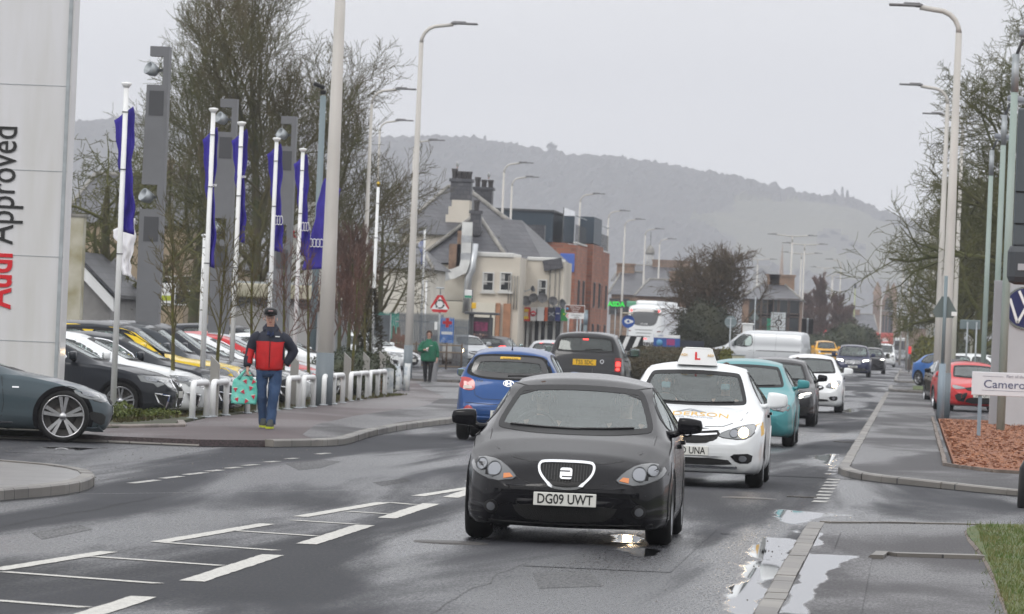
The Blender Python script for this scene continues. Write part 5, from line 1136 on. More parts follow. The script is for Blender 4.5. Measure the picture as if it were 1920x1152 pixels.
MB().box(((x0+x1)/2, yt+3.4, zg/2), (x1-x0, 5, zg)).build('shop_wall', mat('shop_wall', (.25, .14, .09), .8, var=.2), tr)
MB().box(((X(968, TD)+X(1066, TD))/2, yt-.12, zg+.35), (X(1066, TD)-X(968, TD), .3, .3)).build('canopy', M_dgrey, tr)
for px, w_ in ((972, .4), (984, .3), (995, .5), (1006, .3), (1019, .4), (1032, .35), (1047, .5)): 
    f = MB().box((X(px, TD), yt+.82, zg/2), (w_, .1, zg*.9)).build('shop_window', M_pane, tr)
for px in (978, 990, 1001, 1013, 1025, 1040, 1054): MB().box((X(px, TD), yt+.7, zg/2), (.12, .25, zg)).build('pilaster', M_sill, tr)
SG = 'shop signs along the terrace'
shop = [(967, 979, (.70, .05, .02), 'red and yellow shop sign beside the blue arrow', [((.85, .55, .02), 0, .55, .5, .3), ((.85, .45, .02), 0, .1, .55, .12), ((.85, .55, .02), 0, -.4, .6, .25)]), (980, 995, (.62, .04, .02), 'red shop sign with a yellow ellipse, second from the left', [((.8, .55, .03), 0, .55, .6, .2), ((.6, .5, .35), 0, 0, .5, .3), ((.8, .55, .03), 0, -.5, .6, .2)]),
        (996, 1006, (.75, .72, .70), 'white sign with a red roundel', None), (1008, 1021, (.75, .76, .76), 'blank white shop sign', []), (1022, 1028, (.55, .10, .03), 'narrow orange-red shop sign', []), (1029, 1041, (.03, .035, .06), 'dark sign with a pale cross pattern', 'x'), (1042, 1052, (.015, .03, .15), 'navy shop sign with a thin white line', [((.8, .8, .8), 0, .1, .6, .07)]), (1053, 1066, (.01, .25, .05), 'green shop sign at the right end of the row', [((.5, .65, .05), -.1, 0, .3, .12)])]
for a, b, colr, lab, dec in shop:
    xa, xb = X(a, TD, 590), X(b, TD, 590); zc_ = Z((a+b)/2, 589.5, TD); hh = .72; xc = (xa+xb)/2
    o = empty('shop_sign', (0, 0, 0), 0, lab+' on the terrace', 'shop sign', SG); MB().box((xc, yt-.42, zc_), (xb-xa, .12, hh), bev=.01).build('panel', mat('sign_%02d%02d%02d' % tuple(int(v*99) for v in colr), colr, .5), o)
    if dec is None: MB().lathe([(.001, .02), (.15, .02), (.15, 0)], 20, face(xc, yt-.485, zc_+.03)).build('roundel', mat('roundel_red', (.6, .03, .05), .5), o); MB().box((xc, yt-.52, zc_+.03), (.2, .02, .05)).build('bar', M_white, o)
    elif dec == 'x':
        for s_ in (1, -1): MB().box((xc, yt-.49, zc_), (.34, .02, .06), tilt=(R(35*s_), 'Y')).build('stroke', mat('pale_ink', (.4, .42, .45), .5), o)
    else:
        for q, u_, v_, w_, h_ in dec: MB().box((xc+u_*(xb-xa)*.5, yt-.49, zc_+v_*hh*.5), (w_*(xb-xa), .02, h_*hh), bev=.005).build('lettering', mat('ink_%02d%02d%02d' % tuple(int(v*99) for v in q), q, .5), o)
    for xx in (xa+.08, xb-.08): MB().box((xx, yt-.2, zc_), (.04, .34, .04)).build('bracket', M_dgrey, o)
def dish(px, py, d, r, az, lab, dark=0):
    o = empty('satellite_dish', at(px, py, d), R(az), lab, 'satellite dish', 'satellite dishes over the shops'); M_ = Matrix.Rotation(R(72), 4, 'X')
    m = mat('dish_grey', (.11, .11, .115), .6, var=.3, scale=3) if not dark else M_dgrey
    MB().lathe([(.001, 0), (r*.5, .03), (r*.8, .08), (r, .14), (r*1.02, .14), (r*.8, .06), (r*.5, .01), (.001, -.02)], 24, M_).build('reflector', m, o)
    MB().tube([(0, -.02, -r*.9), (0, -r*.7, -.05), (0, -r*.75, 0)], .02, 5).build('feed_arm', M_dgrey, o); MB().tube([(0, .03, 0), (0, .3, -.1), (0, .5, -.1)], .03, 6).build('bracket', M_galv, o)
for i, (px, py, r, az, k) in enumerate(((986, 566, .27, 15, 0), (1001, 560, .24, -10, 0), (1017, 560, .26, 5, 0), (1036, 566, .24, 20, 0), (1052, 572, .28, 60, 1), (996, 543, .17, 70, 1))):
    dish(px, py, TD-1.2, r, az, ['oval grey dish leftmost in the row over the shops', 'grey dish second from left in the row', 'grey dish right of centre under the small window', 'speckled grey dish above the dark shop sign', 'black dish turned edge-on above the green shop sign', 'black dish on the harled wall above the others'][i], k)

# -- brick and blue-clad block ---------------------------------------------
BD = 345; bb = empty('brick_apartment_block', (0, 0, 0), 0, 'modern red brick block with dark blue metal-clad upper floors and glazed balconies', 'building')
yB = at(1000, 560, BD).y; xa, xb, xc = X(930, BD, 420), X(1060, BD, 470), X(1087, BD, 470)
zb1 = Z(1040, 455, BD); ztp = Z(1000, 396, BD)
M_clad = mat('blue_cladding', (.022, .042, .062), .5)
MB().box(((xa+xb)/2, yB+15, zb1/2), (xb-xa, 30, zb1)).build('wall', M_brick, bb)
cl_ = MB().box(((xa+xb)/2-.6, yB+8, (zb1+ztp)/2), (xb-xa-.6, 16.5, ztp-zb1)).build('clad_storey', M_clad, bb)
mb = MB(); k = 0
while k*.42 < xb-xa-.6: mb.box((xa+.2+k*.42-.6+.3, yB-.27, (zb1+ztp)/2), (.04, .05, ztp-zb1)); k += 1
mb.build('cladding_rib', M_clad, cl_)
MB().box(((xa+xb)/2-.6, yB+8, ztp+.05), (xb-xa-.4, 16.8, .12)).build('coping', M_dgrey, cl_)
# east face steps: each bay is a brick slab going away from us
def bay(pxl, pxr, pyt_l, d0, name, m, z0=0, win=True):
    x_ = X(pxl, d0, 560); z_ = Z(pxl, pyt_l, d0); y_ = at(pxl, 560, d0).y; u = math.tan(YAW); 
    return x_, y_, z_
yE = yB-.05; L2 = 26
mb = MB().box((xb+.35, yE+6, (zb1-.1)/2), (.7, 12, zb1-.1)); mb.box((xb+.5, yE+19, zb1/2+.1), (1.0, 12, zb1+.2)); mb.box((xb+.35, yE+32, zb1/2), (.7, 12, zb1)); mb.build('brick_bay', M_brick, bb)
MB().box((xb+.45, yE+19, (zb1+ztp)/2+.2), (.95, 9, ztp-zb1-.2)).build('clad_tower', M_clad, bb)
for k_ in (5, 31):
    f = MB().box((xb+.62, yE+k_+.5, zb1+.04), (.22, 11.4, .1)).build('terrace_edge', mat('white_coping', (0, 0, 0)), bb)
    for j in range(9): MB().box((xb+.62, yE+k_-4.6+j*1.25, zb1+.65), (.05, .06, 1.15)).build('baluster', M_dgrey, f)
    MB().box((xb+.6, yE+k_+.5, ztp-.2), (.05, 11.4, .06)).build('handrail', M_galv, f); MB().box((xb-.2, yE+k_+.5, zb1+1.2), (.06, 11, 2.2)).build('glazing', M_pane, f)
for j, y_ in enumerate((4, 9, 16, 22, 29, 35)):
    for z_ in (1.6, 4.4):
        if z_+1.0 < zb1-.2: window(bb, yE+y_, z_, 1.2, 1.7, xb+(.7 if not 13 < y_ < 25 else 1.0), M_dgrey, 'Y', bars=False, sill=False)
for px, z_ in ((945, 3.5), (1005, 5.2)): pass
MB().box((X(1064, BD, 490), yB-.12, Z(1064, 493, BD)), (.95, .1, 1.2), bev=.1).build('wall_sign', mat('street_blue', (.05, .12, .45), .5), bb)
dish(994, 452, BD-1, .55, 10, 'large dark dish on the brick block beside the pub roof', 1)
MB().box((X(980, PD+16), y2+12.8, Z(980, 440, PD+16)), (1.1, .7, 1.4)).build('chimney', M_slate, pub)

# -- sandstone houses farther back -----------------------------------------
def house(px0, px1, py_e, py_r, d, dep, m, lab, nm='stone_house', rows=(), wins=(), hip=.0, ch=(), rm=None, g=None, base=0):
    o = empty(nm, (0, 0, 0), 0, lab, 'house' if 'house' in nm else 'building', g); pm = (px0+px1)/2
    x0_, x1_ = X(px0, d), X(px1, d); y_ = at(pm, 560, d).y; z_e, z_r = Z(pm, py_e, d), Z(pm, py_r, d)
    MB().box(((x0_+x1_)/2, y_+dep/2, z_e/2), (x1_-x0_, dep, z_e)).build('wall', m, o)
    hx = (x1_-x0_)*hip; e = .3
    c = [(x0_-e, y_-e, z_e-.05), (x1_+e, y_-e, z_e-.05), (x1_+e, y_+dep+e, z_e-.05), (x0_-e, y_+dep+e, z_e-.05), (x0_+hx, y_+dep/2, z_r), (x1_-hx, y_+dep/2, z_r)]
    rf_ = MB().add(c, [(0, 1, 5, 4), (1, 2, 5), (2, 3, 4, 5), (3, 0, 4), (3, 2, 1, 0)]).build('roof', rm or M_slate, o); MB().tube([c[4], c[5]], .12, 6).tube([c[1], c[5]], .1, 6).tube([c[0], c[4]], .1, 6).build('ridge', M_lead, rf_)
    for px in wins:
        for py in rows: window(o, X(px, d), Z(px, py, d), 1.0, 1.5 if d > 380 else 1.3, y_-.02, M_sill if d < 380 else mat('brown_frame', (.10, .07, .055), .6), bars=d < 400, sill=False)
    for px, w_ in (ch if len(ch) else ()): chimney(rf_, X(px, d), y_+dep/2, z_r-1.0, z_r+.75, w_, .9, 0, m)
    return o
GH = 'sandstone terraces behind the roundabout'
house(1146, 1206, 552, 508, 480, 14, M_stone, 'sandstone house with grey slate roof right behind the brick block', rows=(575,), wins=(1153, 1170), hip=.15, ch=((1163, 1.6),), g=GH)
house(1196, 1300, 556, 524, 440, 12, M_stone, 'long low sandstone terrace behind the coach', rows=(580,), wins=(1206, 1220, 1240, 1262), hip=.12, ch=((1262, 1.2),), g=GH)
house(1150, 1340, 530, 498, 620, 14, M_stone, 'far dark stone terrace with a long plain slate roof under the cupola', hip=.03, ch=((1261, 3.2), (1225, 1.2)), g=GH)
house(1392, 1500, 561, 530, 430, 12, bricks('buff_brick', (.30, .20, .14), (.24, .15, .10), (.2, .16, .13), bw=.5, bh=.2), 'buff brick flats with a hipped grey roof behind the white roundabout sign', 'flats', rows=(578, 606), wins=(1416, 1440, 1451, 1470, 1489), hip=.32, ch=((1445, 1.0), (1462, 2.0)))
for i, (a, b, e_, r_, d_) in enumerate(((1500, 1560, 585, 565, 700), (1590, 1645, 598, 575, 900), (1700, 1740, 595, 570, 820), (1640, 1660, 600, 585, 980))): house(a, b, e_+20, r_+14, d_, 14, M_stone, ['far grey house between the flats and the red-twigged tree', 'far stone houses below the wooded slope', 'far stone building right of the church', 'small far house left of the church'][i], rows=(), wins=(), hip=.1, ch=((a+14, 1.5),))
house(118, 345, 418, 322, 232, 12, mat('tan_render', (.40, .32, .22), .9, col2=(.33, .26, .18), scale=.4), 'long tan rendered house with a dark slate roof seen through the bare trees', 'long_house', rows=(545,), wins=(305, 340), hip=.04, ch=((250, 1.2),))
house(300, 440, 500, 420, 250, 12, mat('tan_render', (0, 0, 0)), 'tan house wing behind the second grey totem', 'house_wing', rows=(560,), wins=(352, 380, 420), hip=.1)
house(640, 800, 500, 455, 262, 10, M_harl2, 'cream rendered house behind the green fence', 'cream_house', rows=(), wins=(), hip=.2)
# gabled outbuilding with white barge board on the left
gd = 172; o = empty('gabled_outbuilding', (0, 0, 0), 0, 'grey harled outbuilding with a white sloping barge board behind the pylon sign', 'outbuilding'); yg = at(160, 560, gd).y
q = [(X(60, gd), 0), (X(208, gd), 0), (X(208, gd), Z(208, 560, gd)), (X(140, gd), Z(140, 484, gd)), (X(60, gd), Z(60, 560, gd))]
MB().prism(q, -(yg+8), -yg, FX).build('gable_wall', mat('grey_harling', (.26, .255, .25), .95, bump=.6, bscale=50, var=.1), o)
a, b = Vector((X(138, gd), yg-.15, Z(138, 480, gd))), Vector((X(216, gd), yg-.15, Z(216, 560, gd)))
MB().prism([(a.x, a.z), (b.x, b.z), (b.x, b.z-.42), (a.x, a.z-.42)], -(yg+.0), -(yg-.3), FX).build('barge_board', M_white, o); MB().prism([(a.x, a.z+.02), (b.x+.1, b.z+.0), (b.x+.1, b.z+.12), (a.x, a.z+.16)], -(yg+8), -(yg-.35), FX).build('roof', M_slate, o)
o = empty('white_stack', (0, 0, 0), 0, 'stained white rendered tower block end just right of the pylon sign', 'chimney stack'); MB().box((X(128, gd-4), yg-3.5, Z(128, 405, gd-4)/2), (.7, .6, Z(128, 405, gd-4))).build('stack', mat('stained_render', (.52, .50, .42), .8, col2=(.30, .27, .16), scale=1.2), o); MB().box((X(128, gd-4), yg-3.5, Z(128, 403, gd-4)), (.8, .7, .08)).build('cap', M_lead, o)

# flat roofed kiosk
kd = 186; o = empty('kiosk', (0, 0, 0), 0, 'pale grey flat-roofed kiosk with a mossy concrete eaves band', 'kiosk'); yk = at(540, 600, kd).y; xk0, xk1, zk_ = X(438, kd, 600), X(628, kd, 600), Z(540, 562, kd)
MB().box(((xk0+xk1)/2, yk+2.6, zk_/2), (xk1-xk0, 5.2, zk_)).build('wall', mat('grey_panel', (.36, .355, .35), .7, var=.08, scale=.8), o)
MB().box(((xk0+xk1)/2, yk+2.6, zk_+.26), (xk1-xk0+.8, 6.0, .5), bev=.06).build('eaves_band', mat('mossy_concrete', (.46, .43, .34), .8, col2=(.30, .29, .2), scale=1), o); MB().box(((xk0+xk1)/2, yk+2.6, zk_+.52), (xk1-xk0+.4, 5.6, .12)).build('roof_sheet', M_galv, o)
for px in (375+70, 500, 575, 445+170): MB().prism([(X(px, kd)-.45, zk_-.12), (X(px, kd)+.45, zk_-.12), (X(px, kd)+.1, zk_-.28), (X(px, kd)-.1, zk_-.28)], -(yk), -(yk-.12), FX).build('bracket', M_dgrey, o)
for k in range(6): MB().box((xk1+.02, yk+.7+k*.75, zk_/2), (.08, .1, zk_-.2)).build('rib', M_galv, o)
# white sign wall
o = empty('sign_wall', (0, 0, 0), 0, 'tall white sign panel with broken red letters behind the flags', 'sign'); wd = 225; yw = at(560, 450, wd).y
MB().box(((X(516, wd)+X(600, wd))/2, yw, Z(560, 378, wd)/2), (X(602, wd)-X(514, wd), .4, Z(560, 378, wd))).build('panel', mat('sign_white', (.74, .74, .70), .5, var=.05), o); text('R  B', .42, face(X(562, wd, 440), yw-.25, Z(562, 440, wd)), M_red, o, bold=.02, sx=1.2)
o = empty('yellow_banner', (0, 0, 0), 0, 'yellow and black feather banner behind the thick lamp post', 'banner'); MB().box((at(619, 490, 140).x, at(619, 490, 140).y, at(619, 490, 140).z), (.22, .03, 1.6), bev=.01).build('cloth', mat('banner_yellow', (.7, .6, .02), .7, col2=(.05, .05, .03), scale=5), o); MB().tube([(at(615, 490, 140).x, at(619, 490, 140).y+.04, 0), at(615, 420, 140)+Vector((0, .04, 0))], .02, 5).build('pole', M_galv, o)

# -- church and cupola -------------------------------------------------------
cd = 950; ch_ = empty('church', (0, 0, 0), 0, 'hazy sandstone church with twin pointed turrets at the end of the road', 'church'); yc = at(1668, 600, cd).y
MC = mat('church_stone', (.24, .17, .13), .9, var=.25, scale=.3)
xg0, xg1 = X(1650, cd, 600), X(1674, cd, 600); zs = Z(1660, 570, cd); zp = Z(1660, 540, cd)
MB().prism([(xg0, 0), (xg1, 0), (xg1, zs), ((xg0+xg1)/2, zp), (xg0, zs)], -(yc+20), -yc, FX).build('nave', MC, ch_)
for px, py in ((1643, 527), (1673, 529)):
    x_ = X(px, cd, 600); zt_ = Z(px, py, cd); zb_ = Z(px, 552, cd); MB().box((x_, yc+1, zb_/2), (.62*2.2, 2, zb_)).build('turret', MC, ch_)
    MB().lathe([(.9, zb_), (.5, (zb_+zt_)/2), (.02, zt_)], 8, Matrix.Translation((x_, yc+1, 0))).build('spire', MC, ch_)
MB().lathe([(.5, zp-1.5), (.3, zp-.2), (.01, zp+1.3)], 6, Matrix.Translation(((xg0+xg1)/2, yc+.5, 0))).build('finial', MC, ch_)
MP = mat('lancet_dark', (.03, .03, .035), .5)
for dx in (-.55, .0, .55): MB().prism([((xg0+xg1)/2+dx-.17, 2.5), ((xg0+xg1)/2+dx+.17, 2.5), ((xg0+xg1)/2+dx+.17, 7), ((xg0+xg1)/2+dx, 7.6), ((xg0+xg1)/2+dx-.17, 7)], -(yc-.05), -(yc-.2), FX).build('lancet_window', MP, ch_)
MB().lathe([(.001, .1), (.45, .1), (.45, 0)], 20, face((xg0+xg1)/2, yc-.05, 8.6)).build('rose_window', MP, ch_); MB().prism([((xg0+xg1)/2-.3, zs-.9), ((xg0+xg1)/2+.3, zs-.9), ((xg0+xg1)/2+.3, zs+.6), ((xg0+xg1)/2, zs+1.3), ((xg0+xg1)/2-.3, zs+.6)], -(yc-.05), -(yc-.2), FX).build('gable_window', MP, ch_)
MB().box((xg1+2.6, yc+10, 3.5), (4, 16, 7)).build('aisle', MC, ch_); MB().box(((xg0+xg1)/2, yc-.1, zs-1.2), (xg1-xg0+.3, .3, .25)).build('string_course', M_lead, ch_)
o = empty('cupola', (0, 0, 0), 0, 'domed stone cupola with columns and a thin finial rising over the far roofs', 'cupola'); p = at(1218, 500, 700); T = Matrix.Translation((p.x, p.y, 0)); zf = lambda py: at(1218, py, 700).z
for k in range(8): q = R(k*45+10); MB().tube([(p.x+.42*math.cos(q), p.y+.42*math.sin(q), zf(500)), (p.x+.42*math.cos(q), p.y+.42*math.sin(q), zf(476))], .07, 6).build('column', M_sill, o)
MB().lathe([(.62, zf(514)), (.75, zf(512)), (.62, zf(505)), (.6, zf(500)), (.001, zf(500))], 12, T).build('base', mat('pale_stone', (.4, .38, .35), .8), o); MB().lathe([(.001, zf(477)), (.56, zf(477)), (.6, zf(474)), (.56, zf(471)), (.4, zf(464)), (.1, zf(460)), (.001, zf(459))], 16, T).build('dome', M_lead, o); MB().tube([(p.x, p.y, zf(460)), (p.x, p.y, zf(434))], .035, 5).lathe([(.001, zf(445)), (.12, zf(443)), (.001, zf(441))], 8, T).build('finial', M_dgrey, o); MB().lathe([(.9, 0), (.9, zf(520)), (.6, zf(514)), (.001, zf(512))], 12, T).build('tower', MC, o)
o = empty('tall_mast', (0, 0, 0), 0, 'thin lattice spire just visible in the haze above the flats', 'mast'); p = at(1463, 560, 1500); MB().tube([(p.x, p.y, 0), (p.x, p.y, 18), (p.x, p.y, at(1463, 458, 1500).z)], [1.2, .9, .05], 6).build('spire', MC, o)
# ---------------------------------------------------------------- lamp posts, poles, signs
M_post = mat('grey_post_paint', (.58, .555, .52), .55, col2=(.46, .44, .41), scale=1.5, stretch=(1, 1, .3), bump=.1)
M_head = mat('lantern_grey', (.16, .16, .165), .5)
def lamp_post(x, y, h, arm, side, r0, lab, thick=1, sleeve=False, group='street lamps lining the road', double=False, nm='street_lamp'):
    o = empty(nm, (x, y, 0), 0, lab, 'street lamp', group); hb = h-.55*min(1, arm)
    MB().tube([(0, 0, 0), (0, 0, h*.3), (0, 0, hb)], [r0, r0*.82, r0*.5], 12).build('pole', M_post, o)
    MB().tube([(0, 0, 0), (0, 0, 1.15)], r0*1.04, 12).build('base_sleeve', mat('grey_sleeve', (.16, .19, .21), .5), o) if sleeve else None
    for s_ in ((1, -1) if double else (side,)):
        k = .55*min(1, arm); pts = [(0, 0, hb)] + [(s_*k*(1-math.cos(R(a))), 0, hb+k*math.sin(R(a))) for a in (15, 35, 55, 75, 90)]+[(s_*arm, 0, h+.06)]
        if double: pts = [(0, 0, h-.02), (s_*arm*.5, 0, h+.02), (s_*arm, 0, h+.08)]
        MB().tube(pts, [r0*.5]+[r0*.42]*(len(pts)-1), 8).build('bracket_arm', M_post, o)
        l = MB(); l.box((s_*(arm+.38), 0, h+.10), (.80, .30, .06), bev=.025); l.box((s_*(arm+.2), 0, h+.145), (.42, .22, .05), bev=.02); l.box((s_*(arm+.02), 0, h+.10), (.2, .1, .1), bev=.03); l.build('lantern', M_head, o)
    if double: MB().tube([(0, 0, hb), (0, 0, h)], r0*.5, 10).build('pole_top', M_post, o)
    return o
# (pixel of the pole at its head, depth, arm, side, label)
for px, py, d, arm, sd_, r0, lab in ((638, 0, 107.5, 1.2, 1, .175, 'thickest lamp post, running out of the top of the view beside the walking man'),
    (790, 80, 170, 1.0, 1, .14, 'tall lamp post left of the woman in green'), (697, 195, 215, 1.0, 1, .12, 'lamp post in front of the big bare tree'), (712, 250, 253, .8, 1, .1, 'lamp post mostly hidden by twigs of the big tree'), (776, 285, 275, .8, 1, .1, 'lamp post almost hidden behind the tall one by the woman'),
    (945, 325, 307, .9, 1, .12, 'lamp post nearest the pub bay, left of a close pair'), (960, 350, 335, .9, 1, .12, 'right hand one of the close pair of lamp posts by the pub'), (1088, 380, 365, .9, 1, .12, 'lamp post standing before the blue-clad block'), (1141, 410, 413, .9, 1, .12, 'lamp post at the right edge of the brick block'),
    (1172, 425, 443, .9, 1, .12, 'lamp post rising behind the round blue sign'), (1210, 442, 475, .9, 1, .12, 'lamp post in front of the domed cupola'), (1237, 460, 510, .8, 1, .12, 'lamp post just left of the round bare tree'),
    (1577, 498, 590, 1.0, -1, .13, 'single-arm lamp post left of the dark evergreen bushes'), (1653, 556, 800, .9, 1, .13, 'small far lamp post in front of the church'), (1562, 520, 700, .9, 1, .12, 'small far lamp post before the red-twigged trees')):
    p = at(px, py, d); h = p.z+.55
    if py == 0: h = 11.4
    lamp_post(p.x-.0, p.y, h, arm, sd_, r0, lab, sleeve=d < 180)
for px, py, d, lab in ((1486, 443, 465, 'tallest twin-arm lamp post beside the white roundabout sign'), (1509, 459, 505, 'second twin-arm lamp post behind the silver van'), (1503, 476, 560, 'third twin-arm lamp post, hidden behind the nearer two'), (1547, 503, 665, 'twin-arm lamp post above the yellow off-road car'), (1560, 517, 730, 'far twin-arm lamp post in the haze'), (1421, 487, 600, 'twin-arm lamp post among the twigs of the round tree')):
    p = at(px, py, d); lamp_post(p.x, p.y, p.z, 1.4 if d < 640 else 1.1, 1, .14, lab, double=True, group='twin-arm lamps on the central strip')
for px, py, d, arm, r0, lab in ((1798, 62, 134, 1.0, .165, 'nearest lamp post on the right with the triangular sign before it'), (1777, 195, 194, 1.0, .15, 'second lamp post on the right, just left of the nearest'), (1805, 245, 220, .9, .12, 'third lamp post on the right'), (1836, 325, 274, .7, .11, 'fourth lamp post on the right among mossy twigs'), (1850, 400, 330, .8, .12, 'fifth lamp post on the right behind the rectangular sign back')):
    p = at(px, py, d); lamp_post(p.x, p.y, p.z+.55, arm, -1, r0, lab, sleeve=d < 200, group='street lamps on the right side')
for px, d, z_, lab in ((1690, 520, 9, 'pale far pole left of the right-hand trees'), (1703, 440, 9, 'pale pole right of the far traffic signal'), (1740, 330, 9, 'pale slim pole behind the bright blue car'), (1748, 300, 9, 'pale pole nearest the blue car'), (1601, 640, 8.6, 'tall yellowish mast with a camera beyond the evergreens')):
    p = at(px, 600, d); o = empty('slim_pole', (p.x, p.y, 0), 0, lab, 'pole'); MB().tube([(0, 0, 0), (0, 0, z_)], [.12, .08], 8).build('shaft', M_post if d != 640 else mat('yellowish_post', (.35, .38, .2), .6), o)
    MB().lathe([(.001, z_+.6), (.16, z_+.5), (.16, z_), (.001, z_)], 8).build('camera' if d == 640 else 'cap', M_dgrey if d == 640 else M_post, o)

# CCTV mast
p = at(606, 180, 150); o = empty('camera_mast', (p.x, p.y, 0), 0, 'grey-blue camera mast in front of the big bare tree', 'camera mast'); MB().tube([(0, 0, 0), (0, 0, p.z)], [.1, .085], 10).build('shaft', mat('bluegrey_post', (.17, .22, .24), .5), o)
mb = MB().box((.0, 0, p.z+.1), (.16, .2, .12), bev=.03); mb.box((-.12, -.05, p.z+.28), (.34, .16, .12), bev=.04, tilt=(R(20), 'Y')); mb.build('camera', M_black, o)

# flagpoles and flags
M_flag = mat('flag_blue', (.034, .022, .27), .75, var=.15, scale=4); M_flagw = mat('flag_white', (.78, .78, .82), .7)
def rings(o, x, z, r, y, n=4, sx=.6, tilt=0):
    for k in range(n):
        M_ = Matrix.Translation((x+(k-(n-1)/2)*r*1.35*sx, y, z+(k-(n-1)/2)*tilt)) @ FX @ Matrix.Diagonal((sx, 1, 1, 1)); mb = MB(); mb.lathe([(r, 0), (r-.02, 0), (r-.02, .006), (r, .006)], 20, M_, close=True); mb.build('ring', M_flagw, o)
def flag(x, y, z1, z0, w1, w0, lab, mt=None, side=1, rings_=True, grp='blue flags at the dealership', word=False, lead=-.18):
    """limp flag: its upper corner hangs left of the pole, its foot right of it"""
    o = empty('flag', (x, y, 0), 0, lab, 'flag', grp); nx, nz = 10, 26; vs = []
    for j in range(nz+1):
        t = j/nz; k = min(1, t*1.5); k = k*k*(3-2*k); xl = lead*(1-k)+(-.02)*k; xr = w1*(1-t)+w0*t
        for i in range(nx+1): u = i/nx; vs.append((side*(xl+(xr-xl)*u+.02*math.sin(t*11+x)+.012*math.sin(t*27)), .07+.05*math.sin(u*9+t*4+x)+.025*math.sin(u*4-t*9), z1+(z0-z1)*t+(.30*(u-.25) if t < .12 else .30*(u-.25)*max(0, 1-(t-.12)*2))-u*.06))
    fs = [(j*(nx+1)+i, j*(nx+1)+i+1, (j+1)*(nx+1)+i+1, (j+1)*(nx+1)+i) for j in range(nz) for i in range(nx)]
    mb = MB(); mb.add(vs, fs, True); c = mb.build('cloth', mt or M_flag, o); md = c.modifiers.new('t', 'SOLIDIFY'); md.thickness = .006
    if rings_: rings(c, side*w0*.5, z0+(z1-z0)*.30, .10, .0, 4 if w0 > .35 else 3, .38 if w0 < .35 else .6)
    if word: text('new', .11, face(side*w0*.5, .0, z0+(z1-z0)*.62), M_flagw, c, sx=.6)
    return o
FG = 'white flagpoles at the dealership'
def flagpole(px, d, h, lab, r=.05, grp=FG, ball=False):
    p = at(px, 640, d); o = empty('flagpole', (p.x, p.y, 0), 0, lab, 'flagpole', grp)
    MB().tube([(0, 0, 0), (0, 0, h)], [r, r*.8], 12).build('shaft', M_white, o); MB().tube([(0, 0, 0), (0, 0, .22)], r*1.3, 10).build('foot', M_black, o)
    MB().lathe([(.001, h+.05), (.075, h+.04), (.09, h+.02), (.06, h-.02), (.045, h-.04)] if not ball else [(.001, h+.16), (.05, h+.12), (.05, h+.05), (.001, h)], 14).build('finial', M_white if not ball else mat('gilt', (.4, .28, .05), .3, metal=1), o)
    for z in (h*.92, h*.75, h*.5): MB().lathe([(r+.006, z-.008), (r+.006, z+.008)], 10).build('collar', M_dgrey, o)
    return p
fp = [(217, 86, 5.45, 'nearest flagpole, standing in front of the charcoal hatchback'), (382, 95, 5.45, 'second flagpole, in front of the yellow bonnet'), (436, 101, 5.45, 'third flagpole, right of the middle grey totem'), (503, 109, 5.45, 'fourth flagpole, above the walking man'), (553, 115, 5.45, 'fifth flagpole, right of the rightmost grey totem')]
fl = [(4.95, 3.1, .12, .22, 'blue flag furled close to the nearest flagpole'), (5.0, 2.7, .07, .13, 'blue flag wrapped tightly round the second flagpole'), (5.2, 3.25, .1, .15, 'blue flag furled on the third flagpole'), (5.22, 3.2, .09, .22, 'blue flag with white rings on the fourth flagpole'), (5.22, 3.2, .09, .24, 'blue flag hanging on the fifth flagpole')]
for i, ((px, d, h, lab), f) in enumerate(zip(fp, fl)): p = flagpole(px, d, h, lab); flag(p.x, p.y-.02, *f, rings_=i in (3, 4), word=i in (1, 2))
p = at(240, 450, 100); flag(p.x-.1, p.y, at(0, 415, 100).z, at(0, 505, 100).z, .22, .16, 'plain white flag hanging behind the nearest flagpole', M_flagw, rings_=False, word=False, grp='flag')
p = flagpole(612, 122, 5.45, 'flagpole hidden behind the thickest lamp post'); flag(p.x-.02, p.y, 4.9, 3.0, .2, .62, 'wide blue flag with four white rings left of the thickest lamp post', side=-1)
p = flagpole(375, 140, 3.9, 'short white pole with a dark banner behind the second flagpole', grp='plain white poles'); flag(p.x+.1, p.y, 3.4, 2.2, .14, .2, 'small navy banner with a yellow mark on a short pole', mat('banner_navy', (.02, .025, .06), .7, col2=(.45, .4, .03), scale=2), rings_=False, word=False, grp='banner')
flagpole(697, 143, 5.45, 'white pole with a gilt ball near the brown conifer', grp='plain white poles', ball=True)
p = flagpole(788, 240, 6.2, 'thin white pole with a blue and white banner beside the pub', grp='plain white poles', r=.06); flag(p.x-.1, p.y, 5.6, 4.5, .12, .16, 'narrow blue and white banner beside the pub gable', mat('banner_bw', (.05, .12, .45), .7, col2=(.6, .62, .7), scale=2), rings_=False, word=False, grp='banner')
flagpole(795, 250, 3.9, 'short thin white pole in front of the pub', grp='plain white poles', r=.05)

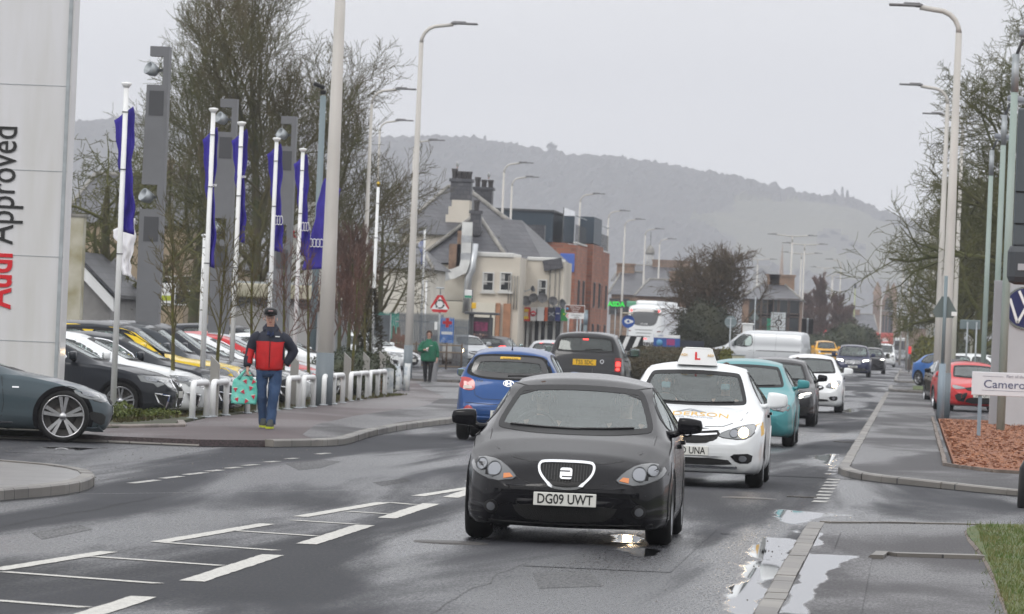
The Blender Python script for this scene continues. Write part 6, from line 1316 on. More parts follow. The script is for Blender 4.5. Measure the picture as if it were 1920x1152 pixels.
# grey totems with spotlights
M_tot = mat('totem_grey', (.15, .155, .165), .5, var=.05); M_tot2 = mat('totem_recess_shade', (.06, .062, .068), .6)
def totem(px, d, h, lab):
    p = at(px, 600, d); o = empty('light_totem', (p.x, p.y, 0), 0, lab, 'light totem', 'grey steel light totems'); w = .46
    pf = [(-w/2, 0), (w/2, 0), (w/2, h), (-w/2+.06, h), (-w/2+.06, h-.2), (w/2-.12, h-.2), (w/2-.12, h-.78), (-w/2+.02, h-.78), (-w/2, h-2.7), (-w/2, h-2.8), (w/2-.14, h-2.8), (w/2-.14, h-3.3), (-w/2-.02, h-3.3)]
    MB().prism(pf, -.16, .16, FX).build('column', M_tot, o)
    for z, hh in ((h-1.15, .5), (h-3.7, .5)): MB().box((-.0, -.155, z), (.3, .03, hh)).build('recess_shade', M_tot2, o)  # dark panel on the flat face paints in the shade of a recess
    for z in (h-.48, h-3.05):
        M_ = Matrix.Translation((-.12, -.05, z)) @ Matrix.Rotation(R(-60), 4, 'Y') @ Matrix.Rotation(R(35), 4, 'X'); sl = MB().lathe([(.05, -.12), (.10, -.1), (.13, 0), (.14, .12), (.12, .12), (.11, .05), (.001, .04)], 16, M_).build('spotlight', M_galv, o)
        MB().box((.03, 0, z), (.2, .06, .06)).build('bracket', M_dgrey, o)
totem(278, 108, 7.2, 'leftmost grey steel totem, plain at its foot'); totem(411, 125, 6.9, 'middle grey steel totem behind the second and third flagpoles'); totem(525, 138, 7.05, 'rightmost grey steel totem between the fourth and fifth flagpoles')

# white pylon sign, left
o = empty('pylon_sign', (0, 0, 0), 0, 'tall white pylon sign with red and black upright lettering at the left edge', 'pylon sign'); pd_ = 78; yp = at(60, 500, pd_).y; xe = X(121, pd_, 480)
MB().box((xe-1.3, yp+.25, 3.2), (2.6, .5, 6.4), bev=.02).build('panel', mat('pylon_white', (.67, .67, .69), .4, col2=(.58, .575, .56), scale=.9, stretch=(3, 1, .35), coat=.3, detail=9), o); MB().box((xe-.05, yp-.012, 3.2), (.05, .02, 6.35)).build('edge_trim', M_galv, o)
[MB().box((xe-1.3, yp-.003, z_), (2.58, .006, .008)).build('panel_joint', M_galv, o) for z_ in (1.3, 2.55, 3.8, 5.05)]; xt_ = at(-2, 500, pd_).x; Tm = Matrix.Rotation(R(90), 4, 'Z')
zA = at(6, 578, pd_).z; text('Audi', .60, Matrix.Translation((xt_, yp-.012, zA)) @ FX @ Tm, mat('pylon_red', (.62, .01, .02), .4), o, align='LEFT', ext=.008, sx=.72, bold=.012)
text('Approved', .60, Matrix.Translation((xt_, yp-.012, at(6, 458, pd_).z)) @ FX @ Tm, M_ink, o, align='LEFT', ext=.008, sx=.72)

# hoop barriers along the footway
HG = 'white steel hoops along the footway'
def hoop(t_, s0, L_, i, n):
    o = empty('hoop_barrier', (t_, s0, 0), 0, f'white tubular hoop barrier, {i} of the row along the footway', 'hoop barrier', HG)
    pts = [(0, 0, 0), (0, 0, .56)]+[(0, .12-.12*math.cos(R(a)), .56+.12*math.sin(R(a))) for a in (30, 60, 90)]+[(.0, L_-.12+.12*math.sin(R(a)), .56+.12*math.cos(R(a))) for a in (0, 30, 60, 90)]+[(0, L_, 0)]
    MB().tube(pts, .052, 10).build('hoop', M_white, o)
    for y in (0, L_): MB().lathe([(.09, .0), (.09, .015), (.06, .02)], 12, Matrix.Translation((0, y, .1))).build('base_collar', M_galv, o)
hs2 = [86.4, 88.9, 93.6, 96.1, 99.7, 102.2, 106.6, 109.2, 114.0, 116.6, 120.0, 122.6]; words_ = ['nearest', 'second', 'third', 'fourth', 'fifth', 'sixth', 'seventh', 'eighth', 'ninth', 'tenth', 'eleventh', 'farthest']
for i, s_ in enumerate(hs2): hoop(-11.68-.0*(s_-86)-max(0, (s_-104)*.033), s_, 1.75, words_[i], 12)
for i, (px, s_, lab) in enumerate(((403, 90, 'first slant-topped steel post behind the nearest hoops'), (552, 104, 'slant-topped steel post right of the walking man'), (651, 117, 'slant-topped steel post behind the ninth hoop'), (686, 123, 'slant-topped steel post in front of the dark hedge'), (716, 131, 'left of the two far slant-topped posts'), (725, 135, 'right of the two far slant-topped posts'))):
    p = at(px, 700, s_); o = empty('steel_post', (p.x, p.y, 0), 0, lab, 'steel post', 'slant-topped steel posts'); MB().prism([(-.075, 0), (.075, 0), (.075, .98), (-.075, 1.12)], -.06, .06, FX).build('post', mat('brushed_steel', (.33, .32, .30), .4, metal=.5), o); MB().box((0, 0, .03), (.22, .2, .04)).build('base_plate', M_galv, o)
p = at(725, 745, 128); o = empty('utility_panel', (p.x, p.y, 0), 0, 'weathered white panel box with peeling paint at the end of the hoops', 'panel'); MB().prism(rrect(0, .36, .28, .74, .05), -.06, .06, FX).build('panel', mat('peeling_white', (.66, .67, .66), .6, col2=(.35, .40, .45), scale=7), o); MB().box((-.13, -.07, .36), (.03, .03, .6)).build('strap', mat('rust', (.25, .12, .05), .8), o)
p = at(746, 735, 137); o = empty('broken_post', (p.x, p.y, 0), 0, 'pair of flaking white timber posts by the far hedge end', 'post'); MB().tube([(0, 0, 0), (.02, 0, .4), (-.04, 0, .78)], [.08, .09, .06], 7).tube([(.18, .3, 0), (.2, .3, .8)], [.1, .08], 7).build('post', mat('peeling_white', (0, 0, 0)), o)

# palisade fence, railing, roadside signs
def palisade(pa, pb, d, z1, m, lab, nm='palisade_fence', z0=.05, n=40, spiky=True):
    a, b = at(*pa, d), at(*pb, d); o = empty(nm, (0, 0, 0), 0, lab, 'fence'); mb = MB()
    for i in range(n):
        t = (i+.5)/n; x, y = a.x+(b.x-a.x)*t, a.y+(b.y-a.y)*t; w = (b.x-a.x)/n*.8
        mb.prism([(x-w/2, z0), (x+w/2, z0), (x+w/2, z1-.12), (x+w*.2, z1), (x, z1-.08), (x-w*.2, z1), (x-w/2, z1-.12)] if spiky else [(x-w*.6, z0), (x+w*.6, z0), (x+w*.6, z1), (x-w*.6, z1)], -(y+.01), -(y-.01), FX)
    mb.build('pale', m, o)
    for z in (z0+.3, z1-.4): MB().box(((a.x+b.x)/2, (a.y+b.y)/2+.04, z), (b.x-a.x, .04, .06)).build('rail', M_galv, o)
palisade((655, 600), (706, 600), 236, 2.35, M_galv, 'grey palisade fence left part behind the conifer'); palisade((700, 600), (748, 600), 234, 2.35, mat('green_pale', (.01, .30, .24), .5), 'green-painted palisade fence panel right of the conifer', n=14, z0=.9)
palisade((745, 600), (832, 600), 238, 2.4, mat('grey_sheet', (.16, .18, .20), .5, var=.1), 'tall dark grey palisade fence behind the woman', n=30); palisade((850, 600), (880, 600), 239, 2.2, mat('grey_sheet', (0, 0, 0)), 'short grey fence between the blue banner and the bus shelter', n=10)
o = palisade((826, 600), (852, 600), 236.5, 2.25, mat('blue_pale', (.03, .17, .55), .5), 'pale blue palisade panel with a small red cross emblem', n=8, z0=1.1); p = at(839, 607, 236)
q = [x for x in COL.objects if x.get('label', '').startswith('pale blue palisade')][0]; text('+', .7, face(p.x, p.y-.1, p.z), M_red, q, bold=.04, name='emblem'); MB().box((p.x, p.y-.1, p.z-.42), (.5, .02, .12)).build('white_stripe', M_white, q)
p = at(712, 650, 228); o = empty('grey_door', (p.x, p.y, 0), 0, 'grey steel gate leaf in front of the green fence', 'gate'); MB().box((0, 0, 1.1), (.8, .06, 2.2), bev=.01).build('leaf', mat('grey_sheet', (0, 0, 0)), o); MB().tube([(-.42, -.04, 0), (-.42, -.04, 2.25), (.42, -.04, 2.25), (.42, -.04, 0)], .03, 6).build('frame', M_galv, o)
o = empty('brick_heap', (0, 0, 0), 0, 'row of old timber pallets leaning behind the brown railing', 'pallets'); mb = MB(); rg = random.Random(5)
for k in range(26): p = at(725+k*1.6+rg.uniform(-1, 1), 660, 233); mb.box((p.x, p.y, .6+rg.uniform(0, .3)), (rg.uniform(.05, .14), .05, 1.2+rg.uniform(-.3, .6)), tilt=(rg.uniform(-.15, .15), 'Y'))
mb.build('board', mat('old_timber', (.16, .10, .07), .9, col2=(.28, .16, .12), scale=2), o)
a, b = at(722, 680, 227), at(866, 684, 227); o = empty('pedestrian_railing', (0, 0, 0), 0, 'long brown pedestrian railing with close upright bars behind the woman', 'railing'); M_rail = mat('brown_rail', (.12, .085, .06), .7)
mb = MB()
for i in range(70): t = i/69; mb.tube([(a.x+(b.x-a.x)*t, a.y, .12), (a.x+(b.x-a.x)*t, a.y, .72)], .012, 4)
mb.build('bar', M_rail, o); mb = MB()
for z in (.12, .72, 1.02): mb.tube([(a.x, a.y, z), (b.x, a.y, z)], .03, 6)
mb.build('rail', mat('pale_timber', (.26, .2, .14), .8), o)
for i in range(6): t = i/5; MB().tube([(a.x+(b.x-a.x)*t, a.y-.03, 0), (a.x+(b.x-a.x)*t, a.y-.03, 1.12)], .04, 6).build('post', M_rail, o)
# triangular roundabout sign
def post(o, x, y, z, r=.04, m=None, name='post'): return MB().tube([(x, y, 0), (x, y, z)], r, 8).build(name, m or M_galv, o)
p = at(824, 590, 214); o = empty('roundabout_warning_sign', (p.x, p.y, 0), 0, 'red-bordered triangular roundabout warning sign on a grey post above the parked cars', 'road sign'); z0, z1 = at(824, 586, 214).z, at(824, 546, 214).z; w = (z1-z0)*1.12/2*1.03
post(o, 0, .05, z1-.1); MB().prism(rnd([(-w, z0), (w, z0), (0, z1+.03)], 1), 0, .03, FX).build('plate', M_red, o); MB().prism([(-w*.70, z0+.12), (w*.70, z0+.12), (0, z1-.23)], .03, .036, FX).build('face', M_white, o)
for a0 in (10, 130, 250):
    q = circ(0, z0+.33, .185, 12, a0, a0+88)+list(reversed(circ(0, z0+.33, .135, 12, a0, a0+88))); MB().prism(q, .036, .042, FX).build('arrow_arc', M_ink, o); e_ = R(a0+88); c_ = (.16*math.cos(e_), z0+.33+.16*math.sin(e_)); MB().prism([(c_[0]+.06*math.cos(e_), c_[1]+.06*math.sin(e_)), (c_[0]-.06*math.cos(e_), c_[1]-.06*math.sin(e_)), (c_[0]+.07*math.cos(e_+1.57), c_[1]+.07*math.sin(e_+1.57))], .036, .042, FX).build('arrow_head', M_ink, o)
MB().box((0, -.15, z1+.12), (.32, .2, .06), bev=.02).build('sign_light', M_galv, o); MB().tube([(0, .05, z1-.1), (0, .0, z1+.1)], .02, 6).build('light_arm', M_galv, o); MB().box((-.12, -.0, z0-.55), (.12, .03, .32)).build('small_plate', M_white, o)
p = at(783, 650, 168); o = empty('bollard', (-14.9, 166, 0), 0, 'grey round bollard beside the woman in green', 'bollard'); MB().lathe([(.001, 1.0), (.08, .98), (.11, .9), (.11, 0)], 14).build('body', mat('bollard_grey', (.2, .2, .21), .6), o)
# blue arrow signs
for px, d, lab in ((960, 298, 'blue rectangular ahead-only arrow sign at the shop terrace'), (1132, 400, 'blue rectangular arrow sign fixed on a lamp post before the brick block')):
    p = at(px, 590 if px < 1000 else 589, d-1.5); o = empty('arrow_sign', (p.x, p.y, 0), 0, lab, 'road sign', 'blue arrow signs'); s_ = d/300; MB().prism(rrect(0, p.z, .36*s_, .56*s_, .03), 0, .03, FX).build('plate', M_blue, o)
    MB().prism([(-.04*s_, p.z-.2*s_), (.04*s_, p.z-.2*s_), (.04*s_, p.z+.05*s_), (.12*s_, p.z+.02*s_), (0, p.z+.2*s_), (-.12*s_, p.z+.02*s_), (-.04*s_, p.z+.05*s_)], .03, .036, FX).build('arrow', M_white, o)
    post(o, 0, .05, p.z+.3); MB().box((0, -.06, p.z+.42*s_), (.26, .18, .05), bev=.02).build('sign_light', M_white, o)
# brown tourist sign, white arrow sign
p = at(1078, 580, 262); o = empty('tourist_sign', (p.x, p.y, 0), 0, 'brown tourist direction sign with a white edge on two posts before the brick block', 'road sign'); M_brn = mat('tourist_brown', (.14, .035, .012), .5)
MB().prism(rrect(0, p.z, .98, .40, .04), 0, .03, FX).build('plate', M_white, o); MB().prism(rrect(0, p.z, .93, .35, .03), .03, .036, FX).build('face', M_brn, o); text('Black Watch', .10, face(.02, -.037, p.z+.10), M_white, o); text('Castle and', .10, face(.02, -.037, p.z), M_white, o); text('Museum', .10, face(.02, -.037, p.z-.10), M_white, o)
MB().lathe([(.001, .01), (.07, .01), (.07, 0)], 14, face(-.37, -.037, p.z)).build('symbol', mat('symbol_blue', (.1, .3, .5), .5), o); post(o, -.3, .05, p.z+.15); post(o, .3, .05, p.z+.15)
p = at(1079, 593, 261); o = empty('local_direction_sign', (p.x, p.y, 0), 0, 'white pointed local direction sign with a red chevron below the brown sign', 'road sign'); MB().prism([(-.5, p.z), (-.4, p.z+.13), (.42, p.z+.13), (.42, p.z-.13), (-.4, p.z-.13)], 0, .03, FX).build('plate', M_white, o); MB().prism([(-.47, p.z), (-.36, p.z+.1), (-.32, p.z+.1), (-.41, p.z), (-.32, p.z-.1), (-.36, p.z-.1)], .03, .036, FX).build('chevron', M_red, o); text('Army Reserve', .09, face(.05, -.037, p.z+.04), M_ink, o); text('Centre', .09, face(.05, -.037, p.z-.06), M_ink, o); post(o, .1, .05, p.z+.1)
p = at(1098, 600, 270); o = empty('grey_pillar_box', (p.x, p.y, 0), 0, 'grey-blue cylindrical lantern bollard right of the brown sign', 'lantern bollard'); MB().tube([(0, 0, 0), (0, 0, p.z+.5)], .1, 10).build('body', mat('bluegrey_post', (0, 0, 0)), o); MB().tube([(0, 0, p.z-.25), (0, 0, p.z+.3)], .12, 10).build('housing', mat('bluegrey_light', (.22, .28, .33), .4), o)
# round blue sign and chevron board
p = at(1178, 603, 250); o = empty('round_blue_sign', (p.x, p.y, 0), 0, 'round blue sign with a white keyhole-shaped mark beside the coach', 'road sign'); MB().prism(circ(0, p.z, .30, 28), 0, .03, FX).build('plate', M_blue, o)
MB().prism(rnd([(-.22, p.z), (-.05, p.z+.13), (.1, p.z+.08), (.24, p.z+.04), (.24, p.z-.04), (.1, p.z-.08), (-.05, p.z-.13)], 1), .03, .036, FX).build('mark', M_white, o); MB().prism(circ(-.0, p.z+.0, .06, 16), .036, .042, FX).build('mark_centre', M_blue, o); post(o, 0, .05, p.z+.3); MB().box((-.05, -.1, p.z+.38), (.5, .25, .07), bev=.03).build('sign_light', mat('lamp_cream', (.5, .45, .35), .5), o)
p = at(1180, 632, 245); o = empty('chevron_board', (p.x, p.y, 0), 0, 'black and white chevron board under the round blue sign', 'road sign'); MB().box((.1, 0, p.z-.3), (1.1, .04, .7)).build('board', M_black, o)
for k in range(2): MB().prism([(-.40+k*.5, p.z-.62), (-.2+k*.5, p.z-.62), (.05+k*.5, p.z+.02), (-.15+k*.5, p.z+.02)], .02, .03, FX).build('chevron', M_white, o)
post(o, -.4, .05, p.z); post(o, .5, .05, p.z)
# green lit shop totem
p = at(1157, 571, 395); o = empty('green_light_board', (p.x, p.y, 0), 0, 'bright green illuminated lettering board before the stone houses', 'illuminated sign'); MB().box((0, 0, p.z), (1.15, .2, .5), bev=.03).build('housing', M_dgrey, o); text('ASDA', .48, face(-.05, -.11, p.z), mat('led_green', (.02, .6, .05), .5, col2=(.02, 1, .08), emit=.3), o, bold=.02); MB().box((1.2, .1, p.z+.05), (1.0, .2, .45), bev=.08).build('side_panel', mat('pale_green', (.12, .36, .22), .6), o); post(o, -.1, .1, p.z)
# bus stop flag and shelter
p = at(878, 552, 262); o = empty('bus_stop_flag', (p.x, p.y, 0), 0, 'white and green bus stop flag on a dark post by the shelter', 'bus stop sign'); MB().box((-.0, 0, p.z), (.36, .04, .42), bev=.02).build('flag', M_white, o); MB().box((0, -.025, p.z-.12), (.34, .01, .12)).build('stripe', mat('stop_green', (.02, .25, .15), .5), o); MB().box((.3, 0, p.z-.55), (.22, .05, .3), bev=.03).build('yellow_plate', mat('plate_yellow', (0, 0, 0)), o); post(o, .2, .04, p.z+.22, .035, M_dgrey)
SD = 262; o = empty('bus_shelter', (0, 0, 0), 0, 'dark framed bus shelter with a pink film poster in its end panel', 'bus shelter'); y_ = at(900, 640, SD).y; xs0, xs1 = X(872, SD, 620), X(934, SD, 620); zt_ = at(900, 588, SD).z
MB().box(((xs0+xs1)/2, y_, zt_), (xs1-xs0, 1.4, .12), bev=.02).build('roof', M_dgrey, o)
for x_ in (xs0+.25, xs0+.4, xs1-.35): MB().box((x_, y_-.5, zt_/2), (.09, .09, zt_)).build('post', M_dgrey, o)
p = at(903, 622, SD); pn = MB().box((p.x, y_-.2, p.z-.15), (1.12, .14, 1.7), bev=.02).build('poster_case', M_dgrey, o); MB().box((p.x-.04, y_-.285, p.z-.12), (.86, .02, 1.45)).build('poster', mat('poster_dark', (.04, .025, .035), .3, coat=.5), pn)
MB().box((p.x-.04, y_-.30, p.z+.25), (.7, .01, .45)).build('poster_title', mat('poster_pink', (.30, .03, .12), .5, col2=(.08, .01, .04), scale=6), pn)
rg = random.Random(4)
for k in range(9): MB().lathe([(.001, .004), (.07, .004), (.07, 0)], 10, face(p.x-.34+k % 5*.15+(k//5)*.06, y_-.30, p.z-.15-(k//5)*.2+rg.uniform(-.04, .04))).build('poster_face', mat('poster_skin%d' % (k % 3), [(.25, .15, .12), (.12, .08, .08), (.3, .22, .2)][k % 3], .6), pn)
# roundabout direction sign
p = at(1459, 603, 300); o = empty('roundabout_map_sign', (p.x, p.y, 0), 0, 'large white direction sign with a black roundabout diagram above the silver van', 'road sign'); zz = p.z; MB().box((0, 0, zz), (.84, .05, 1.02), bev=.01).build('plate', M_galv, o); MB().box((0, -.03, zz), (.80, .01, .98)).build('face', mat('sign_face_white', (.62, .66, .68), .4), o)
q = circ(.03, zz-.07, .19, 18, -60, 240)+list(reversed(circ(.03, zz-.07, .12, 18, -60, 240))); MB().prism(q, .036, .042, FX).build('ring_arrow', M_ink, o)
for a_, b_, c_, d_ in ((.03, zz+.2, .06, .22), (-.22, zz-.07, .24, .03), (.03, zz-.38, .06, .25)): MB().box((a_, -.04, b_), (c_, .01, d_)).build('arm', M_ink, o)
text('Perth A912', .13, face(0, -.037, zz+.40), M_ink, o, sx=1.0); post(o, -.25, .06, zz+.4); post(o, .25, .06, zz+.4)
o = empty('green_sign_edge', (*gxy(1442, 600, 310), 0), 0, 'narrow green sign seen edge-on left of the white roundabout sign', 'road sign'); MB().box((0, 0, 2.6), (.22, .05, 1.0), bev=.01).build('plate', mat('stop_green', (0, 0, 0)), o); post(o, 0, .05, 3, .035)
# sign backs
p = at(1370, 604, 255); o = empty('round_sign_back', (p.x, p.y, 0), 0, 'grey back of a round sign in front of the evergreen bush', 'road sign'); MB().prism(circ(0, p.z, .29, 28), 0, .03, FX).build('plate', mat('sign_back', (.20, .25, .26), .5, metal=.2), o); post(o, 0, -.05, p.z+.2, .035); MB().box((0, -.045, p.z+.17), (.36, .03, .04)).box((0, -.045, p.z-.17), (.36, .03, .04)).build('clamp_rail', M_galv, o)
def tri_back(px, py0, py1, d, lab, dark=True, r=.055):
    z0, z1 = at(px, py1, d).z, at(px, py0, d).z; p = at(px, py1, d); w = (z1-z0)*.58; o = empty('triangle_sign_back', (p.x, p.y, 0), 0, lab, 'road sign'); MB().prism(rnd([(-w, z0), (w, z0), (0, z1)], 1), -.06, -.03, FX).build('plate', mat('sign_back_green', (.11, .14, .135), .5), o)
    MB().prism(rnd([(-w*.93, z0+.03), (w*.93, z0+.03), (0, z1-.06)], 1), -.03, -.024, FX).build('border', mat('sign_back', (0, 0, 0)), o) if False else None
    return o, z0, z1, w
o, z0, z1, w = tri_back(1771, 545, 596, 127, 'grey-green back of a triangular sign on a two-stage post by the bark bed'); MB().tube([(0, 0, 1.3), (0, 0, z1+.35)], .045, 10).build('post', mat('bluegrey_post', (0, 0, 0)), o); MB().tube([(0, 0, 0), (0, 0, 1.4)], .085, 10).build('post_base', mat('bluegrey_light', (0, 0, 0)), o); MB().box((w*.6, .0, z0+.1), (.13, .02, .1)).build('sticker', M_white, o)
o, z0, z1, w = tri_back(1415, 583, 600, 290, 'small grey back of a triangular sign left of the roundabout sign'); post(o, 0, 0, z1+.8, .035)
p = at(1548, 624, 480); o = empty('small_warning_sign', (p.x, p.y, 0), 0, 'small red and white triangular sign on the pole above the yellow off-road car', 'road sign'); MB().prism([(-.35, p.z-.3), (.35, p.z-.3), (0, p.z+.3)], 0, .03, FX).build('plate', M_red, o); MB().prism([(-.2, p.z-.22), (.2, p.z-.22), (0, p.z+.12)], .03, .04, FX).build('face', M_white, o); post(o, 0, .05, p.z)
p = at(1819, 609, 205); o = empty('rectangular_sign_back', (p.x, p.y, 0), 0, 'grey-green back of a low rectangular sign behind the lamp posts on the right', 'road sign'); MB().box((0, 0, p.z), (.78, .04, .36), bev=.03).build('plate', mat('sign_back', (0, 0, 0)), o); post(o, -.1, -.04, p.z+.1, .035); post(o, .25, -.04, p.z+.1, .035)
# traffic signals
for px, py, d, lab, n in ((1703, 610, 380, 'pair of dark traffic signal heads on a pole before the far houses', 2), (1514, 612, 330, 'dark traffic signal head behind the silver van', 2)):
    p = at(px, py, d); o = empty('traffic_signal', (p.x, p.y, 0), 0, lab, 'traffic signal', 'traffic signals at the crossing'); post(o, 0, .1, p.z+.5, .055)
    for k in range(n):
        h = MB().box(((k-.5)*.42, 0, p.z), (.3, .25, .95), bev=.03).build('signal_head', M_black, o)
        for j in range(3): MB().lathe([(.1, 0), (.1, .14), (.09, .14), (.09, 0)], 12, face((k-.5)*.42, -.12, p.z+.3-j*.3)).build('hood', M_black, h)
p = at(1706, 655, 360); o = empty('red_beacon', (p.x, p.y, 0), 0, 'red lit pedestrian signal box beside the far kerb', 'signal box'); post(o, 0, .06, 2.0, .05, M_dgrey); MB().box((0, 0, at(1706, 657, 360).z), (.2, .15, .5), bev=.02).build('box', mat('lit_red', (.5, .02, .02), .4, col2=(1, .05, .05), emit=.35), o)
o = empty('stone_gatepost', (*gxy(1704, 692, 400), 0), 0, 'brown stone stump at the kerb by the far cars', 'stump'); MB().box((0, 0, .45), (.5, .5, .9), bev=.06).build('stone', mat('stump_brown', (.1, .07, .05), .9, var=.3), o)
o = empty('low_wall', (0, 0, 0), 0, 'low dark wall at the far end of the road before the lorry', 'wall'); p = at(1668, 672, 640); MB().box((p.x, p.y, .6), (2.6, .4, 1.2)).build('wall', M_stone, o)

# right hand dealership: green posts with floodlights, blue and white emblem pylon, name board
M_gp = mat('pale_green_post', (.34, .41, .38), .55, col2=(.27, .34, .31), scale=2, stretch=(1, 1, .3))
for px, d, h, r, lab in ((1897, 112, 8.0, .085, 'nearest pale green floodlight post in the bark bed'), (1879, 141, 8.0, .08, 'middle pale green floodlight post'), (1857, 166, 8.0, .08, 'farthest pale green floodlight post, over the red car')):
    z = h; p = at(px, {1897: 300, 1879: 330, 1857: 360}[px], d); o = empty('floodlight_post', (p.x, p.y, 0), 0, lab, 'floodlight post', 'pale green floodlight posts'); MB().tube([(0, 0, 0), (0, 0, h*.93)], [r*1.1, r*.9], 12).build('shaft', M_gp, o); MB().tube([(0, 0, h*.9), (0, 0, h)], r*.95, 12).build('shaft_top', M_galv, o); MB().lathe([(r*1.25, .9), (r*1.25, .94)], 12).build('collar', mat('rust', (0, 0, 0)), o)
    f = MB().tube([(0, 0, h-.05), (.12, 0, h+.28), (.3, 0, h+.38)], .04, 6).build('bracket', M_dgrey, o); MB().box((.36, 0, h+.42), (.62, .34, .16), bev=.05, tilt=(R(6), 'Y')).build('floodlight', mat('lamp_grey', (.22, .24, .27), .4), o); MB().box((.4, 0, h+.32), (.5, .28, .03)).build('lens', M_galv, f)
vd = 120; o = empty('emblem_pylon', (0, 0, 0), 0, 'light grey pylon sign carrying a round blue emblem with white strokes', 'pylon sign'); yv = at(1890, 650, vd).y; x0 = X(1880, vd, 650); z1 = at(1890, 524, vd).z
MB().box((x0+1.1, yv+.2, z1/2), (2.2, .4, z1), bev=.02).build('panel', mat('pylon_grey', (.44, .45, .47), .5, var=.03), o); MB().box((x0-.12, yv+.45, z1/2-.02), (.24, .4, z1-.02), bev=.01).build('side_leaf', mat('pylon_grey2', (.30, .31, .33), .5), o)
p = at(1923, 578, vd); E_ = empty('x', (0, 0, 0)); bpy.data.objects.remove(E_)
MB().prism(circ(p.x, p.z, .48, 40), -(yv-.0), -(yv-.05), FX).build('emblem_rim', M_chrome, o); em = MB().prism(circ(p.x, p.z, .44, 40), -(yv-.05), -(yv-.07), FX).build('emblem', mat('emblem_blue', (.008, .012, .09), .3, coat=.5), o)
def stroke(a, b, w=.055): a, b = Vector(a), Vector(b); t = (b-a).normalized(); n_ = Vector((-t.y, t.x))*w/2; MB().prism([tuple(a+n_), tuple(b+n_), tuple(b-n_), tuple(a-n_)], -(yv-.07), -(yv-.09), Matrix.Translation((p.x, 0, p.z)) @ FX @ Matrix()).build('letter_stroke', M_white, em)
for a_, b_ in (((-.16, .38), (-.01, .06)), ((.16, .38), (.01, .06)), ((-.36, .20), (-.17, -.34)), ((.36, .20), (.17, -.34)), ((-.17, -.34), (0, .0)), ((.17, -.34), (0, .0))): 
    a, b = Vector(a_), Vector(b_); t = (b-a).normalized(); n_ = Vector((-t.y, t.x))*.03
    MB().prism([(p.x+v.x, p.z+v.y) for v in (a+n_, b+n_, b-n_, a-n_)], -(yv-.07), -(yv-.09), FX).build('letter_stroke', M_white, em)
nd = 101.6; q = at(1838, 790, nd); o = empty('name_board', (0, 0, 0), 0, 'white rectangular name board with blue lettering on grey posts in the bark bed', 'name board'); xb0, xb1 = at(1822, 720, nd).x, at(1822, 720, nd).x+2.1; zb, zt = at(1880, 743, nd).z, at(1880, 699, nd).z
MB().box(((xb0+xb1)/2, q.y, (zb+zt)/2), (xb1-xb0, .05, zt-zb), bev=.01).build('board', mat('board_white', (.68, .69, .72), .4), o); MI = mat('board_ink', (.06, .07, .16), .5)
text('Cameron G', .215, face(xb0+.22, q.y-.028, (zb+zt)/2-.01), MI, o, align='LEFT', sx=1.12); text('Part of the', .075, face(xb0+.65, q.y-.028, zt-.07), mat('board_ink2', (.3, .3, .36), .5), o, align='LEFT', sx=1.1)
for z_, a, b in ((zt-.08, .2, .6), (zt-.08, 1.1, 1.9), (zb+.10, .2, 1.9)): MB().box((xb0+(a+b)/2, q.y-.028, z_), (b-a, .004, .008)).build('rule', mat('board_ink2', (0, 0, 0)), o)
text('a retail automotive group', .045, face(xb0+.55, q.y-.028, zb+.05), mat('board_ink2', (0, 0, 0)), o, align='LEFT') if False else None
for x_ in (xb0+.17, xb1-.17): MB().box((x_, q.y+.06, zt*.5), (.07, .07, zt-.0)).build('post', mat('bluegrey_light', (0, 0, 0)), o)
p = at(1938, 370, 82); o = empty('dark_totem', (p.x, p.y, 0), 0, 'dark grey upright totem panel cut by the right edge of the view', 'totem'); zt_, zb_ = at(1910, 203, 82).z, at(1910, 462, 82).z
MB().box((0, 0, (zt_+zb_)/2), (.58, .3, zt_-zb_), bev=.03).build('panel', mat('totem_dark', (.07, .085, .095), .5), o); MB().box((0.0, -.02, zb_-.28), (.72, .34, .62), bev=.12).build('lower_box', mat('totem_darker', (.045, .052, .06), .5), o); MB().box((0, -.2, zb_-.32), (.4, .02, .1)).build('light_strip', mat('strip_grey', (.4, .4, .42), .5), o); MB().box((.1, .1, zb_/2), (.12, .12, zb_)).build('post', M_dgrey, o)
for z_ in (at(1910, 360, 82).z, at(1910, 420, 82).z): MB().box((0, -.155, z_), (.56, .02, .02)).build('seam', M_black, o)
p = at(1929, 915, 60); o = empty('litter_bin', (p.x, p.y, 0), 0, 'black rounded bin on a pale green stem at the right edge', 'litter bin'); MB().lathe([(.001, p.z+.32), (.07, p.z+.31), (.115, p.z+.22), (.125, p.z-.2), (.10, p.z-.30), (.001, p.z-.31)], 24).build('body', M_black, o); MB().tube([(0, 0, 0), (0, 0, p.z-.28)], .05, 10).build('stem', M_gp, o)
# traffic calming notice
p = at(310, 550, 165); o = empty('notice_board', (p.x, p.y, 0), 0, 'white traffic calming notice with a yellow panel behind the leftmost young tree', 'notice board'); MB().box((0, 0, p.z), (.62, .04, .62), bev=.01).build('board', M_white, o); text('MUIRTON TRAFFIC', .075, face(0, -.022, p.z+.17), M_ink, o, sx=.9); text('CALMING SCHEME', .075, face(0, -.022, p.z+.04), M_ink, o, sx=.9); MB().box((.03, -.025, p.z-.15), (.32, .01, .16)).build('panel', mat('notice_yellow', (.35, .4, .03), .5), o); post(o, -.2, .05, p.z+.3, .03)
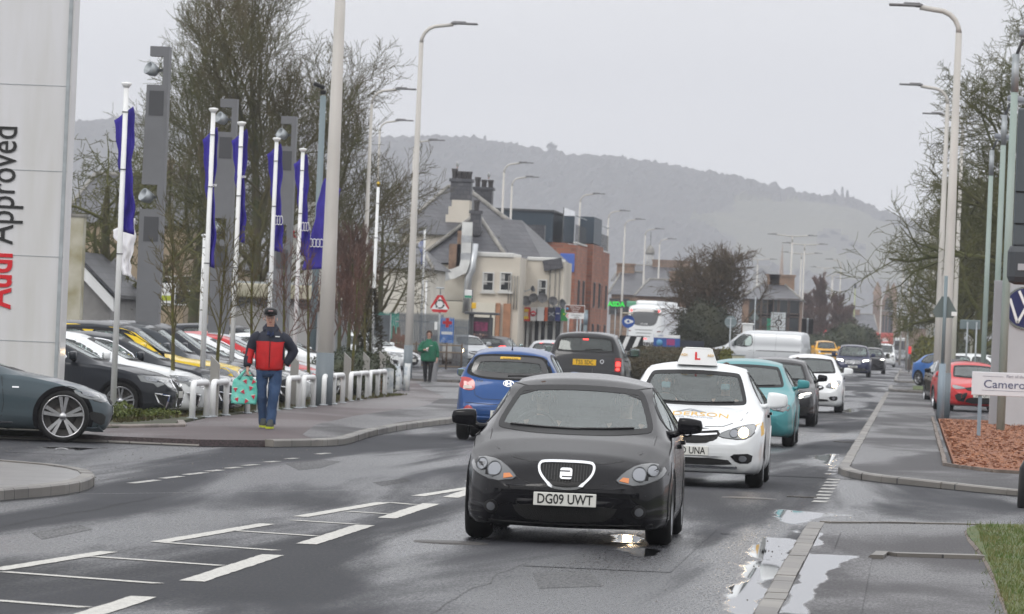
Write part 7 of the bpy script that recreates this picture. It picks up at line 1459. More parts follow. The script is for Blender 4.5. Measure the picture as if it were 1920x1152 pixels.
# blue hoarding and cream box by the hedge
p = at(1250, 642, 262); o = empty('blue_hoarding', (p.x, p.y, 0), 0, 'blue and white advertising board with pink and yellow shapes in front of the coach', 'advertising board'); zt_ = at(1250, 628, 262).z; MB().box((0, 0, zt_/2), (1.3, .06, zt_), bev=.01).build('board', mat('hoarding_blue', (.02, .08, .30), .5), o); MB().box((0, -.035, zt_-.08), (1.28, .01, .16)).build('title_strip', M_white, o); MB().lathe([(.001, .01), (.16, .01), (.16, 0)], 16, face(-.35, -.035, zt_-.40)).build('emblem', mat('symbol_blue', (0, 0, 0)), o); MB().box((.2, -.035, zt_-.36), (.4, .01, .3)).build('pink_shape', mat('hoarding_pink', (.3, .03, .15), .5), o); text('NHS', .12, face(-.3, -.05, zt_-.06), M_blue, o)
p = at(1292, 640, 264); o = empty('dark_hoarding', (p.x, p.y, 0), 0, 'plain navy board beside the blue advertising board', 'hoarding'); MB().box((0, 0, .82), (1.5, .06, 1.64)).build('board', mat('navy_board', (.01, .015, .03), .6), o); post(o, .5, .06, 1.6)
p = at(1385, 667, 180); o = empty('cream_cabinet', (p.x, p.y, 0), 0, 'cream roadside cabinet beside the hedge end', 'cabinet'); MB().box((0, 0, .62), (.42, .35, 1.24), bev=.04).build('body', mat('cabinet_cream', (.45, .44, .33), .6, var=.15), o); MB().box((0, 0, 1.26), (.46, .4, .05), bev=.01).build('lid', M_galv, o)
p = at(1402, 615, 290); o = empty('white_rooftop_box', (p.x, p.y, 0), 0, 'white box cabinet standing above the silver van roof', 'cabinet'); z_ = at(1402, 609, 290).z; MB().box((0, 0, z_/2), (.55, .4, z_), bev=.03).build('body', M_white, o); MB().box((0, 0, z_+.03), (.68, .5, .1), bev=.03).build('lid', M_white, o)
# ---------------------------------------------------------------- trees, hedges, hills
M_bark1 = mat('mossy_bark', (.075, .060, .035), .95, col2=(.055, .065, .018), scale=2.5, bump=.5, bscale=30)
M_twig = mat('twigs', (.10, .078, .04), .95, col2=(.078, .078, .022), scale=.6)
M_twig2 = mat('mossy_twigs', (.10, .095, .035), .95, col2=(.075, .082, .022), scale=.5)
M_twigr = mat('reddish_twigs', (.13, .07, .055), .95, col2=(.09, .06, .045), scale=.5)
M_leafd = mat('dark_leaves', (.018, .030, .012), .7, col2=(.040, .045, .014), scale=1.0)
M_hedge = mat('brown_hedge', (.065, .045, .018), .8, col2=(.025, .030, .012), scale=.9)
def tree(name, x, y, h, spread, lab, seed=1, levels=4, trunk=.25, m1=None, m2=None, up=.25, counts=(9, 7, 6, 5), tw=.014, lean=0, first=.22, cat='tree', group=None, ratio=.60, ang=(35, 70), droop=0, wig=.16, zb=0):
    o = empty(name, (x, y, 0), 0, lab, cat, group); rg = random.Random(seed); T = MB(); C = MB(); U = Vector((0, 0, 1))
    def br(p, d, L, r, lv):
        n = (9, 6, 4, 3, 2)[lv]; pts = [p]; q = p; dd = d.copy(); seg = L/n
        for i in range(n):
            w = wig*(1.3 if lv else .35)
            dd = (dd+Vector((rg.uniform(-w, w), rg.uniform(-w, w), rg.uniform(-w, w)))+U*(up*.35 if lv else .1)*(1 if not droop or lv < 2 else -droop)).normalized()
            q = q+dd*seg; pts.append(q)
        r1 = max(tw*.7, r*(.28 if lv else .22)); rs = [r+(r1-r)*i/n for i in range(n+1)]
        (T if lv < 1 else C).tube(pts, rs, (10, 6, 4, 3, 3)[lv], cap=False, smooth=lv < 2)
        if lv >= levels: return
        k = counts[lv]; k = max(2, int(k*rg.uniform(.8, 1.2)))
        for j in range(k):
            t = (first if lv == 0 else .18)+(1-(first if lv == 0 else .18))*(j+rg.random())/k; i = min(n-1, int(t*n)); pp = pts[i].lerp(pts[i+1], t*n-i)
            ax = (pts[i+1]-pts[i]).normalized(); a = rg.uniform(0, 6.283) if lv else (j*2.4+rg.uniform(-.5, .5)); s_ = ax.orthogonal().normalized(); s_ = Matrix.Rotation(a, 3, ax) @ s_
            th = R(rg.uniform(*ang))*(1 if lv else 1-.35*t); nd_ = (ax*math.cos(th)+s_*math.sin(th)).normalized()
            Lc = (spread*(1.05-.45*t) if lv == 0 else L*ratio*(1.15-.5*t))*rg.uniform(.75, 1.15); rc = max(tw, (r+(r1-r)*t)*(.55 if lv == 0 else .6))
            br(pp, nd_, Lc, rc, lv+1)
    br(Vector((0, 0, zb)), Vector((lean, 0, 1)).normalized(), h*.86, trunk, 0)
    T.build('trunk', m1 or M_bark1, o); C.build('crown', m2 or M_twig, o); return o
def leafmass(name, c, rad, n, size, m, parent=None, seed=1, core=.8, box=False, shell=.35):
    rg = random.Random(seed); mb = MB(); cx, cy, cz = c; rx, ry, rz_ = rad
    for i in range(n):
        if box:
            k = rg.choice('xxyzzz'); x, y, z = rg.uniform(-1, 1), rg.uniform(-1, 1), rg.uniform(-1, 1)
            if k == 'x': x = rg.choice((-1, 1))*rg.uniform(.93, 1.02)
            elif k == 'y': y = -rg.uniform(.93, 1.02)
            else: z = rg.uniform(.9, 1.02)
        else:
            d = Vector((rg.gauss(0, 1), rg.gauss(0, 1), rg.gauss(0, 1))).normalized(); q = 1-rg.random()*shell; b = 1+.28*noise.noise(d*2.3+Vector((seed, 0, 0)))+.14*noise.noise(d*6+Vector((0, seed, 0))); x, y, z = d.x*q*b, d.y*q*b, d.z*q*b
        p = Vector((cx+x*rx, cy+y*ry, cz+z*rz_)); s_ = size*rg.uniform(.5, 1.3); a = Vector((rg.uniform(-1, 1), rg.uniform(-1, 1), rg.uniform(-.8, 1))).normalized(); b_ = a.orthogonal().normalized(); c_ = a.cross(b_)
        mb.add([p+b_*s_, p+c_*s_*.6, p-b_*s_, p-c_*s_*.6], [(0, 1, 2, 3)])
    if core and not box:
        bm = bmesh.new(); bmesh.ops.create_icosphere(bm, subdivisions=3, radius=1); vs = []
        for v in bm.verts: b = 1+.28*noise.noise(v.co*2.3+Vector((seed, 0, 0))); vs.append((cx+v.co.x*rx*core*b, cy+v.co.y*ry*core*b, cz+v.co.z*rz_*core*b))
        bm.verts.index_update(); mb.add(vs, [[v.index for v in f.verts] for f in bm.faces], True); bm.free()
    if core and box: mb.box(c, (rx*1.9, ry*1.9, rz_*1.9), bev=min(rx, ry, rz_)*.35)
    return mb.build(name, m, parent)

g = lambda px, d: gxy(px, 600, d)
# big bare trees on the left
tree('bare_tree', *g(478, 212), 13.5, 7.4, 'biggest bare tree, filling the sky behind the totems and flags', 11, counts=(18, 9, 8, 6), trunk=.30, tw=.0115, first=.06, up=.42, ang=(22, 52), m2=M_twig)
tree('bare_tree', *g(610, 226), 11.5, 6.2, 'bare tree right of the biggest one, behind the thickest lamp post', 12, counts=(17, 9, 8, 6), trunk=.26, tw=.011, first=.06, up=.35, ang=(25, 62), m2=M_twig)
tree('bare_tree', *g(360, 218), 13.0, 6.6, 'bare tree left of the biggest one, with greenish twigs', 15, counts=(16, 9, 8, 6), trunk=.26, tw=.011, first=.07, up=.35, ang=(25, 58), m2=M_twig2)
tree('mossy_tree', *g(198, 178), 7.0, 4.2, 'low spreading mossy tree before the tan house on the left', 21, counts=(13, 7, 6, 4), trunk=.34, tw=.014, first=.16, up=.05, ang=(55, 88), m1=M_bark1, m2=M_twig2)
tree('bare_tree', *g(712, 238), 7.5, 3.2, 'smaller bare tree reaching toward the tall lamp post by the pub', 17, counts=(11, 7, 6, 4), trunk=.2, tw=.013, first=.2, up=.15, ang=(35, 80))
for i, (px, d, h) in enumerate(((655, 152, 4.3), (676, 158, 4.0), (640, 160, 4.2))): tree('red_twigged_shrub', *g(px, d), h, 1.5, ['tall red-twigged shrub right of the thickest lamp post', 'rightmost red-twigged shrub before the cream house', 'red-twigged shrub behind the thickest lamp post'][i], 30+i, levels=3, counts=(16, 8, 6), trunk=.08, tw=.012, first=.3, up=.5, ang=(15, 40), m2=M_twigr, cat='shrub', group='red-twigged shrubs by the kiosk')
# young street trees in the verge
YG = 'young bare trees in the verge'
for i, (px, d, h) in enumerate(((329, 90.5, 3.6), (410, 96, 3.5), (474, 101, 3.55), (537, 106.5, 3.4), (584, 111, 3.4), (628, 116, 3.5), (662, 120, 3.3), (690, 127, 3.2))):
    lab = ['young tree with a mossy stem nearest the camera, left of the second flagpole', 'second young tree, in front of the middle totem', 'third young tree, left of the walking man', 'fourth young tree, right of the walking man', 'fifth young tree, close left of the thickest lamp post', 'young tree just right of the thickest lamp post', 'seventh young tree in front of the dark hedge', 'eighth young tree, beside the brown conifer'][i]
    tree('young_tree', *g(px, d), h, .95, lab, 40+i, levels=3, counts=(11, 6, 4), trunk=.045, tw=.0065, first=.42, up=.35, ang=(25, 50), m1=mat('mossy_stem', (.06, .045, .025), .9, col2=(.10, .10, .015), scale=8, bump=.5), m2=M_twigr if i in (3, 4, 5, 6) else M_twig, group=YG, wig=.1)
# conifer and hedge at the end of the row
p = at(694, 640, 142); o = empty('brown_conifer', (p.x, p.y, 0), 0, 'narrow dark brown-green conifer at the end of the parked row', 'conifer'); MB().tube([(0, 0, 0), (0, 0, 2.2)], [.07, .02], 6).build('trunk', M_bark1, o)
rg = random.Random(2); mb = MB()
for i in range(5200):
    z = rg.random()**1.25*2.6; w = .50*(1-z/2.75)**.75*(.8+.35*noise.noise(Vector((z*2.6, 3, 0)))+.2); a = rg.uniform(0, 6.28); r_ = w*rg.uniform(.45, 1.1)*(1+.3*noise.noise(Vector((math.cos(a)*1.5, math.sin(a)*1.5, z*3)))); q = Vector((r_*math.cos(a), r_*math.sin(a), z+.1)); s_ = .06*rg.uniform(.5, 1.2); d = Vector((math.cos(a), math.sin(a), rg.uniform(.1, .9))).normalized(); e = d.orthogonal().normalized()
    mb.add([q-e*s_*.25, q+d*s_*1.6, q+e*s_*.25, q-d*s_*.2], [(0, 1, 2, 3)])
mb.build('foliage', mat('conifer_brown', (.035, .024, .012), .85, col2=(.022, .026, .010), scale=3), o)
for i, (px, d, r_, z_) in enumerate(((664, 121, .75, .5), (690, 127, .85, .55), (712, 133, .8, .55), (742, 139, .5, .4))):
    p = at(px, 700, d); o = empty('clipped_shrub', (p.x-.4, p.y, 0), 0, ['dark green shrub nearest the hoops', 'dark green shrub in the middle of the verge planting', 'dark shrub behind the far slant-topped posts', 'small ragged shrub round the flaking posts'][i], 'shrub', 'dark shrubs at the end of the verge'); leafmass('foliage', (0, 0, z_), (r_, 1.5, z_*1.15), 4200, .035, M_leafd, o, 5+i); MB().tube([(0, 0, 0), (0, 0, z_)], .03, 5).build('stem', M_bark1, o)
rg = random.Random(9)
for i, (px, d) in enumerate(((215, 83.5), (228, 84.5), (205, 82.6), (300, 86), (250, 85))):
    p = at(px, 790, d); o = empty('weed_clump', (p.x, p.y, .1), 0, ['tall green weed clump at the foot of the nearest flagpole', 'bright weed clump right of the nearest flagpole', 'small weeds left of the nearest flagpole', 'low weeds by the kerb corner', 'moss and weeds below the charcoal hatchback'][i], 'weeds', 'weeds in the verge'); leafmass('foliage', (0, 0, .10), (.22 if i < 3 else .35, .3, .19 if i < 2 else .07), 420, .03, mat('weed_green', (.07, .11, .015), .7, col2=(.11, .12, .02), scale=4), o, 50+i, core=0, shell=.9)
# grass blades on the bank, leaf litter in the verge
mb = MB(); rg = random.Random(12)
for i in range(26000):
    y = 33+rg.random()**1.2*20; x = .68+rg.random()**1.2*3.4
    if x < .66+max(0, y-52)*1.1 or y > 52.6+x*.2: continue
    z = .05; h_ = rg.uniform(.015, .06)*(1+.8*noise.noise(Vector((x*2, y*.7, 0)))); a = rg.uniform(0, 6.28); w_ = .004; x -= .10*(rg.random() < .1); l = rg.uniform(-.03, .03)
    mb.add([(x-w_*math.cos(a), y-w_*math.sin(a), z), (x+w_*math.cos(a), y+w_*math.sin(a), z), (x+l, y+rg.uniform(-.02, .02), z+h_)], [(0, 1, 2)])
tag(mb.build('grass_blades', mat('grass_blade', (.06, .12, .012), .6, col2=(.17, .15, .05), scale=2.5, detail=9)), kind='stuff')
mb = MB()
for i in range(9000):
    y = 72.5+rg.random()*55; x = -11.8-rg.random()*1.2-(y-72)*.004-(0 if y > 80 else rg.uniform(0, 3)); h_ = rg.uniform(.015, .06); a = rg.uniform(0, 6.28); w_ = rg.uniform(.005, .02)
    if y < 88 and y > 76.3 and x > -11.5: continue
    mb.add([(x-w_, y, .11), (x+w_, y+.01, .11), (x+rg.uniform(-.03, .03), y+rg.uniform(-.03, .03), .11+h_)], [(0, 1, 2)])
tag(mb.build('verge_growth', mat('verge_growth', (.07, .085, .02), .8, col2=(.09, .06, .03), scale=2)), kind='stuff')
# loose grit on the road
mb = MB(); rg = random.Random(77)
for i in range(700):
    if i % 3: x, y = rg.uniform(-12, -7.5), rg.uniform(55, 73)
    else: x, y = KX-.05-abs(rg.gauss(0, .35)), rg.uniform(33, 130)
    s_ = rg.uniform(.004, .011); mb.add([(x-s_, y-s_, .002), (x+s_, y-s_, .002), (x+s_*.7, y+s_, .002), (x-s_, y+s_, .002), (x, y, .002+s_)], [(0, 1, 4), (1, 2, 4), (2, 3, 4), (3, 0, 4)])
tag(mb.build('grit', mat('grit', (.11, .10, .09), .8, var=.5, scale=8)), kind='stuff')

# hedge on the island, with a bright end
a, b = at(1196, 645, 205), at(1372, 652, 205); cx = (a.x+b.x)/2; w = (b.x-a.x)/2
o = empty('clipped_hedge', (cx, a.y, 0), 0, 'long clipped brown-green hedge on the island behind the queue', 'hedge')
rg = random.Random(8); mb = MB()
def hp(u, v): # half super-ellipse section, rounded end
    e = max(0, (abs(u)-.86)/.14); k = math.sqrt(max(0, 1-e*e)); q = math.cos(v*math.pi); s_ = math.sin(v*math.pi)
    return Vector((u*w, -math.copysign(abs(q)**.55, q)*12*k, abs(s_)**.42*1.32*(.35+.65*k)))
vs = []; nu, nv = 60, 26
for i in range(nu+1):
    for j in range(nv+1): p = hp(-1+2*i/nu, j/nv); n_ = .06*noise.noise(p*1.2); vs.append(p*.985+Vector((0, 0, n_)))
mb.add(vs, [(i*(nv+1)+j, (i+1)*(nv+1)+j, (i+1)*(nv+1)+j+1, i*(nv+1)+j+1) for i in range(nu) for j in range(nv)], True)
for i in range(16000):
    u, v = rg.uniform(-1, 1), rg.random()**1.4*.8; p = hp(u, v)+Vector((rg.gauss(0, .03), rg.gauss(0, .05), rg.gauss(0, .035))); s_ = rg.uniform(.02, .06); q = Vector((rg.uniform(-1, 1), rg.uniform(-1, .2), rg.uniform(-.3, 1))).normalized(); e = q.orthogonal().normalized(); f = q.cross(e); mb.add([p+e*s_, p+f*s_*.6, p-e*s_, p-f*s_*.6], [(0, 1, 2, 3)])
mb.build('foliage', M_hedge, o)
p = at(1362, 652, 195); o = empty('golden_shrub', (p.x, p.y, 0), 0, 'small yellow-green shrub at the right end of the hedge', 'shrub'); leafmass('foliage', (0, 0, .75), (.33, .33, .75), 1500, .05, mat('golden_leaf', (.16, .15, .015), .7, col2=(.06, .07, .01), scale=3), o, 4)

# round tree with the evergreen below it, the far trees
x_, y_ = g(1332, 300); tree('round_bare_tree', x_, y_, 5.2, 4.1, 'round many-stemmed bare tree in the middle above the evergreen', 61, counts=(22, 10, 8, 4), trunk=.14, tw=.016, first=.12, up=.22, ang=(25, 68), m2=mat('brown_twigs', (.11, .075, .045), .95, col2=(.07, .055, .03), scale=.6))
x_, y_ = g(1322, 292); o = empty('evergreen_bush', (x_, y_, 0), 0, 'big dark evergreen bush under the round tree right of the coach', 'bush'); leafmass('foliage', (0, 0, 1.9), (1.85, 1.6, 2.0), 9000, .07, mat('ivy_leaves', (.035, .035, .012), .7, col2=(.016, .022, .008), scale=.8), o, 9); MB().tube([(0, 0, 0), (0, 0, 2)], .2, 6).build('trunk', M_bark1, o)
for i, (px, d, h) in enumerate(((1540, 540, 8.4), (1572, 560, 6.6), (1515, 570, 6.8), (1592, 600, 5.5))): tree('winter_birch', *g(px, d), h, 2.2, ['tallest red-brown winter tree behind the twin-arm lamps', 'red-brown winter tree right of the tallest', 'red-brown winter tree left of the tallest', 'lowest red-brown winter tree by the evergreens'][i], 70+i, levels=3, counts=(26, 13, 9), trunk=.12, tw=.035, first=.15, up=.5, ang=(20, 48), m2=M_twigr, group='red-brown winter trees')
EG = 'dark evergreens at the far bend'
for i, (px, d, rx, h) in enumerate(((1528, 425, 1.5, 2.4), (1562, 430, 1.8, 2.7), (1600, 440, 2.1, 3.6), (1628, 450, 1.3, 3.1), (1578, 445, 1.3, 3.2))):
    x_, y_ = g(px, d); o = empty('evergreen_bush', (x_, y_, 0), 0, ['low evergreen nearest the yellow off-road car', 'evergreen second from the left above the yellow car', 'tallest evergreen at the far bend', 'evergreen on the right edge of the far clump', 'evergreen behind the others in the far clump'][i], 'bush', EG); leafmass('foliage', (0, 0, h*.52), (rx, 1.5, h*.55), 3600, .11, M_leafd, o, 80+i, shell=.5); MB().tube([(0, 0, 0), (0, 0, h*.5)], .15, 6).build('trunk', M_bark1, o)
# right-hand trees
RT = 'mossy trees on the right side'
tree('mossy_tree', *g(1925, 196), 12.5, 5.6, 'nearest mossy tree at the right edge with crooked open branches', 91, counts=(14, 9, 8, 6), trunk=.4, tw=.012, first=.22, up=.12, ang=(40, 78), wig=.24, m2=M_twig2, group=RT)
tree('mossy_tree', *g(1838, 232), 9.6, 5.0, 'mossy tree behind the pale green posts', 92, counts=(15, 10, 9, 5), trunk=.36, tw=.0115, first=.18, up=.12, ang=(40, 80), wig=.22, m2=M_twig2, group=RT)
tree('mossy_tree', *g(1785, 262), 9.6, 3.7, 'mossy tree whose low boughs hang left over the road', 93, counts=(16, 10, 9, 5), trunk=.36, tw=.0115, first=.28, up=.1, ang=(45, 85), wig=.22, m2=M_twig2, group=RT)
tree('mossy_tree', *g(1800, 330), 10.0, 5.0, 'farther mossy tree filling the gap between the lamp posts', 94, counts=(14, 9, 8, 5), trunk=.36, tw=.013, first=.15, up=.1, ang=(40, 80), wig=.2, m2=M_twig2, group=RT)
tree('mossy_tree', *g(1893, 262), 10.8, 5.2, 'mossy tree deep behind the emblem pylon', 96, counts=(14, 9, 8, 5), trunk=.4, tw=.013, first=.15, up=.1, ang=(40, 80), wig=.2, m2=M_twig2, group=RT)
for i, (px, d, rx, h) in enumerate(((1740, 330, 1.0, 2.6), (1880, 290, 3.0, 2.6), (1822, 300, 2.2, 2.2), (1760, 290, .9, 2.4))):
    x_, y_ = g(px, d); o = empty('roadside_shrub', (x_, y_, 0), 0, ['yellow-green shrub beside the pale slim poles', 'dark hedge mass behind the white pickup', 'dark hedge behind the rectangular sign back', 'yellowish shrub left of the nearest lamp post'][i], 'shrub', 'shrubs along the right side'); leafmass('foliage', (0, 0, h*.5), (rx, 1.3, h*.52), 3000, .09, [mat('golden_leaf', (0, 0, 0)), M_leafd, M_leafd, mat('golden_leaf', (0, 0, 0))][i], o, 90+i); MB().tube([(0, 0, 0), (0, 0, h*.5)], .1, 6).build('stem', M_bark1, o)
mb = MB(); n_ = 90  # added bank behind the camera, unseen, darkens what the car paint reflects
for j in range(7):
    for i in range(n_+1): a = R(200+140*i/n_); r_ = 75+j*14; z = [-.5, 9, 14, 16, 14, 8, -.5][j]*(1+.35*noise.noise(Vector((i*.5, j*.7, 3)))); mb.v.append((r_*math.cos(a)*1.2, r_*math.sin(a), z))
mb.f = [(j*(n_+1)+i, (j+1)*(n_+1)+i, (j+1)*(n_+1)+i+1, j*(n_+1)+i+1) for j in range(6) for i in range(n_)]; mb.sm = [True]*len(mb.f); mb.mi = [0]*len(mb.f)
tag(mb.build('reflection_bank', mat('dark_reflection_bank', (.04, .045, .025), .95, var=.4, scale=.2)), kind='structure')
# hills
HD = 4600.0
ridge = [(-600, 200), (-300, 215), (0, 235), (300, 235), (700, 262), (800, 262), (850, 262), (900, 272), (960, 284), (1000, 288), (1060, 302), (1130, 300), (1200, 306), (1300, 328), (1400, 350), (1480, 368), (1530, 374), (1600, 382), (1680, 418), (1760, 440), (1900, 480), (2300, 520), (3000, 560)]
rx_ = [at(px, py, HD) for px, py in ridge]; RX = [p.x for p in rx_]; RZ = [p.z for p in rx_]
def hz(x, v):
    """v 0 = foot of the hill, 1 = ridge"""
    return float(np.interp(x, RX, RZ))
vs = []; nu, nv = 560, 130; x0, x1 = RX[0], RX[-1]; yy0 = at(1300, 600, HD).y
for j in range(nv+1):
    v = j/nv*1.25
    for i in range(nu+1):
        x = x0+(x1-x0)*i/nu; h_ = hz(x, v); prof = (math.sin(min(1, v)*math.pi/2)**1.25)*h_ if v <= 1 else h_*(1-(v-1)*.9)
        y = yy0-1150*(1-v)
        wood = 1.0
        n_ = noise.noise(Vector((x*.06, y*.035, 0))); n2 = noise.noise(Vector((x*.16, y*.1, 5))); n3 = noise.noise(Vector((x*.01, y*.004, 9))); n4 = noise.noise(Vector((x*.42, y*.3, 2)))
        fx = (x-at(1560, 470, HD*.86).x)/105; fy = (v-.55)/.26; field = max(0, 1-(fx*fx+fy*fy)**.5*1.0)
        if field > .12: wood = .12
        vs.append((x+n2*2, y, max(-1, prof+(abs(n_)*6+n2*5+n4*3)*wood*min(1, v*4)+n3*5)))
fs = [(j*(nu+1)+i, j*(nu+1)+i+1, (j+1)*(nu+1)+i+1, (j+1)*(nu+1)+i) for j in range(nv) for i in range(nu)]
m_w = mat('hill_wood', (.03, .03, .024), .95, col2=(.055, .048, .038), scale=.12); m_f = mat('hill_field', (.11, .105, .06), .95, col2=(.08, .08, .045), scale=.02)
me = bpy.data.meshes.new('hills'); me.from_pydata(vs, [], fs); me.materials.append(m_w); me.materials.append(m_f)
fc = at(1560, 470, HD*.86).x
for f in me.polygons:
    c_ = f.center; v = 1-(yy0-c_.y)/1150; q = ((c_.x-fc)/105)**2+((v-.55)/.26)**2; f.material_index = 1 if q+.35*noise.noise(Vector((c_.x*.02, c_.y*.01, 0))) < .78 else 0
    f.use_smooth = False
tag(link('hills', me), kind='structure')
SK = 'trees standing out on the skyline'
for i, (px, dz, k) in enumerate(((1032, 9, 'r'), (1568, 7, 'c'), (1582, 10, 'c'), (1592, 8, 'c'), (905, 6, 'c'), (1165, 1, 'r'), (1335, 1, 'r'))):
    x = at(px, 300, HD).x; z0 = hz(x, 1); o = empty('skyline_tree', (x, yy0, z0-1), 0, ['lone round-headed tree high on the ridge', 'left of three spiky trees on the falling ridge', 'tallest of three spiky trees on the falling ridge', 'right of three spiky trees on the falling ridge', 'small pointed tree on the ridge left of the lone round one', 'slightly raised crown in the middle of the ridge', 'low crown where the ridge starts to fall'][i], 'tree', SK)
    MB().tube([(0, 0, 0), (0, 0, dz+3)], [.5, .2], 5).build('trunk', m_w, o)
    if k == 'r': leafmass('crown', (0, 0, dz+1.5), (4.6, 4, 3.8), 260, 1.2, m_w, o, i, core=.6, shell=.7)
    else:
        mb = MB(); rg = random.Random(i)
        for j in range(160): z = rg.random()*(dz+3); r_ = 2.3*(1-z/(dz+4))*rg.uniform(.3, 1); a = rg.uniform(0, 6.28); mb.box((r_*math.cos(a), r_*math.sin(a), z+1), (1.0, 1.0, .5), rz=a)
        mb.build('crown', m_w, o)
rg = random.Random(6)
for i, (px, py, w_) in enumerate(((1545, 446, 9), (1560, 440, 12), (1580, 452, 8), (1598, 462, 7), (1615, 468, 6), (1500, 560, 10), (1440, 525, 9), (1428, 515, 7))):
    d = 3600 if py < 500 else 2400; p = at(px, py, d); o = empty('hillside_house', (p.x, p.y, p.z-8), 0, ['leftmost pale house on the hillside', 'long pale house group on the hillside', 'pale house right of the long one on the hillside', 'small hillside house, second from the right', 'rightmost pale house on the hillside', 'pale far building above the flats', 'pale far roof right behind the round tree', 'pale far gable by the round tree left of the far roof'][i], 'house', 'pale houses on the hillside'); h_ = 4.5; MB().box((0, 0, 8-h_/2), (w_, 8, h_+8)).build('wall', mat('far_wall', (.24, .235, .22), .9), o); MB().prism([(-w_/2-.3, 8), (w_/2+.3, 8), (0, 11)], -4.2, 4.2, FX).build('roof', M_slate, o)

# haze: one closed box of even, thin mist
hb = MB().box((0, 2590, 129), (4600, 5460, 266)).build('haze', None); tag(hb, kind='stuff')
hm = bpy.data.materials.new('haze'); hm.use_nodes = True; t = hm.node_tree; t.nodes.clear(); v = t.nodes.new('ShaderNodeVolumePrincipled'); v.inputs['Color'].default_value = (.90, .925, 1.0, 1); v.inputs['Density'].default_value = .00024; v.inputs['Anisotropy'].default_value = 0
oo = t.nodes.new('ShaderNodeOutputMaterial'); t.links.new(v.outputs[0], oo.inputs['Volume']); hb.data.materials.clear(); hb.data.materials.append(hm)
# ---------------------------------------------------------------- people
def skin(name, V, E_, m, parent=None, root=0, sub=2, smooth=True):
    """V: {key: (x, y, z, r) or (x, y, z, rx, ry)}; E_: key pairs"""
    ks = list(V); me = bpy.data.meshes.new(name); me.from_pydata([V[k][:3] for k in ks], [(ks.index(a), ks.index(b)) for a, b in E_], [])
    o = bpy.data.objects.new(name, me); COL.objects.link(o); md = o.modifiers.new('s', 'SKIN'); md.use_smooth_shade = True; md.branch_smoothing = .5
    if not me.skin_vertices: raise RuntimeError('no skin layer')
    for i, k in enumerate(ks):
        r = V[k][3:]; me.skin_vertices[0].data[i].radius = (r[0], r[-1]); me.skin_vertices[0].data[i].use_root = i == root
    s_ = o.modifiers.new('b', 'SUBSURF'); s_.levels = sub; s_.render_levels = sub
    nm = bpy.data.meshes.new_from_object(o.evaluated_get(bpy.context.evaluated_depsgraph_get())); bpy.data.objects.remove(o); bpy.data.meshes.remove(me)
    nm.materials.clear(); nm.materials.append(m); nm.name = name
    for p in nm.polygons: p.use_smooth = True
    return link(name, nm, parent)
M_skin = mat('skin', (.58, .34, .26), .6, var=.12, scale=20); M_hair = mat('hair_brown', (.05, .025, .015), .8)
def head(o, V, c, r, hair, tilt=0, capm=None):
    """face on the -Y side of the head centre c"""
    x, y, z = c
    for sx_ in (1, -1):
        MB().lathe([(.001, .014), (.012, .01), (.014, 0)], 10, Matrix.Translation((x+sx_*.034, y-r*.90, z+.01-tilt)) @ FX).build('eye', mat('eye', (.03, .02, .02), .2, coat=1), o)
        MB().lathe([(.001, .012), (.022, .008), (.03, 0)], 10, Matrix.Translation((x+sx_*(r+.0), y+.005, z-.01)) @ Matrix.Rotation(R(90*sx_), 4, 'Y')).build('ear', M_skin, o)
        MB().box((x+sx_*.034, y-r*.93, z+.035-tilt), (.04, .012, .009), bev=.003).build('eyebrow', hair, o)
    MB().add([(x-.014, y-r*.93, z-.03-tilt), (x+.014, y-r*.93, z-.03-tilt), (x, y-r*.93-.028, z-.026-tilt), (x, y-r*.9, z+.015-tilt)], [(0, 1, 2), (0, 2, 3), (2, 1, 3)]).build('nose', M_skin, o)
    MB().box((x, y-r*.90, z-.055-tilt), (.045, .012, .012), bev=.004).build('mouth', mat('lips', (.30, .09, .08), .6), o)
def hand(V, E_, k, p, d, side, curl=.5):
    """palm and five finger chains rooted at the wrist vertex k; d = pointing direction"""
    p, d = Vector(p), Vector(d).normalized(); s_ = Vector((0, 1, 0)) if abs(d.y) < .9 else Vector((1, 0, 0)); n_ = d.cross(s_).normalized()*side
    q = p+d*.045; V[k+'p'] = (*q, .026, .02); E_.append((k, k+'p'))
    for i, (o_, L) in enumerate(((-.027, .07), (-.009, .08), (.009, .075), (.027, .06))):
        a = q+d*.045+s_*o_; b = a+(d*(1-curl)+n_*curl).normalized()*L*.55; c = b+(d*(1-curl*1.6)+n_*curl*1.6).normalized()*L*.45
        for j, v in enumerate((a, b, c)): V[f'{k}f{i}{j}'] = (*v, .0095 if j < 2 else .008); E_.append((k+'p' if j == 0 else f'{k}f{i}{j-1}', f'{k}f{i}{j}'))
    a = q+s_*-.032+d*.0; b = a+(d*.5-s_*.5+n_*.4).normalized()*.035; c = b+(d*.9+n_*.4).normalized()*.03
    for j, v in enumerate((a, b, c)): V[f'{k}t{j}'] = (*v, .011 if j < 2 else .009); E_.append((k+'p' if j == 0 else f'{k}t{j-1}', f'{k}t{j}'))

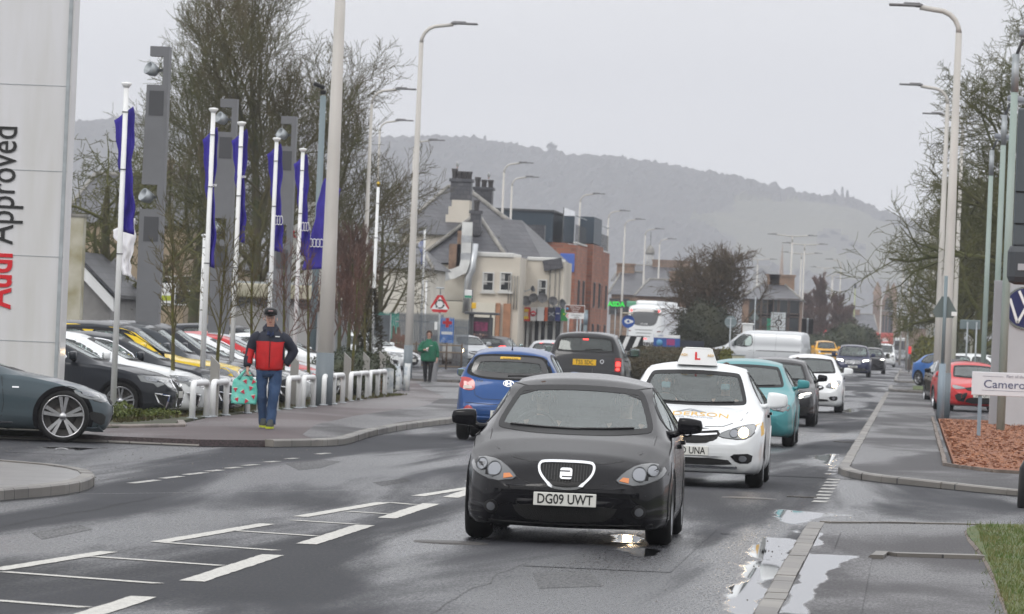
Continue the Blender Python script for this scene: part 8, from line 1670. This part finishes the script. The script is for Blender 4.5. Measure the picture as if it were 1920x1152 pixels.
def loftmb(mb, rings_, n=20):
    vs = [(cx+rx*math.cos(2*math.pi*i/n), cy+ry*math.sin(2*math.pi*i/n), z) for (z, rx, ry, cx, cy) in rings_ for i in range(n)]; k = len(rings_)
    return mb.add(vs, [(j*n+i, j*n+(i+1) % n, (j+1)*n+(i+1) % n, (j+1)*n+i) for j in range(k-1) for i in range(n)]+[tuple(reversed(range(n))), tuple(range((k-1)*n, k*n))], True)
def crease(mb, amp, seed=1, f=7):
    for i, v in enumerate(mb.v): q = noise.noise_vector(Vector((v[0]*f, v[1]*f, v[2]*f*1.6+seed))); mb.v[i] = (v[0]+q.x*amp, v[1]+q.y*amp, v[2]+q.z*amp*.6)
    return mb
def garment(name, rings_, limbs, m, par, amp=.010, red=None):
    mb = MB(); loftmb(mb, rings_, 28)
    for pts, rs in limbs:
        P_ = []; R_ = []
        for (a, b, ra_, rb_) in zip(pts, pts[1:], rs, rs[1:]):
            for k in range(5): t = k/5; P_.append(Vector(a).lerp(Vector(b), t)); R_.append(ra_+(rb_-ra_)*t)
        P_.append(Vector(pts[-1])); R_.append(rs[-1])
        for _ in range(2): P_ = [P_[0]]+[(P_[i-1]+P_[i]*2+P_[i+1])/4 for i in range(1, len(P_)-1)]+[P_[-1]]
        mb.tube(P_, R_, 14)
    crease(mb, amp)
    if red:
        for i, f in enumerate(mb.f):
            c = sum((Vector(mb.v[j]) for j in f), Vector())/len(f)
            if red(c): mb.mi[i] = 1
    return mb.build(name, m, par)
def ell(c, r, name, m, par, cut=None):
    bm = bmesh.new(); bmesh.ops.create_icosphere(bm, subdivisions=3, radius=1); bm.verts.index_update(); vs = [(c[0]+v.co.x*r[0], c[1]+v.co.y*r[1], c[2]+v.co.z*r[2]) for v in bm.verts]
    fs = [[v.index for v in f.verts] for f in bm.faces if not cut or not cut(f.calc_center_median())]; bm.free(); return MB().add(vs, fs, True).build(name, m, par)

# man in the red and navy jacket
p = gnd(500, 803, .1); man = empty('person', (p[0], p[1], .10), R(6), 'person in a red and navy jacket, jeans and black cap walking with a shopping bag', 'person')
J = dict(hip=(0, 0, .95), waist=(0, 0, 1.10), chest=(0, -.01, 1.32), neck=(0, -.01, 1.52), head=(-.01, -.05, 1.68), sr=(-.17, 0, 1.38), er=(-.29, .02, 1.17), wr=(-.33, -.06, .90), sl=(.17, 0, 1.38), el=(.36, .06, 1.20), wl=(.20, .02, .96), hr=(-.10, 0, .92), kr=(-.10, .0, .50), ar=(-.05, .06, .10), hl=(.10, 0, .92), kl=(.085, -.10, .51), al=(.055, -.17, .09))
V = dict(hip=(*J['hip'], .15, .11), waist=(*J['waist'], .15, .11), chest=(*J['chest'], .17, .115), base=(0, 0, 1.44, .08, .07), neck=(*J['neck'], .055), jaw=(-.005, -.035, 1.60, .062, .07), head=(*J['head'], .078, .095), top=(-.01, -.04, 1.755, .07, .08), sr=(*J['sr'], .045), er=(*J['er'], .045), wr=(*J['wr'], .028), sl=(*J['sl'], .045), el=(*J['el'], .045), wl=(*J['wl'], .03),
    hr=(*J['hr'], .09), kr=(*J['kr'], .06), ar=(*J['ar'], .045), tr=(-.06, -.10, .04, .04, .03), hl=(*J['hl'], .09), kl=(*J['kl'], .06), al=(*J['al'], .045), tl=(.06, -.32, .04, .04, .03))
E_ = [('hip', 'waist'), ('waist', 'chest'), ('chest', 'base'), ('base', 'neck'), ('neck', 'jaw'), ('jaw', 'head'), ('head', 'top'), ('base', 'sr'), ('sr', 'er'), ('er', 'wr'), ('base', 'sl'), ('sl', 'el'), ('el', 'wl'), ('hip', 'hr'), ('hr', 'kr'), ('kr', 'ar'), ('ar', 'tr'), ('hip', 'hl'), ('hl', 'kl'), ('kl', 'al'), ('al', 'tl')]
hand(V, E_, 'wr', J['wr'], (0, -.1, -1), 1, .75); hand(V, E_, 'wl', J['wl'], (-.35, -.1, -1), -1, .3)
skin('body', V, E_, M_skin, man)
M_nv = mat('navy_cloth', (.012, .015, .030), .75, bump=.35, bscale=14); M_rj = mat('red_cloth', (.52, .008, .010), .7, var=.12, scale=6, bump=.5, bscale=9); M_jn = mat('denim', (.018, .045, .11), .85, col2=(.035, .075, .16), scale=5, bump=.5, bscale=12)
jk = garment('jacket', [(.89, .195, .15, 0, 0), (.93, .215, .165, 0, 0), (1.05, .22, .165, 0, 0), (1.2, .228, .165, 0, -.01), (1.33, .232, .155, 0, -.01), (1.41, .215, .135, 0, -.005), (1.47, .16, .115, 0, 0), (1.51, .105, .10, 0, 0), (1.56, .10, .10, 0, .01)],
    [([(-.15, 0, 1.42), (-.235, 0, 1.37), (-.31, .02, 1.17), (-.34, -.05, .93)], [.085, .092, .076, .058]), ([(.15, 0, 1.42), (.235, 0, 1.37), (.375, .06, 1.20), (.25, .02, .98)], [.085, .092, .078, .060])], [M_nv, M_rj], man, .016,
    red=lambda c: (c.z < 1.345 and abs(c.x) < .205 and c.y < .1) or (c.x < -.24 and c.y < .0 and c.x > -.34 and .97 < c.z < 1.2))
MB().tube([(0, -.168, .93), (0, -.175, 1.1), (0, -.178, 1.3), (0, -.155, 1.42)], .006, 5).build('zip', M_black, jk); MB().box((.11, -.135, 1.41), (.07, .01, .015)).build('chest_mark', M_white, jk)
MB().prism([(-.055, 1.43), (.055, 1.43), (.04, 1.50), (0, 1.40), (-.04, 1.50)], .112, .165, FX).build('shirt', mat('navy_shirt', (.02, .035, .10), .8), man)
MB().tube([(-.075, -.06, 1.47), (-.09, .0, 1.53), (-.06, .07, 1.57), (.06, .07, 1.57), (.09, .0, 1.53), (.075, -.06, 1.47)], [.035, .04, .045, .045, .04, .035], 8).build('collar', M_nv, jk)
garment('jeans', [(.78, .16, .12, 0, 0), (.86, .185, .135, 0, 0), (.95, .18, .13, 0, 0), (1.0, .17, .125, 0, 0)], [([(-.095, 0, .90), (-.105, 0, .66), (-.10, -.01, .50), (-.075, .03, .3), (-.055, .06, .07)], [.105, .092, .08, .072, .072]), ([(.095, 0, .90), (.10, -.05, .66), (.085, -.105, .50), (.07, -.13, .3), (.058, -.16, .07)], [.105, .094, .082, .074, .072])], M_jn, man, .017)
def shoe(par, x, y, m, m2, z=0, ln=.29, yaw=0):
    o = link('shoe', None, par)
    mb = MB(); M_ = Matrix.Translation((x, y, z)) @ Matrix.Rotation(yaw, 4, 'Z')
    a = [(-.045, -.17), (-.02, -.2), (.025, -.2), (.05, -.16), (.052, -.05), (.042, .08), (0, .11), (-.042, .08), (-.05, -.05)]
    mb.prism(a, .025, .05, M_); n = len(a)
    vs = [M_ @ Vector((u*.98, v*.98, .048)) for u, v in a]+[M_ @ Vector((u*.8, v*.85+.015, .09+.03*(v > -.08))) for u, v in a]+[M_ @ Vector((u*.6, v*.35+.045, .14)) for u, v in a]
    mb.add(vs, [(i, (i+1) % n, n+(i+1) % n, n+i) for i in range(n)]+[(n+i, n+(i+1) % n, 2*n+(i+1) % n, 2*n+i) for i in range(n)], True)
    bpy.data.objects.remove(o); s_ = mb.build('shoe', m, par); MB().prism([(u*1.06, v*1.04) for u, v in a], .0, .03, M_).build('sole', m2, s_)
M_sh = mat('shoe_grey', (.05, .055, .05), .8); M_so = mat('sole_yellow', (.45, .50, .02), .6)
shoe(man, .058, -.20, M_sh, M_so, 0, yaw=R(-8)); shoe(man, -.06, .0, M_sh, M_so, .01, yaw=R(12))
hd = (-.01, -.05, 1.68); head(man, V, hd, .098, mat('grey_hair', (.35, .34, .33), .8))
MB().lathe([(.104, 0), (.106, .04), (.093, .08), (.055, .10), (.001, .106)], 20, Matrix.Translation((-.01, -.028, 1.748)) @ Matrix.Rotation(R(8), 4, 'X')).build('cap', M_black, man)
c_ = [q for q in kids(man) if q.name.startswith('cap')][0]; MB().prism([(-.08, -.08), (-.07, -.13), (-.03, -.15), (.03, -.15), (.07, -.13), (.08, -.08)], 1.745, 1.756, Matrix.Translation((-.01, -.035, 0)) @ Matrix.Translation((0, 0, 1.7)) @ Matrix.Rotation(R(8), 4, 'X') @ Matrix.Translation((0, 0, -1.7))).build('cap_peak', M_black, c_); MB().box((-.01, -.137, 1.80), (.07, .008, .012)).build('cap_mark', mat('cap_mark', (.5, .3, .3), .6), c_)
MB().box((-.045, -.148, 1.693), (.05, .008, .03), bev=.004).box((.025, -.148, 1.693), (.05, .008, .03), bev=.004).box((-.01, -.15, 1.70), (.03, .006, .006)).build('glasses', mat('lens_grey', (.30, .20, .17), .3), man)
MB().lathe([(.1, -.03), (.105, .02), (.1, .05)], 16, Matrix.Translation((-.01, -.02, 1.66)) @ Matrix.Diagonal((1, 1, 1, 1))).build('hair', mat('grey_hair', (0, 0, 0)), man) if False else None
# shopping bag
q = Vector((p[0], p[1], .1)); bag = empty('shopping_bag', (q.x-.345, q.y-.07, .10), R(6), 'turquoise shopping bag with red melon slices held by the man in the red jacket', 'bag'); M_bag = mat('bag_turquoise', (.08, .50, .40), .45, col2=(.20, .62, .52), scale=7, bump=.8, bscale=9)
vs = []; nn, mm = 28, 14
for j in range(mm+1):
    t = j/mm; z = .36+.42*t; w = .20*(1-.12*t**3)*(1 if t < .85 else 1-(t-.85)*2.6); dp = .085*(1-t*.6)
    for i in range(nn):
        a = 2*math.pi*i/nn; c2, s2 = math.cos(a), math.sin(a); f = 1+.07*noise.noise(Vector((c2*3, s2*3, z*9))); vs.append((math.copysign(abs(c2)**.55, c2)*w*f-.01, math.copysign(abs(s2)**.7, s2)*dp*f, z+.012*noise.noise(Vector((c2*4, 5, z*4)))))
fs = [(j*nn+i, j*nn+(i+1) % nn, (j+1)*nn+(i+1) % nn, (j+1)*nn+i) for j in range(mm) for i in range(nn)]+[tuple(reversed(range(nn)))]
sk = MB(); sk.add(vs, fs, True); sk = sk.build('sack', M_bag, bag)
for k in (-1, 1): MB().tube([(k*.10-.01, -.03, .74), (k*.05, -.02, .83), (0, 0, .885)], [.035, .022, .014], 6).build('handle', M_bag, bag)
rg = random.Random(1)
for x_, z_, r_ in ((-.12, .42, 20), (.02, .40, -30), (.13, .47, 10), (-.03, .54, 40), (.08, .60, -15), (-.15, .57, 5), (.0, .70, 25), (.12, .70, -40)):
    tri = [(-.032, .026), (.032, .026), (0, -.04)]; M_ = face(x_, -.098+.0*abs(x_)*.3+ (z_-.36)*.10+abs(x_)**2*.9, z_) @ Matrix.Rotation(R(r_), 4, 'Z'); mb = MB(); mb.prism(tri, 0, .004, M_); s2 = mb.build('melon_print', mat('melon_red', (.55, .02, .06), .5), sk); MB().prism([(-.036, .026), (.036, .026), (.032, .036), (-.032, .036)], 0, .005, M_).build('rind', mat('rind', (.65, .75, .6), .5), s2)

# woman in the green sweatshirt
p = gnd(801, 722, .0); wo = empty('person', (p[0], p[1], 0), R(4), 'person in a green hooded sweatshirt and black leggings holding a white paper cup', 'person')
V = dict(hip=(0, 0, .85, .16, .12), waist=(0, 0, 1.0, .13, .10), chest=(0, 0, 1.2, .15, .11), base=(0, 0, 1.32, .09, .08), neck=(0, 0, 1.40, .045), jaw=(0, -.03, 1.46, .055, .06), head=(0, -.04, 1.53, .07, .085), top=(0, -.03, 1.60, .06, .07), sr=(-.16, 0, 1.26, .04), er=(-.26, -.02, 1.06, .045), wr=(-.10, -.22, 1.06, .027), sl=(.16, 0, 1.26, .04), el=(.24, .02, 1.03, .045), wl=(.27, -.04, .80, .027),
    hr=(-.09, 0, .80, .09), kr=(-.08, -.02, .44, .058), ar=(-.06, .04, .09, .038), tr=(-.07, -.12, .035, .035, .028), hl=(.09, 0, .80, .09), kl=(.08, -.05, .44, .058), al=(.06, -.06, .09, .038), tl=(.07, -.22, .035, .035, .028))
hand(V, E2 := [('hip', 'waist'), ('waist', 'chest'), ('chest', 'base'), ('base', 'neck'), ('neck', 'jaw'), ('jaw', 'head'), ('head', 'top'), ('base', 'sr'), ('sr', 'er'), ('er', 'wr'), ('base', 'sl'), ('sl', 'el'), ('el', 'wl'), ('hip', 'hr'), ('hr', 'kr'), ('kr', 'ar'), ('ar', 'tr'), ('hip', 'hl'), ('hl', 'kl'), ('kl', 'al'), ('al', 'tl')], 'wl', (.27, -.04, .80), (0, -.2, -1), -1, .5); hand(V, E2, 'wr', (-.10, -.22, 1.06), (1, -.3, .2), 1, .6)
skin('body', V, E2, M_skin, wo)
M_gr = mat('green_cloth', (.012, .13, .07), .8, var=.15, scale=6, bump=.4, bscale=12)
sw = garment('sweatshirt', [(.71, .215, .16, 0, 0), (.76, .23, .17, 0, 0), (.92, .235, .17, 0, 0), (1.1, .225, .16, 0, 0), (1.22, .205, .14, 0, 0), (1.30, .15, .11, 0, 0), (1.36, .085, .08, 0, .01), (1.40, .08, .08, 0, .02)],
    [([(-.12, 0, 1.28), (-.19, 0, 1.24), (-.285, -.03, 1.04), (-.15, -.18, 1.055)], [.08, .082, .074, .05]), ([(.12, 0, 1.28), (.19, 0, 1.24), (.265, .02, 1.02), (.275, -.03, .84)], [.08, .082, .07, .05])], M_gr, wo)
MB().box((.08, -.148, 1.2), (.07, .012, .012)).build('chest_mark', M_white, sw)
M_lg = mat('black_cloth', (.008, .008, .01), .85)
garment('leggings', [(.66, .15, .11, 0, 0), (.75, .17, .12, 0, 0), (.84, .15, .11, 0, 0)], [([(-.09, 0, .78), (-.085, -.01, .56), (-.08, -.02, .44), (-.07, .02, .25), (-.06, .04, .06)], [.10, .076, .066, .058, .042]), ([(.09, 0, .78), (.085, -.03, .56), (.08, -.05, .44), (.07, -.05, .25), (.06, -.06, .06)], [.10, .076, .066, .058, .042])], M_lg, wo, .004)
shoe(wo, .062, -.10, M_lg, M_black); shoe(wo, -.065, .0, M_lg, M_black); head(wo, V, (0, -.04, 1.53), .088, M_hair)
ell((0, -.01, 1.55), (.092, .105, .115), 'hair', M_hair, wo, lambda c: c.y < -.35 and c.z < .45); ell((0, .09, 1.44), (.06, .05, .12), 'hair', M_hair, wo)
cup = MB().lathe([(.001, 0), (.028, 0), (.036, .11), (.001, .11)], 14, Matrix.Translation((p[0]-.02, p[1]-.25, 1.02))).build('paper_cup', M_white); tag(cup, 'small white paper cup in the hand of the person in green', 'cup')

# far walker
p = gnd(1727, 679, .0); fw_ = empty('person', (p[0], p[1]-0, 0), R(30), 'person in dark clothes stooping on the far right pavement', 'person')
skin('body', dict(h=(0, 0, .9, .17, .14), w=(0, -.1, 1.15, .16, .13), c=(0, -.2, 1.35, .19, .14), n=(0, -.28, 1.48, .06), hd=(0, -.32, 1.6, .09), sr=(-.2, -.2, 1.32, .07), er=(-.27, -.25, 1.05, .05), wr=(-.25, -.38, .85, .035), sl=(.2, -.2, 1.32, .07), el=(.27, -.25, 1.05, .05), wl=(.25, -.38, .85, .035), hr=(-.1, 0, .85, .1), kr=(-.12, -.1, .48, .075), ar=(-.1, .1, .06, .06), hl=(.1, 0, .85, .1), kl=(.12, -.15, .48, .075), al=(.1, -.1, .06, .06)),
    [('h', 'w'), ('w', 'c'), ('c', 'n'), ('n', 'hd'), ('c', 'sr'), ('sr', 'er'), ('er', 'wr'), ('c', 'sl'), ('sl', 'el'), ('el', 'wl'), ('h', 'hr'), ('hr', 'kr'), ('kr', 'ar'), ('h', 'hl'), ('hl', 'kl'), ('kl', 'al')], mat('dark_clothes', (.01, .01, .014), .9), fw_, sub=1)
# people in the cars
def sitter(x, y, z, lab, cloth, hair, mask=None, s_=1):
    """seated, hips at z, facing -Y, hands on the wheel or lap"""
    o = empty('person', (x, y, z), 0, lab, 'person')
    skin('body', dict(h=(0, 0, .05, .15, .12), c=(0, .02, .38, .16, .11), b=(0, .02, .50, .09, .08), n=(0, .0, .58, .048), j=(0, -.02, .65, .058, .065), hd=(0, -.02, .73, .074, .09), t=(0, -.01, .80, .065, .075), sr=(-.19, .01, .46, .065), er=(-.25, -.16, .27, .045), wr=(-.14, -.38, .35, .03), sl=(.19, .01, .46, .065), el=(.25, -.16, .27, .045), wl=(.14, -.38, .35, .03), kr=(-.12, -.42, .08, .075), kl=(.12, -.42, .08, .075), ar=(-.12, -.5, -.28, .05), al=(.12, -.5, -.28, .05)),
        [('h', 'c'), ('c', 'b'), ('b', 'n'), ('n', 'j'), ('j', 'hd'), ('hd', 't'), ('b', 'sr'), ('sr', 'er'), ('er', 'wr'), ('b', 'sl'), ('sl', 'el'), ('el', 'wl'), ('h', 'kr'), ('kr', 'ar'), ('h', 'kl'), ('kl', 'al')], M_skin, o)
    garment('top', [(0, .18, .15, 0, 0), (.2, .18, .14, 0, 0), (.38, .20, .13, 0, .02), (.46, .19, .12, 0, .02), (.53, .12, .10, 0, .02), (.57, .07, .07, 0, .01)], [([(-.14, .01, .46), (-.22, .0, .42), (-.26, -.16, .27), (-.155, -.34, .33)], [.07, .08, .065, .045]), ([(.14, .01, .46), (.22, .0, .42), (.26, -.16, .27), (.155, -.34, .33)], [.07, .08, .065, .045])], cloth, o)
    ell((0, .01, .755), (.092, .10, .115), 'hair', hair, o, lambda c: c.y < -.3 and c.z < .5); head(o, None, (0, -.02, .73), .092, hair)
    if mask: MB().box((0, -.115, .675), (.11, .03, .075), bev=.02).build('face_mask', mask, o)
M_msk = mat('mask_blue', (.25, .42, .5), .8); cb = mat('coat_black', (.015, .015, .018), .9); cg = mat('coat_grey', (.12, .12, .13), .9)
sitter(-3.18, 46.2, .46, 'driver in dark clothes behind the wheel of the black hatchback', cb, M_hair); sitter(-2.46, 46.24, .46, 'passenger with dark hair in the black hatchback', cb, M_hair)
sitter(-2.98, 65.0, .50, 'masked driver in the white learner car', cg, M_hair, M_msk); sitter(-2.26, 65.05, .50, 'masked passenger beside the driver of the learner car', cb, M_hair, M_msk)
sitter(-3.16, 90.8, .50, 'driver of the pale teal hatchback', cb, M_hair); sitter(-2.95, 137.2, .52, 'driver with pale face in the white supermini', cg, M_hair)
sitter(-3.24, 113.8, .50, 'driver of the black hatchback with slanted lamps', cb, M_hair)
